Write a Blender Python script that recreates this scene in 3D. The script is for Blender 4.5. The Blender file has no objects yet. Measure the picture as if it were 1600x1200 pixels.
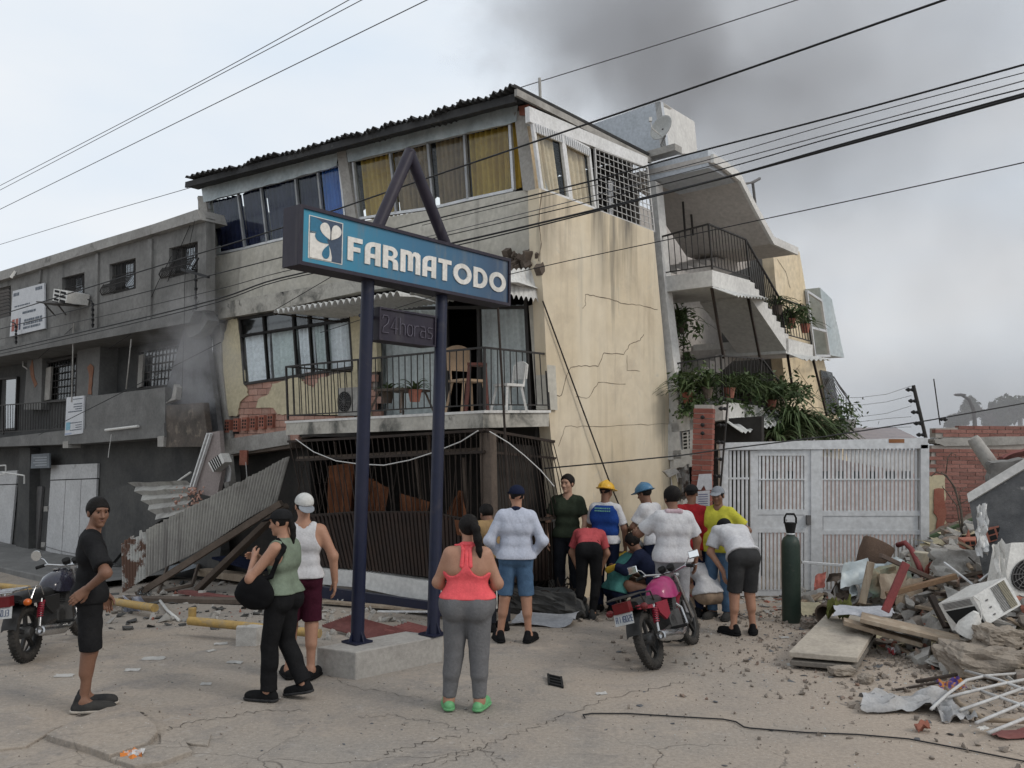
import bpy, bmesh, math, random
import numpy as np
from mathutils import Vector, Matrix, Euler, Quaternion
R_ = math.radians
random.seed(7)
scene = bpy.context.scene
COL = scene.collection
# ------------------------------------------------------------------ camera
F_PX, CAM_H, PITCH, ROLL = 1350.0, 2.25, 4.0, 0.5
cam_d = bpy.data.cameras.new('camera'); cam = bpy.data.objects.new('camera', cam_d); COL.objects.link(cam)
cam_d.sensor_width = 36.0; cam_d.lens = 36.0 * F_PX / 1600.0; cam_d.clip_end = 2000.0; cam_d.clip_start = 0.05
CAM_R = Euler((R_(90 + PITCH), 0, 0)).to_matrix() @ Matrix.Rotation(R_(ROLL), 3, 'Z')
cam.matrix_world = Matrix.Translation((0, 0, CAM_H)) @ CAM_R.to_4x4()
scene.camera = cam
# ------------------------------------------------------------------ sky, sun, exposure
SUN_EL, SUN_AZ = 38.0, 118.0       # azimuth measured from +Y clockwise (to +X)
world = bpy.data.worlds.new('World'); scene.world = world; world.use_nodes = True
wn = world.node_tree.nodes; wl = world.node_tree.links; wn.clear()
wo = wn.new('ShaderNodeOutputWorld'); bg = wn.new('ShaderNodeBackground'); bgc = wn.new('ShaderNodeBackground')
sky = wn.new('ShaderNodeTexSky'); sky.sky_type = 'NISHITA'; sky.sun_disc = False
sky.sun_elevation = R_(SUN_EL); sky.sun_rotation = R_(SUN_AZ); sky.air_density = 1.0; sky.dust_density = 4.0; sky.ozone_density = 1.0
wl.new(sky.outputs[0], bg.inputs[0]); bg.inputs[1].default_value = 0.06
tc = wn.new('ShaderNodeTexCoord'); mp = wn.new('ShaderNodeMapping'); mp.inputs['Scale'].default_value = (1.2, 1.2, 3.2)
nz = wn.new('ShaderNodeTexNoise'); nz.inputs['Scale'].default_value = 1.6; nz.inputs['Detail'].default_value = 5.0; nz.inputs['Roughness'].default_value = 0.5
cr = wn.new('ShaderNodeValToRGB'); cr.color_ramp.elements[0].position = 0.32; cr.color_ramp.elements[1].position = 0.7
cr.color_ramp.elements[0].color = (0.78, 0.87, 0.97, 1); cr.color_ramp.elements[1].color = (0.97, 0.98, 0.99, 1)
wl.new(tc.outputs['Generated'], mp.inputs[0]); wl.new(mp.outputs[0], nz.inputs['Vector']); wl.new(nz.outputs[0], cr.inputs[0]); wl.new(cr.outputs[0], bgc.inputs[0])
bgc.inputs[1].default_value = 1.18
mxs = wn.new('ShaderNodeMixShader'); mxs.inputs[0].default_value = 0.86
wl.new(bg.outputs[0], mxs.inputs[1]); wl.new(bgc.outputs[0], mxs.inputs[2]); wl.new(mxs.outputs[0], wo.inputs[0])
sun_d = bpy.data.lights.new('sun', 'SUN'); sun_d.energy = 1.15; sun_d.angle = R_(14); sun_d.color = (1.0, 0.93, 0.84)
sun = bpy.data.objects.new('sun', sun_d); COL.objects.link(sun)
_sd = Vector((math.sin(R_(SUN_AZ)) * math.cos(R_(SUN_EL)), math.cos(R_(SUN_AZ)) * math.cos(R_(SUN_EL)), math.sin(R_(SUN_EL))))
sun.rotation_euler = _sd.to_track_quat('Z', 'Y').to_euler()
vs = scene.view_settings; vs.view_transform = 'Standard'; vs.look = 'None'; vs.gamma = 1.0; vs.use_curve_mapping = False; vs.exposure = -0.13
scene.cycles.use_denoising = True
scene.cycles.max_bounces = 6; scene.cycles.diffuse_bounces = 3; scene.cycles.glossy_bounces = 2; scene.cycles.transmission_bounces = 4
scene.cycles.transparent_max_bounces = 16; scene.cycles.volume_bounces = 1
scene.cycles.volume_step_rate = 1.0; scene.cycles.volume_max_steps = 64
# ------------------------------------------------------------------ picture -> place helpers
CAMP = Vector((0, 0, CAM_H))
def ray(px, py):
    return CAM_R @ Vector(((px - 800) / F_PX, (600 - py) / F_PX, -1.0))
AZ = R_(40.0)
U = Vector((math.cos(AZ), -math.sin(AZ), 0)); V = Vector((math.sin(AZ), math.cos(AZ), 0)); UP = Vector((0, 0, 1))
CORN = Vector((0.5, 12.2, 0))
def W(a, b, z): return CORN - U * a + V * b + UP * z
def PB(px, py, b):
    d = ray(px, py); t = ((CORN.dot(V) + b) - CAMP.dot(V)) / d.dot(V); return CAMP + d * t
def PA(px, py, a):
    d = ray(px, py); t = ((CORN.dot(U) - a) - CAMP.dot(U)) / d.dot(U); return CAMP + d * t
def PD(px, py, y):
    d = ray(px, py); return CAMP + d * (y / d.y)
def PZ(px, py, z):
    d = ray(px, py); return CAMP + d * ((z - CAM_H) / d.z)
def sstep(e0, e1, x):
    t = min(1.0, max(0.0, (x - e0) / (e1 - e0))); return t * t * (3 - 2 * t)
def zg(x, y):
    a = -(x * U.x + y * U.y) + CORN.dot(U)
    return -0.72 * sstep(0.8, 13.0, a)
def PG(px, py, h=0.0):
    d = ray(px, py); t = (h - CAM_H) / min(d.z, -0.004)
    for _ in range(12):
        p = CAMP + d * t; t = (zg(p.x, p.y) + h - CAM_H) / min(d.z, -0.004)
    return CAMP + d * t
# ------------------------------------------------------------------ objects
def wloc(o):
    L = Vector((0, 0, 0))
    while o: L += o.location; o = o.parent
    return L
def tag(o, label=None, cat=None, group=None, kind=None):
    if label: o['label'] = label
    if cat: o['category'] = cat
    if group: o['group'] = group
    if kind: o['kind'] = kind
    return o
def thing(name, label, cat, loc=(0, 0, 0), group=None):
    o = bpy.data.objects.new(name, None); COL.objects.link(o); o.location = loc; o.empty_display_size = 0.1
    return tag(o, label, cat, group)
def mobj(name, verts, faces, m, parent=None, smooth=False, loc=None):
    if parent is not None: L = wloc(parent); base = Vector((0, 0, 0))
    else:
        if loc is None and len(verts):
            loc = Vector((sum(v[0] for v in verts) / len(verts), sum(v[1] for v in verts) / len(verts), min(v[2] for v in verts)))
        L = Vector(loc) if loc is not None else Vector((0, 0, 0)); base = L
    me = bpy.data.meshes.new(name)
    me.from_pydata([(v[0] - L.x, v[1] - L.y, v[2] - L.z) for v in verts], [], faces)
    me.validate(); me.update()
    if m is not None: me.materials.append(m)
    if smooth: me.polygons.foreach_set('use_smooth', [True] * len(me.polygons))
    o = bpy.data.objects.new(name, me); COL.objects.link(o)
    if parent is not None: o.parent = parent
    else: o.location = base
    return o
class MB:
    def __init__(s): s.v = []; s.f = []
    def add(s, vs, fs):
        n = len(s.v); s.v += [Vector(v) for v in vs]; s.f += [tuple(i + n for i in f) for f in fs]; return s
    def prism(s, poly, d):
        n = len(poly); d = Vector(d); vs = [Vector(p) for p in poly] + [Vector(p) + d for p in poly]
        return s.add(vs, [tuple(range(n)), tuple(range(2 * n - 1, n - 1, -1))] + [(i, i + n, (i + 1) % n + n, (i + 1) % n) for i in range(n)])
    def box(s, c, sx, sy, sz, M=None):
        c = Vector(c); M = M or Matrix.Identity(3)
        vs = [c + M @ Vector((x * sx / 2, y * sy / 2, z * sz / 2)) for x in (-1, 1) for y in (-1, 1) for z in (-1, 1)]
        return s.add(vs, [(0, 1, 3, 2), (4, 6, 7, 5), (0, 4, 5, 1), (2, 3, 7, 6), (0, 2, 6, 4), (1, 5, 7, 3)])
    def bar(s, p0, p1, w, h, up=UP):
        p0 = Vector(p0); p1 = Vector(p1); d = (p1 - p0)
        x = d.cross(Vector(up))
        if x.length < 1e-6: x = d.cross(Vector((1, 0, 0)))
        x.normalize(); y = x.cross(d).normalized()
        q = [x * (w / 2) + y * (h / 2), -x * (w / 2) + y * (h / 2), -x * (w / 2) - y * (h / 2), x * (w / 2) - y * (h / 2)]
        return s.prism([p0 + k for k in q], d)
    def tube(s, pts, r, n=8, closed=False, caps=True):
        pts = [Vector(p) for p in pts]; m = len(pts)
        rr = r if isinstance(r, (list, tuple)) else [r] * m
        vs = []; prev = None
        for i, p in enumerate(pts):
            if closed: t = pts[(i + 1) % m] - pts[i - 1]
            else: t = pts[min(i + 1, m - 1)] - pts[max(i - 1, 0)]
            t = t.normalized() if t.length > 1e-9 else Vector((0, 0, 1))
            if prev is None:
                x = t.cross(UP)
                if x.length < 1e-3: x = t.cross(Vector((1, 0, 0)))
            else: x = prev - t * prev.dot(t)
            x.normalize(); prev = x; y = t.cross(x)
            for k in range(n):
                an = 2 * math.pi * k / n; vs.append(p + (x * math.cos(an) + y * math.sin(an)) * rr[i])
        fs = []
        for i in range(m if closed else m - 1):
            j = (i + 1) % m
            for k in range(n): fs.append((i * n + k, i * n + (k + 1) % n, j * n + (k + 1) % n, j * n + k))
        if caps and not closed: fs += [tuple(range(n - 1, -1, -1)), tuple(range((m - 1) * n, m * n))]
        return s.add(vs, fs)
    def lathe(s, prof, n=20, M=None, o=(0, 0, 0)):
        M = M or Matrix.Identity(3); o = Vector(o); vs = []; fs = []
        for (r, z) in prof:
            for k in range(n):
                an = 2 * math.pi * k / n; vs.append(o + M @ Vector((r * math.cos(an), r * math.sin(an), z)))
        for i in range(len(prof) - 1):
            for k in range(n): fs.append((i * n + k, i * n + (k + 1) % n, (i + 1) * n + (k + 1) % n, (i + 1) * n + k))
        fs += [tuple(range(n - 1, -1, -1)), tuple(range((len(prof) - 1) * n, len(prof) * n))]
        return s.add(vs, fs)
    def ell(s, c, rx, ry, rz, M=None, nu=14, nv=9):
        M = M or Matrix.Identity(3); c = Vector(c); vs = []; fs = []
        for j in range(nv + 1):
            th = math.pi * j / nv
            for i in range(nu):
                ph = 2 * math.pi * i / nu
                vs.append(c + M @ Vector((rx * math.sin(th) * math.cos(ph), ry * math.sin(th) * math.sin(ph), rz * math.cos(th))))
        for j in range(nv):
            for i in range(nu): fs.append((j * nu + i, (j + 1) * nu + i, (j + 1) * nu + (i + 1) % nu, j * nu + (i + 1) % nu))
        return s.add(vs, fs)
    def sheet(s, P, th=None):           # P: 2D list of points, optional thickness vector
        nr = len(P); nc = len(P[0]); vs = [Vector(p) for r in P for p in r]
        fs = [(i * nc + j, i * nc + j + 1, (i + 1) * nc + j + 1, (i + 1) * nc + j) for i in range(nr - 1) for j in range(nc - 1)]
        if th is None: return s.add(vs, fs)
        th = Vector(th); n = nr * nc
        fs2 = [tuple(i + n for i in reversed(f)) for f in fs]
        ed = [j for j in range(nc)] + [i * nc + nc - 1 for i in range(1, nr)] + [(nr - 1) * nc + j for j in range(nc - 2, -1, -1)] + [i * nc for i in range(nr - 2, 0, -1)]
        sd = [(ed[k], ed[k] + n, ed[(k + 1) % len(ed)] + n, ed[(k + 1) % len(ed)]) for k in range(len(ed))]
        return s.add(vs + [v + th for v in vs], fs + fs2 + sd)
    def build(s, name, m, parent=None, smooth=False, loc=None):
        o = mobj(name, s.v, s.f, m, parent, smooth, loc)
        if smooth == 'auto': auto_smooth(o)
        return o
def auto_smooth(o, ang=40):
    me = o.data; bm = bmesh.new(); bm.from_mesh(me)
    for e in bm.edges:
        if len(e.link_faces) == 2 and e.calc_face_angle(0) > R_(ang): e.smooth = False
    for f in bm.faces: f.smooth = True
    bm.to_mesh(me); bm.free()
_unit = {}
def unit(kind, m):
    k = (kind, m.name)
    if k not in _unit:
        b = MB()
        if kind == 'rod': b.tube([(0, 0, 0), (0, 0, 1)], 1.0, 8)
        else: b.box((0, 0, 0.5), 1, 1, 1)
        me = bpy.data.meshes.new(kind); me.from_pydata([tuple(v) for v in b.v], [], b.f); me.materials.append(m)
        if kind == 'rod':
            for p in me.polygons: p.use_smooth = len(p.vertices) == 4
            for e in me.edges: pass
        _unit[k] = me
    return _unit[k]
def piece(name, me, M, parent):
    o = bpy.data.objects.new(name, me); COL.objects.link(o)
    if parent is not None:
        o.parent = parent; o.matrix_local = Matrix.Translation(-wloc(parent)) @ M
    else: o.matrix_world = M
    return o
def frame_to(p0, p1, up=UP):
    p0 = Vector(p0); d = Vector(p1) - p0; z = d.normalized(); x = Vector(up).cross(z)
    if x.length < 1e-4: x = Vector((1, 0, 0)).cross(z)
    if x.length < 1e-4: x = Vector((0, 1, 0)).cross(z)
    x.normalize(); y = z.cross(x)
    return x, y, z, d.length
def rod(name, p0, p1, r, m, parent):
    x, y, z, L = frame_to(p0, p1)
    M = Matrix((x, y, z)).transposed().to_4x4(); M = Matrix.Translation(p0) @ M @ Matrix.Diagonal((r, r, L, 1))
    return piece(name, unit('rod', m), M, parent)
def beam(name, p0, p1, w, h, m, parent, up=UP):
    x, y, z, L = frame_to(p0, p1, up)
    M = Matrix((x, y, z)).transposed().to_4x4(); M = Matrix.Translation(p0) @ M @ Matrix.Diagonal((w, h, L, 1))
    return piece(name, unit('box', m), M, parent)
def lerp(a, b, t): return a + (b - a) * t
def polyline(pts, t):      # interpolate along x-sorted pixel polyline
    for i in range(len(pts) - 1):
        if t <= pts[i + 1][0] or i == len(pts) - 2:
            k = (t - pts[i][0]) / (pts[i + 1][0] - pts[i][0]); return lerp(pts[i][1], pts[i + 1][1], k)
# ------------------------------------------------------------------ materials
MAT = {}
def _ramp(n, l, src, p0, p1):
    mr = n.new('ShaderNodeMapRange'); mr.inputs[1].default_value = p0; mr.inputs[2].default_value = p1; mr.clamp = True
    l.new(src, mr.inputs[0]); return mr.outputs[0]
def _mix(n, l, fac, c1, c2):
    m = n.new('ShaderNodeMix'); m.data_type = 'RGBA'
    if hasattr(fac, 'links'): l.new(fac, m.inputs[0])
    else: m.inputs[0].default_value = fac
    for s, c in ((6, c1), (7, c2)):
        if hasattr(c, 'links'): l.new(c, m.inputs[s])
        else: m.inputs[s].default_value = (*c, 1)
    return m.outputs[2]
def _noise(n, l, vec, scale, detail=5, rough=0.6, out=0, dist=0.0):
    t = n.new('ShaderNodeTexNoise'); t.inputs['Scale'].default_value = scale; t.inputs['Detail'].default_value = detail
    t.inputs['Roughness'].default_value = rough; t.inputs['Distortion'].default_value = dist
    l.new(vec, t.inputs['Vector']); return t.outputs[out]
def _scaled(n, l, vec, sc, loc=(0, 0, 0)):
    m = n.new('ShaderNodeMapping'); m.inputs['Scale'].default_value = sc; m.inputs['Location'].default_value = loc; l.new(vec, m.inputs[0]); return m.outputs[0]
def pm(name, col, rough=0.8, col2=None, ns=3.0, lo=0.35, hi=0.65, stain=None, streak=None, bump=0.15, bs=60.0, metal=0.0, spec=0.35,
       obj_coords=False, rand=0.0, coat=0.0, fine=0.12, sheen=0.0):
    """procedural material: col/col2 mottled, stain=(colour, scale, lo, hi), streak=(colour, scale, lo, hi) stretched downwards"""
    if name in MAT: return MAT[name]
    m = bpy.data.materials.new(name); m.use_nodes = True; n = m.node_tree.nodes; l = m.node_tree.links
    bs_ = n['Principled BSDF']
    if obj_coords: g = n.new('ShaderNodeTexCoord'); pos = g.outputs['Object']
    else: g = n.new('ShaderNodeNewGeometry'); pos = g.outputs['Position']
    c = col
    if col2 is not None: c = _mix(n, l, _ramp(n, l, _noise(n, l, pos, ns), lo, hi), col, col2)
    if fine > 0:
        f = _ramp(n, l, _noise(n, l, pos, ns * 9.0, 4), 0.3, 0.7)
        d = _mix(n, l, f, (1 - fine * 1.6,) * 3, (1 + fine * 0.6,) * 3)
        mm = n.new('ShaderNodeMix'); mm.data_type = 'RGBA'; mm.blend_type = 'MULTIPLY'; mm.inputs[0].default_value = 1.0
        if hasattr(c, 'links'): l.new(c, mm.inputs[6])
        else: mm.inputs[6].default_value = (*c, 1)
        l.new(d, mm.inputs[7]); c = mm.outputs[2]
    if rand > 0:
        oi = n.new('ShaderNodeObjectInfo'); hs = n.new('ShaderNodeHueSaturation')
        mr = n.new('ShaderNodeMapRange'); mr.inputs[3].default_value = 1 - rand; mr.inputs[4].default_value = 1 + rand
        l.new(oi.outputs['Random'], mr.inputs[0]); l.new(mr.outputs[0], hs.inputs['Value'])
        if hasattr(c, 'links'): l.new(c, hs.inputs['Color'])
        else: hs.inputs['Color'].default_value = (*c, 1)
        c = hs.outputs[0]
    for st in (stain if isinstance(stain, list) else [stain] if stain else []):
        sc, s, a, b = st; c = _mix(n, l, _ramp(n, l, _noise(n, l, pos, s, 7, 0.65, dist=0.4), a, b), c, sc)
    for st in (streak if isinstance(streak, list) else [streak] if streak else []):
        sc, s, a, b = st[:4]; v = _scaled(n, l, pos, (1, 1, 0.09), (3.1, 1.7, 0)); fc = _ramp(n, l, _noise(n, l, v, s, 5, 0.6), a, b)
        if len(st) > 4:
            sp = n.new('ShaderNodeSeparateXYZ'); l.new(pos, sp.inputs[0]); q = n.new('ShaderNodeMath'); q.operation = 'MULTIPLY'; l.new(fc, q.inputs[0]); l.new(_ramp(n, l, sp.outputs[2], st[4], st[5]), q.inputs[1]); fc = q.outputs[0]
        c = _mix(n, l, fc, c, sc)
    if hasattr(c, 'links'): l.new(c, bs_.inputs['Base Color'])
    else: bs_.inputs['Base Color'].default_value = (*c, 1)
    bs_.inputs['Roughness'].default_value = rough; bs_.inputs['Metallic'].default_value = metal
    bs_.inputs['Specular IOR Level'].default_value = spec; bs_.inputs['Coat Weight'].default_value = coat
    if sheen: bs_.inputs['Sheen Weight'].default_value = sheen
    if bump > 0:
        bp = n.new('ShaderNodeBump'); bp.inputs['Strength'].default_value = bump; bp.inputs['Distance'].default_value = 0.02
        l.new(_noise(n, l, pos, bs, 6, 0.65), bp.inputs['Height']); l.new(bp.outputs[0], bs_.inputs['Normal'])
    MAT[name] = m; return m
def glass(name, tint=(0.95, 0.97, 0.97), refl=0.015, alpha=1.0):
    if name in MAT: return MAT[name]
    m = bpy.data.materials.new(name); m.use_nodes = True; n = m.node_tree.nodes; l = m.node_tree.links; n.clear()
    o = n.new('ShaderNodeOutputMaterial'); t = n.new('ShaderNodeBsdfTransparent'); t.inputs[0].default_value = (*[c * alpha for c in tint], 1)
    g = n.new('ShaderNodeBsdfGlossy'); g.inputs['Roughness'].default_value = 0.08; g.inputs['Color'].default_value = (0.9, 0.93, 0.95, 1)
    lw = n.new('ShaderNodeLayerWeight'); lw.inputs[0].default_value = 0.25
    mr = n.new('ShaderNodeMapRange'); mr.inputs[3].default_value = refl; mr.inputs[4].default_value = refl + 0.05; l.new(lw.outputs['Facing'], mr.inputs[0])
    lw.inputs[0].default_value = 0.3
    mx = n.new('ShaderNodeMixShader'); l.new(mr.outputs[0], mx.inputs[0]); l.new(t.outputs[0], mx.inputs[1]); l.new(g.outputs[0], mx.inputs[2]); l.new(mx.outputs[0], o.inputs[0])
    MAT[name] = m; return m
BLK = (0.012, 0.012, 0.013)
M_cream = pm('cream_render', (0.60, 0.505, 0.36), 0.9, (0.65, 0.57, 0.44), 0.5, stain=[((0.44, 0.37, 0.28), 1.1, 0.54, 0.80), ((0.50, 0.46, 0.38), 4.5, 0.60, 0.78)], streak=[((0.07, 0.065, 0.06), 2.6, 0.50, 0.68, 4.4, 5.9), ((0.14, 0.13, 0.11), 1.8, 0.60, 0.76), ((0.40, 0.33, 0.24), 3.2, 0.52, 0.76), ((0.70, 0.63, 0.50), 2.0, 0.5, 0.9)], bump=0.12, fine=0.06)
M_creamfar = pm('cream_render_far', (0.66, 0.54, 0.36), 0.9, (0.70, 0.60, 0.44), 0.9, stain=((0.45, 0.37, 0.27), 2.0, 0.60, 0.80), bump=0.1)
M_front = pm('stained_front_render', (0.46, 0.435, 0.375), 0.9, (0.54, 0.515, 0.455), 1.2, stain=[((0.34, 0.32, 0.275), 1.7, 0.52, 0.75), ((0.045, 0.045, 0.045), 1.1, 0.66, 0.76)], streak=((0.17, 0.16, 0.145), 3.0, 0.58, 0.78))
M_ledge = pm('mouldy_ledge', (0.47, 0.45, 0.40), 0.9, (0.36, 0.34, 0.30), 2.0, stain=[((0.10, 0.10, 0.09), 2.0, 0.50, 0.66), ((0.03, 0.03, 0.03), 3.3, 0.60, 0.72)])
M_plaster = pm('cream_plaster', (0.60, 0.53, 0.36), 0.9, (0.52, 0.46, 0.32), 1.5, stain=((0.3, 0.25, 0.18), 3.0, 0.6, 0.8))
M_pinkbrick = pm('pink_clay_block', (0.40, 0.22, 0.17), 0.92, (0.48, 0.30, 0.24), 3.0, rand=0.16, bump=0.3)
M_redbrick = pm('red_clay_block', (0.30, 0.105, 0.072), 0.9, (0.37, 0.16, 0.115), 4.0, rand=0.2, bump=0.3)
M_darkred = pm('dark_red_brick', (0.225, 0.072, 0.052), 0.85, (0.28, 0.105, 0.08), 3.0, rand=0.22, bump=0.25)
M_wallbrick = pm('weathered_red_brick', (0.235, 0.105, 0.085), 0.9, (0.29, 0.145, 0.12), 3.0, rand=0.2, bump=0.3, stain=((0.15, 0.08, 0.07), 1.5, 0.55, 0.75))
M_mortar = pm('mortar', (0.42, 0.38, 0.34), 0.95, (0.34, 0.31, 0.28), 8.0)
M_gconc = pm('grey_concrete', (0.165, 0.162, 0.155), 0.92, (0.225, 0.22, 0.21), 1.2, stain=((0.10, 0.10, 0.095), 1.4, 0.52, 0.72), streak=((0.09, 0.09, 0.085), 2.5, 0.55, 0.75), bump=0.3, bs=35)
M_gconc2 = pm('rough_grey_render', (0.15, 0.148, 0.143), 0.95, (0.20, 0.197, 0.19), 2.0, stain=((0.11, 0.11, 0.105), 1.0, 0.5, 0.75), bump=0.45, bs=45)
M_parapet = pm('pale_concrete_coping', (0.36, 0.35, 0.33), 0.92, (0.27, 0.26, 0.245), 1.6, stain=((0.11, 0.11, 0.10), 2.2, 0.56, 0.74), bump=0.3)
M_darkwall = pm('dark_recess_wall', (0.055, 0.055, 0.055), 0.95, (0.085, 0.084, 0.08), 1.5, bump=0.25)  # shade of the recesses put into this colour; dark slabs and scraps share it
M_darkin = pm('dim_interior', (0.030, 0.028, 0.026), 0.95, (0.045, 0.04, 0.036), 2.0, bump=0)  # unlit rooms: their darkness is put into the wall colour
M_conc = pm('concrete', (0.40, 0.385, 0.355), 0.92, (0.30, 0.285, 0.265), 2.5, stain=((0.20, 0.19, 0.17), 2.0, 0.55, 0.75), bump=0.35, bs=50)
M_plinth = pm('plinth_concrete', (0.36, 0.345, 0.32), 0.9, (0.30, 0.285, 0.265), 2.5, stain=((0.18, 0.17, 0.155), 1.6, 0.56, 0.75), bump=0.25, bs=70)
M_white = pm('white_paint', (0.72, 0.72, 0.72), 0.6, (0.62, 0.62, 0.61), 2.0, stain=((0.40, 0.38, 0.35), 3.0, 0.6, 0.8), bump=0.05)
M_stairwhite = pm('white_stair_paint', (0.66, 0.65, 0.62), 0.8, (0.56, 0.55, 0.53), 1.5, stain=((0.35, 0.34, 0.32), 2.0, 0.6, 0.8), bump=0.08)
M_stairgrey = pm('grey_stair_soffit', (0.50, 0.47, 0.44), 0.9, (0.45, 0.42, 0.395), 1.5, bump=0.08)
M_tank = pm('pale_blue_grey_render', (0.50, 0.53, 0.57), 0.9, (0.44, 0.47, 0.50), 2.5, bump=0.1)
M_alu = pm('window_aluminium', (0.62, 0.63, 0.64), 0.45, (0.52, 0.53, 0.54), 6.0, metal=0.3, bump=0.02)
M_galv = pm('galvanised_sheet', (0.40, 0.46, 0.48), 0.5, (0.52, 0.57, 0.58), 1.3, metal=0.2, bump=0.08, bs=8, stain=((0.25, 0.29, 0.31), 1.2, 0.55, 0.75))
M_roofsheet = pm('weathered_roof_sheet', (0.035, 0.036, 0.038), 0.9, (0.06, 0.06, 0.06), 3.0, stain=((0.16, 0.16, 0.155), 5.0, 0.62, 0.78))
M_iron = pm('black_iron', (0.022, 0.021, 0.020), 0.6, (0.035, 0.03, 0.027), 5.0, bump=0.05)
M_rustiron = pm('rusty_brown_iron', (0.022, 0.016, 0.013), 0.8, (0.040, 0.027, 0.020), 5.0, bump=0.1)
M_slat = pm('brown_slat', (0.034, 0.019, 0.013), 0.8, (0.022, 0.014, 0.011), 3.0, rand=0.2, bump=0.1)
M_greyiron = pm('grey_iron', (0.10, 0.10, 0.10), 0.6, (0.14, 0.13, 0.125), 5.0, bump=0.05)
M_whiteiron = pm('white_grille_paint', (0.55, 0.55, 0.54), 0.6, (0.45, 0.44, 0.43), 6.0, bump=0.03)
M_gate = pm('gate_white_paint', (0.62, 0.635, 0.65), 0.55, (0.54, 0.55, 0.56), 1.5, stain=[((0.42, 0.40, 0.37), 2.5, 0.60, 0.78), ((0.25, 0.15, 0.09), 4.0, 0.72, 0.80)], bump=0.06)
M_navy = pm('dark_navy_paint', (0.008, 0.012, 0.034), 0.45, (0.014, 0.016, 0.036), 1.5, bump=0.05, spec=0.3, stain=[((0.05, 0.045, 0.05), 2.2, 0.60, 0.8), ((0.09, 0.085, 0.08), 9, 0.68, 0.75)])
M_purple = pm('dark_purple_paint', (0.018, 0.015, 0.028), 0.5, (0.030, 0.024, 0.036), 2.0, bump=0.05, spec=0.3, streak=((0.06, 0.055, 0.06), 4, 0.58, 0.75))
M_gl = glass('window_glass')
M_gldark = glass('dusty_glass', (0.62, 0.62, 0.6), 0.10, 0.55)
M_curt_blue = pm('navy_curtain', (0.010, 0.013, 0.04), 0.9, (0.016, 0.02, 0.06), 3.0, bump=0.1)
M_curt_bright = pm('blue_curtain', (0.03, 0.12, 0.42), 0.9, (0.04, 0.16, 0.50), 3.0, bump=0.1)
M_curt_yel = pm('yellow_curtain', (0.36, 0.22, 0.035), 0.9, (0.42, 0.28, 0.05), 1.5, bump=0.1, stain=((0.12, 0.08, 0.05), 2.0, 0.55, 0.75))
M_curt_brown = pm('brown_curtain', (0.17, 0.115, 0.07), 0.9, (0.26, 0.18, 0.09), 1.5, bump=0.1)
M_curt_beige = pm('beige_curtain', (0.68, 0.53, 0.36), 0.9, (0.60, 0.49, 0.35), 2.0, bump=0.1)
M_curt_white = pm('white_curtain', (0.82, 0.83, 0.86), 0.9, (0.72, 0.73, 0.76), 2.0, bump=0.1)
M_curt_grey = pm('pale_green_curtain', (0.56, 0.61, 0.60), 0.9, (0.48, 0.52, 0.52), 2.0, bump=0.1)
M_orange = pm('orange_cloth', (0.19, 0.075, 0.034), 0.95, (0.11, 0.042, 0.02), 3.0, bump=0.2)
M_corr = pm('grey_corrugated_sheet', (0.40, 0.39, 0.36), 0.75, (0.33, 0.32, 0.30), 1.5, stain=[((0.22, 0.21, 0.19), 2.4, 0.56, 0.75), ((0.12, 0.07, 0.05), 3.0, 0.70, 0.78)], streak=((0.20, 0.19, 0.18), 4.0, 0.55, 0.72), metal=0.1)
M_corrwhite = pm('white_corrugated_sheet', (0.66, 0.66, 0.64), 0.7, (0.56, 0.56, 0.54), 2.0, stain=((0.36, 0.35, 0.33), 3.0, 0.6, 0.78))
M_yellow = pm('chipped_yellow_paint', (0.45, 0.29, 0.085), 0.7, (0.37, 0.25, 0.095), 3.0, stain=((0.26, 0.21, 0.14), 5.0, 0.50, 0.66), bump=0.15)
M_maroon = pm('maroon_sheet', (0.17, 0.055, 0.05), 0.7, (0.22, 0.085, 0.075), 2.0, stain=((0.25, 0.20, 0.18), 3.0, 0.62, 0.8))
M_wood = pm('weathered_board', (0.34, 0.27, 0.20), 0.9, (0.26, 0.20, 0.145), 2.0, streak=((0.42, 0.36, 0.28), 5.0, 0.5, 0.7), bump=0.3)
M_darkwood = pm('dark_timber', (0.09, 0.07, 0.055), 0.9, (0.13, 0.10, 0.08), 3.0, bump=0.3)
M_cable = pm('black_cable', (0.012, 0.012, 0.013), 0.6, bump=0, fine=0)
M_cablegrey = pm('grey_cable', (0.10, 0.10, 0.105), 0.6, bump=0, fine=0)
M_whitecable = pm('white_cable', (0.55, 0.54, 0.52), 0.6, bump=0, fine=0)
M_plastic_w = pm('white_plastic', (0.66, 0.65, 0.62), 0.45, (0.56, 0.55, 0.52), 4.0, stain=((0.35, 0.32, 0.27), 4.0, 0.6, 0.78), bump=0.04)
M_dark = pm('black_void', (0.012, 0.012, 0.012), 0.95, bump=0, fine=0)
M_crack = pm('crack_shadow', (0.06, 0.05, 0.042), 0.95, bump=0, fine=0)
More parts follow.
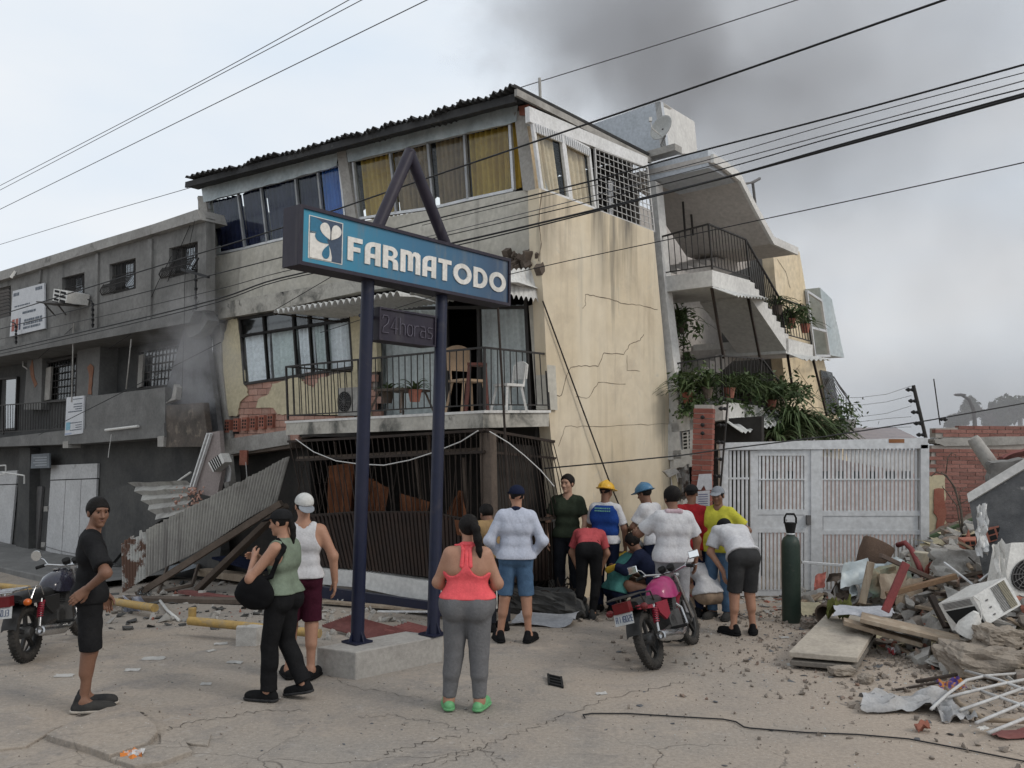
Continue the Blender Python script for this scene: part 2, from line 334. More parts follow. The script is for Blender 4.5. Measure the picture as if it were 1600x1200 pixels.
# ------------------------------------------------------------------ ground
def ground():
    xs = sorted(set([-900, -500, -250, -120, -70, -45, -30] + [round(-24 + 0.3 * i, 3) for i in range(135)] + [18, 24, 32, 45, 70, 120, 250, 500, 900]))
    ys = sorted(set([-40, -10, -3] + [round(0 + 0.3 * i, 3) for i in range(80)] + [26, 30, 36, 45, 60, 90, 140, 250, 500, 1200]))
    P = [[Vector((x, y, zg(x, y))) for x in xs] for y in ys]
    return MB().sheet(P)
def mat_ground():
    m = bpy.data.materials.new('cracked_dusty_concrete'); m.use_nodes = True; n = m.node_tree.nodes; l = m.node_tree.links; b = n['Principled BSDF']
    pos = n.new('ShaderNodeNewGeometry').outputs['Position']
    c = _mix(n, l, _ramp(n, l, _noise(n, l, pos, 0.35, 6), 0.35, 0.65), (0.30, 0.275, 0.245), (0.36, 0.305, 0.25))
    c = _mix(n, l, _ramp(n, l, _noise(n, l, pos, 1.6, 8, 0.7, dist=0.6), 0.48, 0.74), c, (0.215, 0.20, 0.188))
    c = _mix(n, l, _ramp(n, l, _noise(n, l, pos, 4.5, 7, 0.75, dist=1.0), 0.58, 0.72), c, (0.38, 0.35, 0.32))
    c = _mix(n, l, _ramp(n, l, _noise(n, l, _scaled(n, l, pos, (.6, 2.2, 1)), 1.1, 6, 0.7), 0.60, 0.78), c, (0.20, 0.185, 0.17))
    sx = n.new('ShaderNodeSeparateXYZ'); l.new(pos, sx.inputs[0])
    # pale dust towards the rubble on the right
    dm = n.new('ShaderNodeMath'); dm.operation = 'MULTIPLY_ADD'; l.new(_noise(n, l, pos, 0.7, 5), dm.inputs[0]); dm.inputs[1].default_value = 6.0; l.new(sx.outputs[0], dm.inputs[2])
    c = _mix(n, l, _ramp(n, l, dm.outputs[0], 3.2, 7.0), c, (0.40, 0.335, 0.275))
    f = _ramp(n, l, _noise(n, l, pos, 28, 8, 0.8), 0.30, 0.72); c2 = _mix(n, l, f, (0.66,) * 3, (1.18,) * 3)
    mm = n.new('ShaderNodeMix'); mm.data_type = 'RGBA'; mm.blend_type = 'MULTIPLY'; mm.inputs[0].default_value = 1; l.new(c, mm.inputs[6]); l.new(c2, mm.inputs[7]); c = mm.outputs[2]
    # speckle of grit
    gs = _ramp(n, l, _noise(n, l, pos, 90, 3, 0.6), 0.66, 0.72); c = _mix(n, l, gs, c, (0.15, 0.14, 0.13))
    gs2 = _ramp(n, l, _noise(n, l, pos, 55, 2, 0.5), 0.70, 0.74); c = _mix(n, l, gs2, c, (0.55, 0.53, 0.50))
    # cracks: distorted voronoi borders, only in worn areas
    wv = n.new('ShaderNodeTexNoise'); wv.inputs['Scale'].default_value = 1.8; wv.inputs['Detail'].default_value = 6; l.new(pos, wv.inputs['Vector'])
    vm = n.new('ShaderNodeVectorMath'); vm.operation = 'MULTIPLY_ADD'; l.new(wv.outputs['Color'], vm.inputs[0]); vm.inputs[1].default_value = (0.8, 0.8, 0); l.new(pos, vm.inputs[2])
    vo = n.new('ShaderNodeTexVoronoi'); vo.feature = 'DISTANCE_TO_EDGE'; vo.inputs['Scale'].default_value = 0.85; l.new(vm.outputs[0], vo.inputs['Vector'])
    cr_ = _ramp(n, l, vo.outputs['Distance'], 0.008, 0.002)
    dy = n.new('ShaderNodeMath'); dy.operation = 'MULTIPLY_ADD'; l.new(_noise(n, l, pos, 0.5, 4), dy.inputs[0]); dy.inputs[1].default_value = 5.0; l.new(sx.outputs[1], dy.inputs[2])
    mk = n.new('ShaderNodeMath'); mk.operation = 'MULTIPLY'; l.new(cr_, mk.inputs[0]); l.new(_ramp(n, l, dy.outputs[0], 9.6, 8.4), mk.inputs[1])
    c = _mix(n, l, mk.outputs[0], c, (0.13, 0.115, 0.10))
    c = _mix(n, l, _ramp(n, l, _noise(n, l, pos, 2.6, 5, 0.6, dist=1.5), 0.66, 0.76), c, (0.14, 0.13, 0.12))
    c = _mix(n, l, _ramp(n, l, _noise(n, l, pos, 0.8, 9, 0.75), 0.56, 0.68), c, (0.37, 0.315, 0.26))
    l.new(c, b.inputs['Base Color']); b.inputs['Roughness'].default_value = 0.93; b.inputs['Specular IOR Level'].default_value = 0.25
    ad = n.new('ShaderNodeMath'); ad.operation = 'SUBTRACT'; l.new(_noise(n, l, pos, 22, 8, 0.7), ad.inputs[0]); l.new(mk.outputs[0], ad.inputs[1])
    bp = n.new('ShaderNodeBump'); bp.inputs['Strength'].default_value = 0.45; bp.inputs['Distance'].default_value = 0.03; l.new(ad.outputs[0], bp.inputs['Height']); l.new(bp.outputs[0], b.inputs['Normal'])
    return m
M_ground = mat_ground()
gr = ground().build('ground', M_ground, loc=(0, 0, 0), smooth=True); tag(gr, kind='structure')

# ------------------------------------------------------------------ the leaning cream building
cb = thing('apartment_building', 'leaning three storey cream apartment building with dark roof and broken front', 'building', W(0, 0, 0))
def fpoly(name, px, b, th, m, parent=cb): return MB().prism([PB(x, y, b) for x, y in px], V * th).build(name, m, parent)
def rpoly(name, px, a, th, m, parent=cb): return MB().prism([PA(x, y, a) for x, y in px], -U * th).build(name, m, parent)
def curtain(name, q, nrm, m, parent, folds=9, amp=0.03, sag=0.0, rows=5):
    q00, q10, q11, q01 = [Vector(p) for p in q]; nc = folds * 6; P = []
    ph = random.uniform(0, 6)
    for j in range(rows):
        t = j / (rows - 1); r = []
        for i in range(nc + 1):
            s = i / nc; p = lerp(lerp(q00, q10, s), lerp(q01, q11, s), t)
            w = math.sin(s * folds * 2 * math.pi + ph + 0.8 * math.sin(s * 7 + ph)) * amp * (0.7 + 0.4 * t) + 0.4 * amp * math.sin(s * folds * 4.7 + t * 1.5)
            r.append(p + nrm * w - UP * (sag * 4 * s * (1 - s) * (1 - t)))
        P.append(r)
    return MB().sheet(P).build(name, m, parent, smooth=True)
def framed(name, q, w, d, nrm, m, parent):
    b = MB(); q = [Vector(p) for p in q]
    for i in range(4):
        b.bar(q[i], q[(i + 1) % 4], d, w, up=nrm)
    return b.build(name, m, parent)
def pane_window(q, nrm, parent, fm=M_alu, gm=M_gl, cm=None, w=0.045, d=0.05, folds=8, back=0.10):
    """q corners: top-left, top-right, bottom-right, bottom-left; nrm points outwards"""
    f = MB(); q = [Vector(p) for p in q]
    for i in range(4): f.bar(q[i], q[(i + 1) % 4], w, d, up=nrm)
    o = f.build('window', fm, parent)
    MB().prism([p - nrm * 0.012 for p in q], -nrm * 0.006).build('pane', gm, o)
    if cm is not None:
        g0, g1 = random.choice(((.0, .86), (.12, 1.0), (.05, .95), (0, 1))); curtain('curtain', [lerp(q[0], q[1], g0) - nrm * back, lerp(q[0], q[1], g1) - nrm * back, lerp(q[3], q[2], g1 - .02) - nrm * back, lerp(q[3], q[2], g0 + .02) - nrm * back], nrm, cm, o, folds, .045)
    return o
# front: parapet below the upper windows, ledge
fpoly('wall', [(331, 402), (440, 376), (550, 348), (680, 327), (800, 300), (843, 294), (846, 408), (560, 437), (322, 480)], 0, 0.18, M_front)
fpoly('ledge', [(316, 478), (565, 434), (700, 415), (792, 402), (790, 424), (700, 437), (560, 456), (430, 484), (332, 500), (316, 494)], -0.16, 0.2, M_ledge)
# broken corner of the ledge
bk = MB(); rr = random.Random(3)
for i in range(26):
    p = PB(rr.uniform(792, 846), rr.uniform(396, 422), rr.uniform(-0.18, -0.02)); s = rr.uniform(0.05, 0.16)
    bk.box(p, s, s * rr.uniform(0.6, 1.2), s * rr.uniform(0.4, 0.9), Euler((rr.uniform(0, 3), rr.uniform(0, 3), rr.uniform(0, 3))).to_matrix())
o = bk.build('broken_ledge', M_darkwood, cb); o['label'] = 'broken blackened corner of the ledge'
# glazed upper storey, front
LT = [(325, 313), (372, 301), (408, 291), (462, 277), (497, 267), (531, 257)]; LBt = [(334, 398), (383, 388), (418, 379), (470, 367), (506, 358), (541, 349)]
for i in range(5):
    q = [PB(*LT[i], 0.02), PB(*LT[i + 1], 0.02), PB(*LBt[i + 1], 0.02), PB(*LBt[i], 0.02)]
    pane_window(q, -V, cb, cm=M_curt_bright if i == 4 else M_curt_blue, folds=6)
RT = [(552, 251), (610, 237), (669, 222), (726, 208), (797, 191)]; RB = [(561, 342), (620, 333), (678, 325), (732, 312), (803, 297)]
for i in range(4):
    q = [PB(*RT[i], 0.02), PB(*RT[i + 1], 0.02), PB(*RB[i + 1], 0.02), PB(*RB[i], 0.02)]
    w = pane_window(q, -V, cb, cm=M_curt_brown if i in (1, 2) else M_curt_yel, folds=7)
    if i == 2: curtain('curtain', [lerp(q[0], q[1], .1) + V * .25, lerp(q[0], q[1], .4) + V * .25, lerp(q[3], q[2], .4) + V * .25, lerp(q[3], q[2], .1) + V * .25], -V, M_curt_yel, w, 3)
curtain('curtain', [PB(799, 191, .1), PB(811, 189, .1), PB(815, 293, .1), PB(805, 296, .1)], -V, M_curt_yel, cb, 2, 0.015)
fpoly('pillar', [(526, 238), (540, 235), (557, 345), (543, 350)], -0.06, 0.2, M_conc)
fpoly('pillar', [(803, 176), (817, 170), (826, 170), (845, 296), (836, 300), (817, 297)], -0.05, 0.2, M_conc)
fpoly('pillar', [(308, 308), (320, 305), (336, 402), (326, 404)], -0.04, 0.2, M_conc)
o = fpoly('pillar_top', [(810, 166), (826, 163), (828, 180), (812, 180)], -0.07, 0.16, M_redbrick)
# sheet-metal fascia, slightly dented
def fascia(top, bot, b):
    P = []
    n = 40
    for j in range(4):
        r = []
        for i in range(n + 1):
            x = lerp(top[0][0], top[-1][0], i / n); xb = lerp(bot[0][0], bot[-1][0], i / n)
            p = lerp(PB(x, polyline(top, x), b), PB(xb, polyline(bot, xb), b), j / 3)
            r.append(p - V * (0.02 * math.sin(i * 0.9 + j) * math.sin(i * 0.37) * (0.3 + j / 3)))
        P.append(r)
    return MB().sheet(P, V * 0.01).build('fascia', M_galv, cb, smooth='auto')
fascia([(314, 290), (420, 262), (527, 229)], [(318, 316), (420, 289), (527, 259)], -0.05)
fascia([(541, 224), (680, 183), (808, 152)], [(541, 254), (680, 219), (808, 190)], -0.05)
# corrugated roof
FE = [(290, 277), (330, 268), (400, 249), (470, 231), (530, 214), (600, 196), (680, 174), (745, 154), (806, 134)]
def roof():
    NA, ND = 360, 7; P = []
    f0 = [PB(lerp(290, 806, i / NA), polyline(FE, lerp(290, 806, i / NA)), -0.5) for i in range(NA + 1)]
    rb = PB(1016, 241, 3.4); dv = rb - f0[-1]
    rr = random.Random(5); jag = [rr.uniform(-0.05, 0.05) for _ in range(NA // 9 + 2)]
    for j in range(ND + 1):
        r = []
        for i in range(NA + 1):
            t = j / ND; p = f0[i] + dv * t
            p = p + UP * (0.032 * math.sin(i * 2 * math.pi / 6.0) + 0.02 * math.sin(i * 0.09))
            if j == 0: p = p - V * jag[i // 9]
            r.append(p)
        P.append(r)
    return MB().sheet(P, UP * -0.012).build('roof', M_roofsheet, cb, smooth='auto')
rf = roof()
# eave plank and edge boards on the right slope
_rp0 = PB(806, 138, -0.5); _rp1 = PB(1016, 246, 3.4)
MB().bar(_rp0 - UP * .06, _rp1 - UP * .06, 0.05, 0.10).build('verge_board', M_conc, cb)
MB().bar(PB(291, 284, -.40) - UP * .07, PB(806, 146, -.40) - UP * .07, 0.05, 0.12).build('eave_batten', M_roofsheet, cb)
MB().bar(PB(300, 290, -.18) - UP * .03, PB(808, 152, -.18) - UP * .03, 0.3, 0.05).build('eave_soffit', M_roofsheet, cb)
MB().tube([PA(846, 160, 2.5) - UP * .5, PA(843, 122, 2.5)], 0.03, 6).build('roof_pole', M_conc, cb)
# right side, upper storey
rpoly('fascia', [(827, 166), (1012, 246), (1012, 262), (828, 190)], 0.0, 0.08, M_white)
for (q) in ([(832, 193), (876, 211), (889, 312), (846, 297)], [(879, 212), (919, 233), (929, 327), (892, 313)]):
    Q = [PA(x, y, 0.03) for x, y in q]
    w = pane_window(Q, U, cb, fm=M_white, cm=M_curt_beige, folds=5, w=0.05)
    tr = [Q[0], Q[1], lerp(Q[1], Q[2], 0.13), lerp(Q[0], Q[3], 0.13)]
    MB().prism([p + U * 0.0 for p in tr], U * 0.03).build('transom', M_white, w)
    b = MB()
    for k in range(12):
        s = (k + .5) / 12; b.bar(lerp(tr[0], tr[1], s) + U * .035, lerp(tr[3], tr[2], s) + U * .035, 0.012, 0.02, up=U)
    b.build('transom_rib', M_alu, w)
g = [(929, 231), (1011, 262), (1022, 362), (934, 329)]
G = [PA(x, y, 0.02) for x, y in g]
grl = MB().bar(G[0], G[1], .03, .03, up=U).bar(G[1], G[2], .03, .03, up=U).bar(G[2], G[3], .03, .03, up=U).bar(G[3], G[0], .03, .03, up=U).build('window_grille', M_whiteiron, cb)
for k in range(1, 12): rod('bar', lerp(G[0], G[1], k / 12), lerp(G[3], G[2], k / 12), 0.007, M_whiteiron, grl)
for k in range(1, 10): rod('bar', lerp(G[0], G[3], k / 10) + U * .012, lerp(G[1], G[2], k / 10) + U * .012, 0.007, M_whiteiron, grl)
MB().prism([PA(x, y, .6) for x, y in [(951, 282), (967, 284), (966, 340), (953, 340)]], -U * .02).build('hung_cloth', M_curt_white, cb)
# cream side wall
o = rpoly('wall', [(842, 294), (1021, 361), (1036, 520), (1052, 700), (1062, 945), (888, 960), (868, 760), (857, 640), (850, 480), (845, 408)], 0.0, 0.2, M_cream)
M_wcrack = pm('wall_crack', (0.20, 0.16, 0.12), .95, (.10, .08, .06), 6, bump=0)
def crack(px, wd=0.012, a=-0.004):
    wd *= .75
    b = MB(); P = [PA(x, y, a) for x, y in px]
    for i in range(len(P) - 1):
        d = (P[i + 1] - P[i]); nn = d.cross(U).normalized(); m = 5; q = []
        for k in range(m + 1):
            s = k / m; c_ = lerp(P[i], P[i + 1], s) + nn * random.uniform(-.012, .012) * (0 if k in (0, m) else 1); q.append((c_, wd * random.uniform(.25, .7)))
        for k in range(m):
            b.prism([q[k][0] + nn * q[k][1], q[k + 1][0] + nn * q[k + 1][1], q[k + 1][0] - nn * q[k + 1][1], q[k][0] - nn * q[k][1]], -U * 0.003)
    return b.build('crack', M_wcrack, cb)
def z6(L): return [(640 + x / 4, 400 + y / 4) for x, y in L]
crack(z6([(1100, 240), (1160, 250), (1260, 270), (1320, 295), (1440, 305), (1550, 335)]), 0.013)
crack(z6([(1100, 240), (1100, 310), (1080, 325)]), 0.008)
crack(z6([(880, 880), (950, 870), (985, 740), (1010, 695), (1090, 685), (1180, 690), (1215, 605), (1340, 615), (1380, 550), (1440, 530), (1465, 490)]), 0.012)
crack(z6([(1040, 880), (1120, 885), (1180, 790), (1350, 800)]), 0.010)
crack(z6([(930, 1190), (975, 1065), (1150, 1065), (1400, 1055), (1620, 1050)]), 0.008)
crack(z6([(1360, 620), (1360, 715), (1440, 720)]), 0.008)
crack([(847, 300), (842, 350), (846, 380), (842, 408)], 0.02)
# interior behind the front: back walls, end wall, slabs
def wallbox(name, a0, a1, b0, b1, z0, z1, m): return MB().prism([W(a0, b0, z0), W(a1, b0, z0), W(a1, b1, z0), W(a0, b1, z0)], UP * (z1 - z0)).build(name, m, cb)
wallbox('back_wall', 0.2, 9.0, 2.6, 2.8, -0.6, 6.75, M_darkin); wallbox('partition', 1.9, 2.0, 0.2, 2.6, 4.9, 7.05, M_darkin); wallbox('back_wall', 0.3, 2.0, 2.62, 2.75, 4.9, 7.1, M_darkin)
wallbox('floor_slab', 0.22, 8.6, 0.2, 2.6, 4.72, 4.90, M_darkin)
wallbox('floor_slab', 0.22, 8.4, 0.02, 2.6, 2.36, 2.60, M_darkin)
fp = [PB(318, 480, 0.18), PB(322, 400, 0.18), PB(312, 305, .18)]
MB().prism([PB(311, 306, .02), PB(330, 402, .02), PB(316, 492, .02), PB(342, 690, .02)], V * 2.6)
MB().prism([PB(309, 306, .05), PB(316, 492, .05), PB(334, 500, .05), PB(343, 690, .05), PB(350, 760, .05), PB(357, 760, .05), PB(350, 690, .05), PB(341, 500, .05), PB(324, 402, .05), PB(315, 306, .05)], V * 2.6).build('end_wall', M_gconc, cb)
# second storey front
fpoly('pillar', [(329, 499), (343, 498), (347, 580), (354, 640), (362, 700), (346, 702), (341, 640), (334, 570)], -0.06, 0.22, M_conc)
# clay block wall behind the plaster
br_me = MB().box((0, 0, 0), 1, 1, 1)
def brick_mesh(m, key, bev=0.06):
    b = bmesh.new(); bmesh.ops.create_cube(b, size=1.0); me = bpy.data.meshes.new(key); b.to_mesh(me); b.free(); me.materials.append(m); return me
BM_pink = brick_mesh(M_pinkbrick, 'brick_pink'); BM_red = brick_mesh(M_redbrick, 'brick_red'); BM_dark = brick_mesh(M_darkred, 'brick_dark'); BM_wall = brick_mesh(M_wallbrick, 'brick_wall')
def orient(x, y, z, c, s): # matrix with axes x,y,z scaled
    M = Matrix((x, y, z)).transposed().to_4x4(); return Matrix.Translation(c) @ M @ Matrix.Diagonal((s[0], s[1], s[2], 1))
wl_pts = [(342, 498), (376, 496), (385, 602), (551, 576), (548, 470), (585, 462), (590, 655), (447, 690), (356, 692)]
fpoly('block_wall', wl_pts, 0.06, 0.14, M_mortar)
from mathutils.geometry import intersect_point_tri_2d
def inpoly(x, y, poly):
    c = False; j = len(poly) - 1
    for i in range(len(poly)):
        xi, yi = poly[i]; xj, yj = poly[j]
        if (yi > y) != (yj > y) and x < (xj - xi) * (y - yi) / (yj - yi) + xi: c = not c
        j = i
    return c
def project(p):
    q = CAM_R.transposed() @ (Vector(p) - CAMP); return 800 + F_PX * q.x / -q.z, 600 - F_PX * q.y / -q.z
tilt = Matrix.Rotation(R_(-5), 3, V)
for r in range(22):
    for c in range(14):
        p = W(7.7 - c * 0.30 - (r % 2) * .15, 0.03, 2.35 + r * 0.125) + Vector((0, 0, 0)); p = p - (-U) * 0
        x, y = project(p)
        if inpoly(x, y, wl_pts) and (y > 585 or x < 352):
            piece('brick', BM_pink, orient(U, V, UP, p, (0.288, 0.06 + random.uniform(0, .012), 0.115)), cb)
def z5(L): return [(300 + x / 4, 400 + y / 4) for x, y in L]
def ragged(pts, amp=1.2, n=5):
    out = []; rr = random.Random(len(pts))
    for i in range(len(pts)):
        a_, b_ = pts[i], pts[(i + 1) % len(pts)]
        for k in range(n):
            s = k / n; out.append((lerp(a_[0], b_[0], s) + (rr.uniform(-amp, amp) if k else 0), lerp(a_[1], b_[1], s) + (rr.uniform(-amp, amp) if k else 0)))
    return out
fpoly('plaster_patch', ragged(z5([(230, 400), (280, 390), (300, 500), (330, 790), (350, 870), (300, 910), (280, 1000), (210, 1000), (190, 760), (135, 710), (150, 620), (190, 540)])), -0.03, 0.025, M_plaster)
fpoly('plaster_patch', ragged(z5([(500, 800), (640, 760), (680, 765), (700, 800), (760, 820), (800, 760), (900, 735), (1000, 720), (1090, 700), (1120, 1000), (1010, 1000), (600, 990), (530, 990), (510, 950), (400, 950), (410, 900), (480, 860)])), -0.03, 0.025, M_plaster)
fpoly('pillar', [(545, 470), (585, 462), (590, 580), (552, 585)], -0.03, 0.1, M_plaster)
# hollow red blocks and the beam below
for i in range(6):
    x0 = 358 + i * 13.5; p0 = PB(x0, 658 - i * 1.7, -0.02); s = 0.17
    hb = MB().box(p0 - UP * .10, 0.165, 0.10, 0.26, Matrix((U, V, UP)).transposed())
    o = hb.build('hollow_block', M_redbrick, cb)
    dk = MB()
    for kx in (-.04, .04):
        for kz in (-.165, -.10, -.035): dk.box(p0 + U * kx + UP * kz - V * .049, 0.05 * random.uniform(.8, 1.1), 0.006, 0.045, Matrix((U, V, UP)).transposed())
    dk.build('cell', M_dark, o)
fpoly('beam', [(342, 688), (448, 672), (452, 694), (348, 712)], -0.05, 0.25, M_conc)
# second storey window with dark frame
wq = [(375, 498), (545, 472), (552, 574), (383, 600)]
Q = [PB(x, y, -0.01) for x, y in wq]
sp = [0, 0.24, 0.52, 0.66, 0.80, 1.0]; tt = 0.27
for i in range(5):
    l0, l1 = lerp(Q[0], Q[1], sp[i]), lerp(Q[0], Q[1], sp[i + 1]); m0, m1 = lerp(Q[3], Q[2], sp[i]), lerp(Q[3], Q[2], sp[i + 1])
    t0, t1 = lerp(l0, m0, tt), lerp(l1, m1, tt)
    pane_window([l0, l1, t1, t0], -V, cb, fm=M_iron, gm=M_gldark, cm=M_curt_grey, w=.05, folds=4)
    pane_window([t0, t1, m1, m0], -V, cb, fm=M_iron, gm=M_gl, cm=[M_curt_white, M_curt_grey, M_curt_white, M_curt_grey, M_curt_white][i], w=.05, folds=4)
# balcony: slab, railing, doors behind
P1 = PB(445, 658, -1.33); P2 = PB(757, 641, -1.33); P3 = PB(861, 641, 0.0); P4 = PB(556, 655, 0.0)
MB().prism([P1, P2, P3, P4], UP * -0.035).build('balcony_top', M_stairwhite, cb)
sh = lambda p, k: p + (((P1 + P2 + P3 + P4) / 4) - p).normalized() * k
MB().prism([sh(P1, .03) - UP * .036, sh(P2, .03) - UP * .036, sh(P3, .03) - UP * .036, sh(P4, .03) - UP * .036], UP * -0.19).build('balcony_slab', M_ledge, cb)
def railing(name, top, bot, n, m, parent, rr=0.008, rt=0.018, low=0.08):
    """top/bot: matching lists of 3D points; n balusters per segment list; rails as the part, balusters as pieces"""
    b = MB()
    for i in range(len(top) - 1):
        b.bar(top[i], top[i + 1], rt * 2, rt * 1.4)
        l0 = lerp(bot[i], top[i], low); l1 = lerp(bot[i + 1], top[i + 1], low); b.bar(l0, l1, rt * 1.3, rt)
    for i in range(len(top)): b.bar(bot[i], top[i], rt * 1.6, rt * 1.6, up=V)
    o = b.build(name, m, parent)
    for i in range(len(top) - 1):
        for k in range(1, n[i]):
            s = k / n[i]; rod('baluster', lerp(lerp(bot[i], bot[i + 1], s), lerp(top[i], top[i + 1], s), low), lerp(top[i], top[i + 1], s), rr, m, o)
    return o
rt_ = [PB(550, 581, 0.0), PB(447, 573, -1.3), PB(560, 562, -1.3), PB(757, 543, -1.3), PB(852, 553, 0.0)]
rb_ = [PB(556, 655, 0.0), PB(450, 656, -1.3), PB(562, 650, -1.3), PB(757, 640, -1.3), PB(858, 640, 0.0)]
railing('balcony_railing', rt_, rb_, [10, 11, 20, 10], M_iron, cb)
fpoly('pillar', [(826, 478), (850, 470), (858, 640), (838, 640)], -0.01, 0.2, M_front)
curtain('curtain', [PB(748, 480, .25), PB(820, 476, .25), PB(832, 640, .25), PB(757, 642, .25)], -V, M_curt_grey, cb, 7)
curtain('curtain', [PB(590, 470, .25), PB(690, 470, .25), PB(697, 645, .25), PB(592, 655, .25)], -V, M_curt_grey, cb, 9)
for x0, x1 in ((592, 594), (697, 701), (748, 752), (822, 830)):
    MB().bar(PB(x0, 462, 0.1), PB(x1, 650, 0.1), 0.06, 0.05, up=V).build('door_frame', M_iron, cb)
MB().bar(PB(588, 482, 0.1), PB(826, 480, 0.1), 0.06, 0.05).build('door_head', M_iron, cb)
# awnings: corrugated, scalloped front
def awning(name, fl, fr, bl, brr, n, m, parent, amp=0.035, scal=0.05, rows=3):
    P = []
    for j in range(rows + 1):
        t = j / rows; r = []
        for i in range(n * 6 + 1):
            s = i / (n * 6); p = lerp(lerp(fl, fr, s), lerp(bl, brr, s), t)
            w = abs(math.sin(s * n * math.pi)); r.append(p + UP * (amp * w) - UP * (scal * (1 - w) if j == 0 else 0))
        P.append(r)
    return MB().sheet(P, UP * -0.008).build(name, m, parent, smooth='auto')
awning('awning', PB(427, 486, -1.1), PB(625, 457, -1.1), PB(535, 498, 0), PB(690, 474, 0), 22, M_corrwhite, cb)
awning('awning', PB(640, 455, -1.1), PB(790, 434, -1.1), PB(690, 474, 0), PB(846, 452, 0), 16, M_corrwhite, cb)
awning('awning', PB(795, 462, -0.75), PB(848, 470, 0.0), PB(792, 424, -0.55), PB(843, 420, 0.0), 7, M_corrwhite, cb, scal=0.03)
MB().tube([PB(427, 486, -1.1) - UP * .04, PB(535, 500, -0.05) - UP * .04], 0.015, 6).build('awning_strut', M_rustiron, cb); MB().tube([PB(778, 480, -1.2), PB(787, 640, -1.2), PB(795, 790, -1.25)], 0.016, 6).build('pole', M_rustiron, cb)
# ground floor bay: ledge, brown slats, bars
tl = [(450, 690), (600, 682), (757, 672)]; ml = [(463, 719), (757, 706)]; st = [(477, 806), (552, 801), (670, 801), (757, 818)]; sb = [(500, 884), (555, 890), (670, 901), (757, 912)]
bay = MB()
for L, r in ((tl, .018), (ml, .018), (st, .02)):
    for i in range(len(L) - 1): bay.bar(PB(*L[i], -1.3), PB(*L[i + 1], -1.3), r * 2, r * 2)
bayo = bay.build('bay_frame', M_rustiron, cb)
for i in range(36):
    x = 452 + i * 8.6; xb = 477 + i * 7.9; p0 = PB(x, polyline(tl, x), -1.3); p1 = PB(xb + random.uniform(-2, 2), polyline(st, xb), -1.3)
    rod('bar', p0, p1, 0.008, M_rustiron, bayo)
for i in range(16):
    x = 462 + i * 18 + random.uniform(-5, 5); p0 = PB(x, polyline(ml, max(463, x)), -1.2); p1 = PB(x + random.uniform(-25, 25), polyline(st, min(757, x + 15)), -1.22)
    rod('bent_bar', p0, p1, 0.006, M_rustiron, bayo)
for i in range(46):
    x = 478 + i * 6.1; xb = 501 + i * 5.6; p0 = PB(x, polyline(st, x), -1.31 - .03 * math.sin(i / 46 * 3.1)); p1 = PB(xb, polyline(sb, xb), -1.31 - .06 * math.sin(i / 46 * 3.1))
    beam('slat', p1, p0, 0.045, 0.018, M_slat, bayo, up=V)
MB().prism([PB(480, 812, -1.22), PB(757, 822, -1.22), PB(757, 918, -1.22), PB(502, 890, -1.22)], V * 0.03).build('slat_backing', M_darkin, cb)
fpoly('base_ledge', [(470, 888), (560, 893), (690, 912), (757, 920), (757, 955), (690, 946), (560, 918), (470, 910)], -1.42, 0.5, M_stairwhite)
fpoly('bay_post', [(749, 676), (766, 676), (769, 840), (753, 840)], -1.28, 0.12, M_darkwood)
# side of the bay, bars bulging out at the bottom
sdo = MB().bar(PA(760, 672, -.02), PA(866, 690, -.02), .035, .035).build('bay_side_frame', M_rustiron, cb)
beam('rail', PA(762, 706, -.02), PA(868, 716, -.02), .03, .03, M_rustiron, sdo); beam('rail', PA(772, 822, -.02), PA(884, 806, -.12), .04, .04, M_rustiron, sdo)
for i in range(22):
    s = i / 21; x0 = lerp(762, 864, s); y0 = lerp(673, 690, s); x1 = lerp(770, 888, s); y1 = lerp(828, 802, s)
    mid = PA((x0 + x1) / 2 + random.uniform(-3, 3), (y0 + y1) / 2, -.03 - .1 * s)
    p0 = PA(x0, y0, -.02); p1 = PA(x1, y1, -.05 - .1 * s)
    rod('bar', p0, mid, .007, M_rustiron, sdo); rod('bar', mid, p1, .007, M_rustiron, sdo)
for i in range(18):
    s = i / 17; beam('slat', PA(lerp(776, 872, s), lerp(912, 905, s), -.03), PA(lerp(772, 870, s), lerp(826, 815, s), -.03), .05, .016, M_slat, sdo, up=U)
rpoly('bay_corner_post', [(866, 815), (880, 812), (886, 935), (872, 938)], -0.06, 0.16, M_conc)
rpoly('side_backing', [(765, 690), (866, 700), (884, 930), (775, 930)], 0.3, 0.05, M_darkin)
curtain('curtain', [PB(515, 728, -1.0), PB(556, 722, -1.0), PB(552, 800, -1.0), PB(516, 803, -1.0)], -V, M_orange, cb, 4, .04)
curtain('curtain', [PB(575, 745, -1.0), PB(606, 762, -1.0), PB(600, 803, -1.0), PB(574, 803, -1.0)], -V, M_orange, cb, 4, .04)
curtain('curtain', [PB(625, 771, -1.0), PB(672, 784, -1.0), PB(668, 806, -1.0), PB(628, 802, -1.0)], -V, M_orange, cb, 5, .04)
curtain('curtain', [PB(717, 766, -1.0), PB(722, 768, -1.0), PB(733, 815, -1.0), PB(692, 812, -1.0)], -V, M_orange, cb, 3, .04)
curtain('curtain', [PB(710, 812, -1.36), PB(730, 815, -1.36), PB(726, 838, -1.36), PB(715, 836, -1.36)], -V, M_orange, cb, 2, .02)
MB().bar(PB(466, 716, -.9), PB(757, 702, -.9), .06, .05).bar(PB(523, 690, -.9), PB(526, 716, -.9), .03, .03, up=V).bar(PB(671, 680, -.9), PB(672, 708, -.9), .03, .03, up=V).bar(PB(650, 715, -.7), PB(660, 800, -.7), .04, .04, up=V).bar(PB(725, 715, -.9), PB(729, 800, -.9), .04, .04, up=V).build('shop_window_frame', M_darkwood, cb)
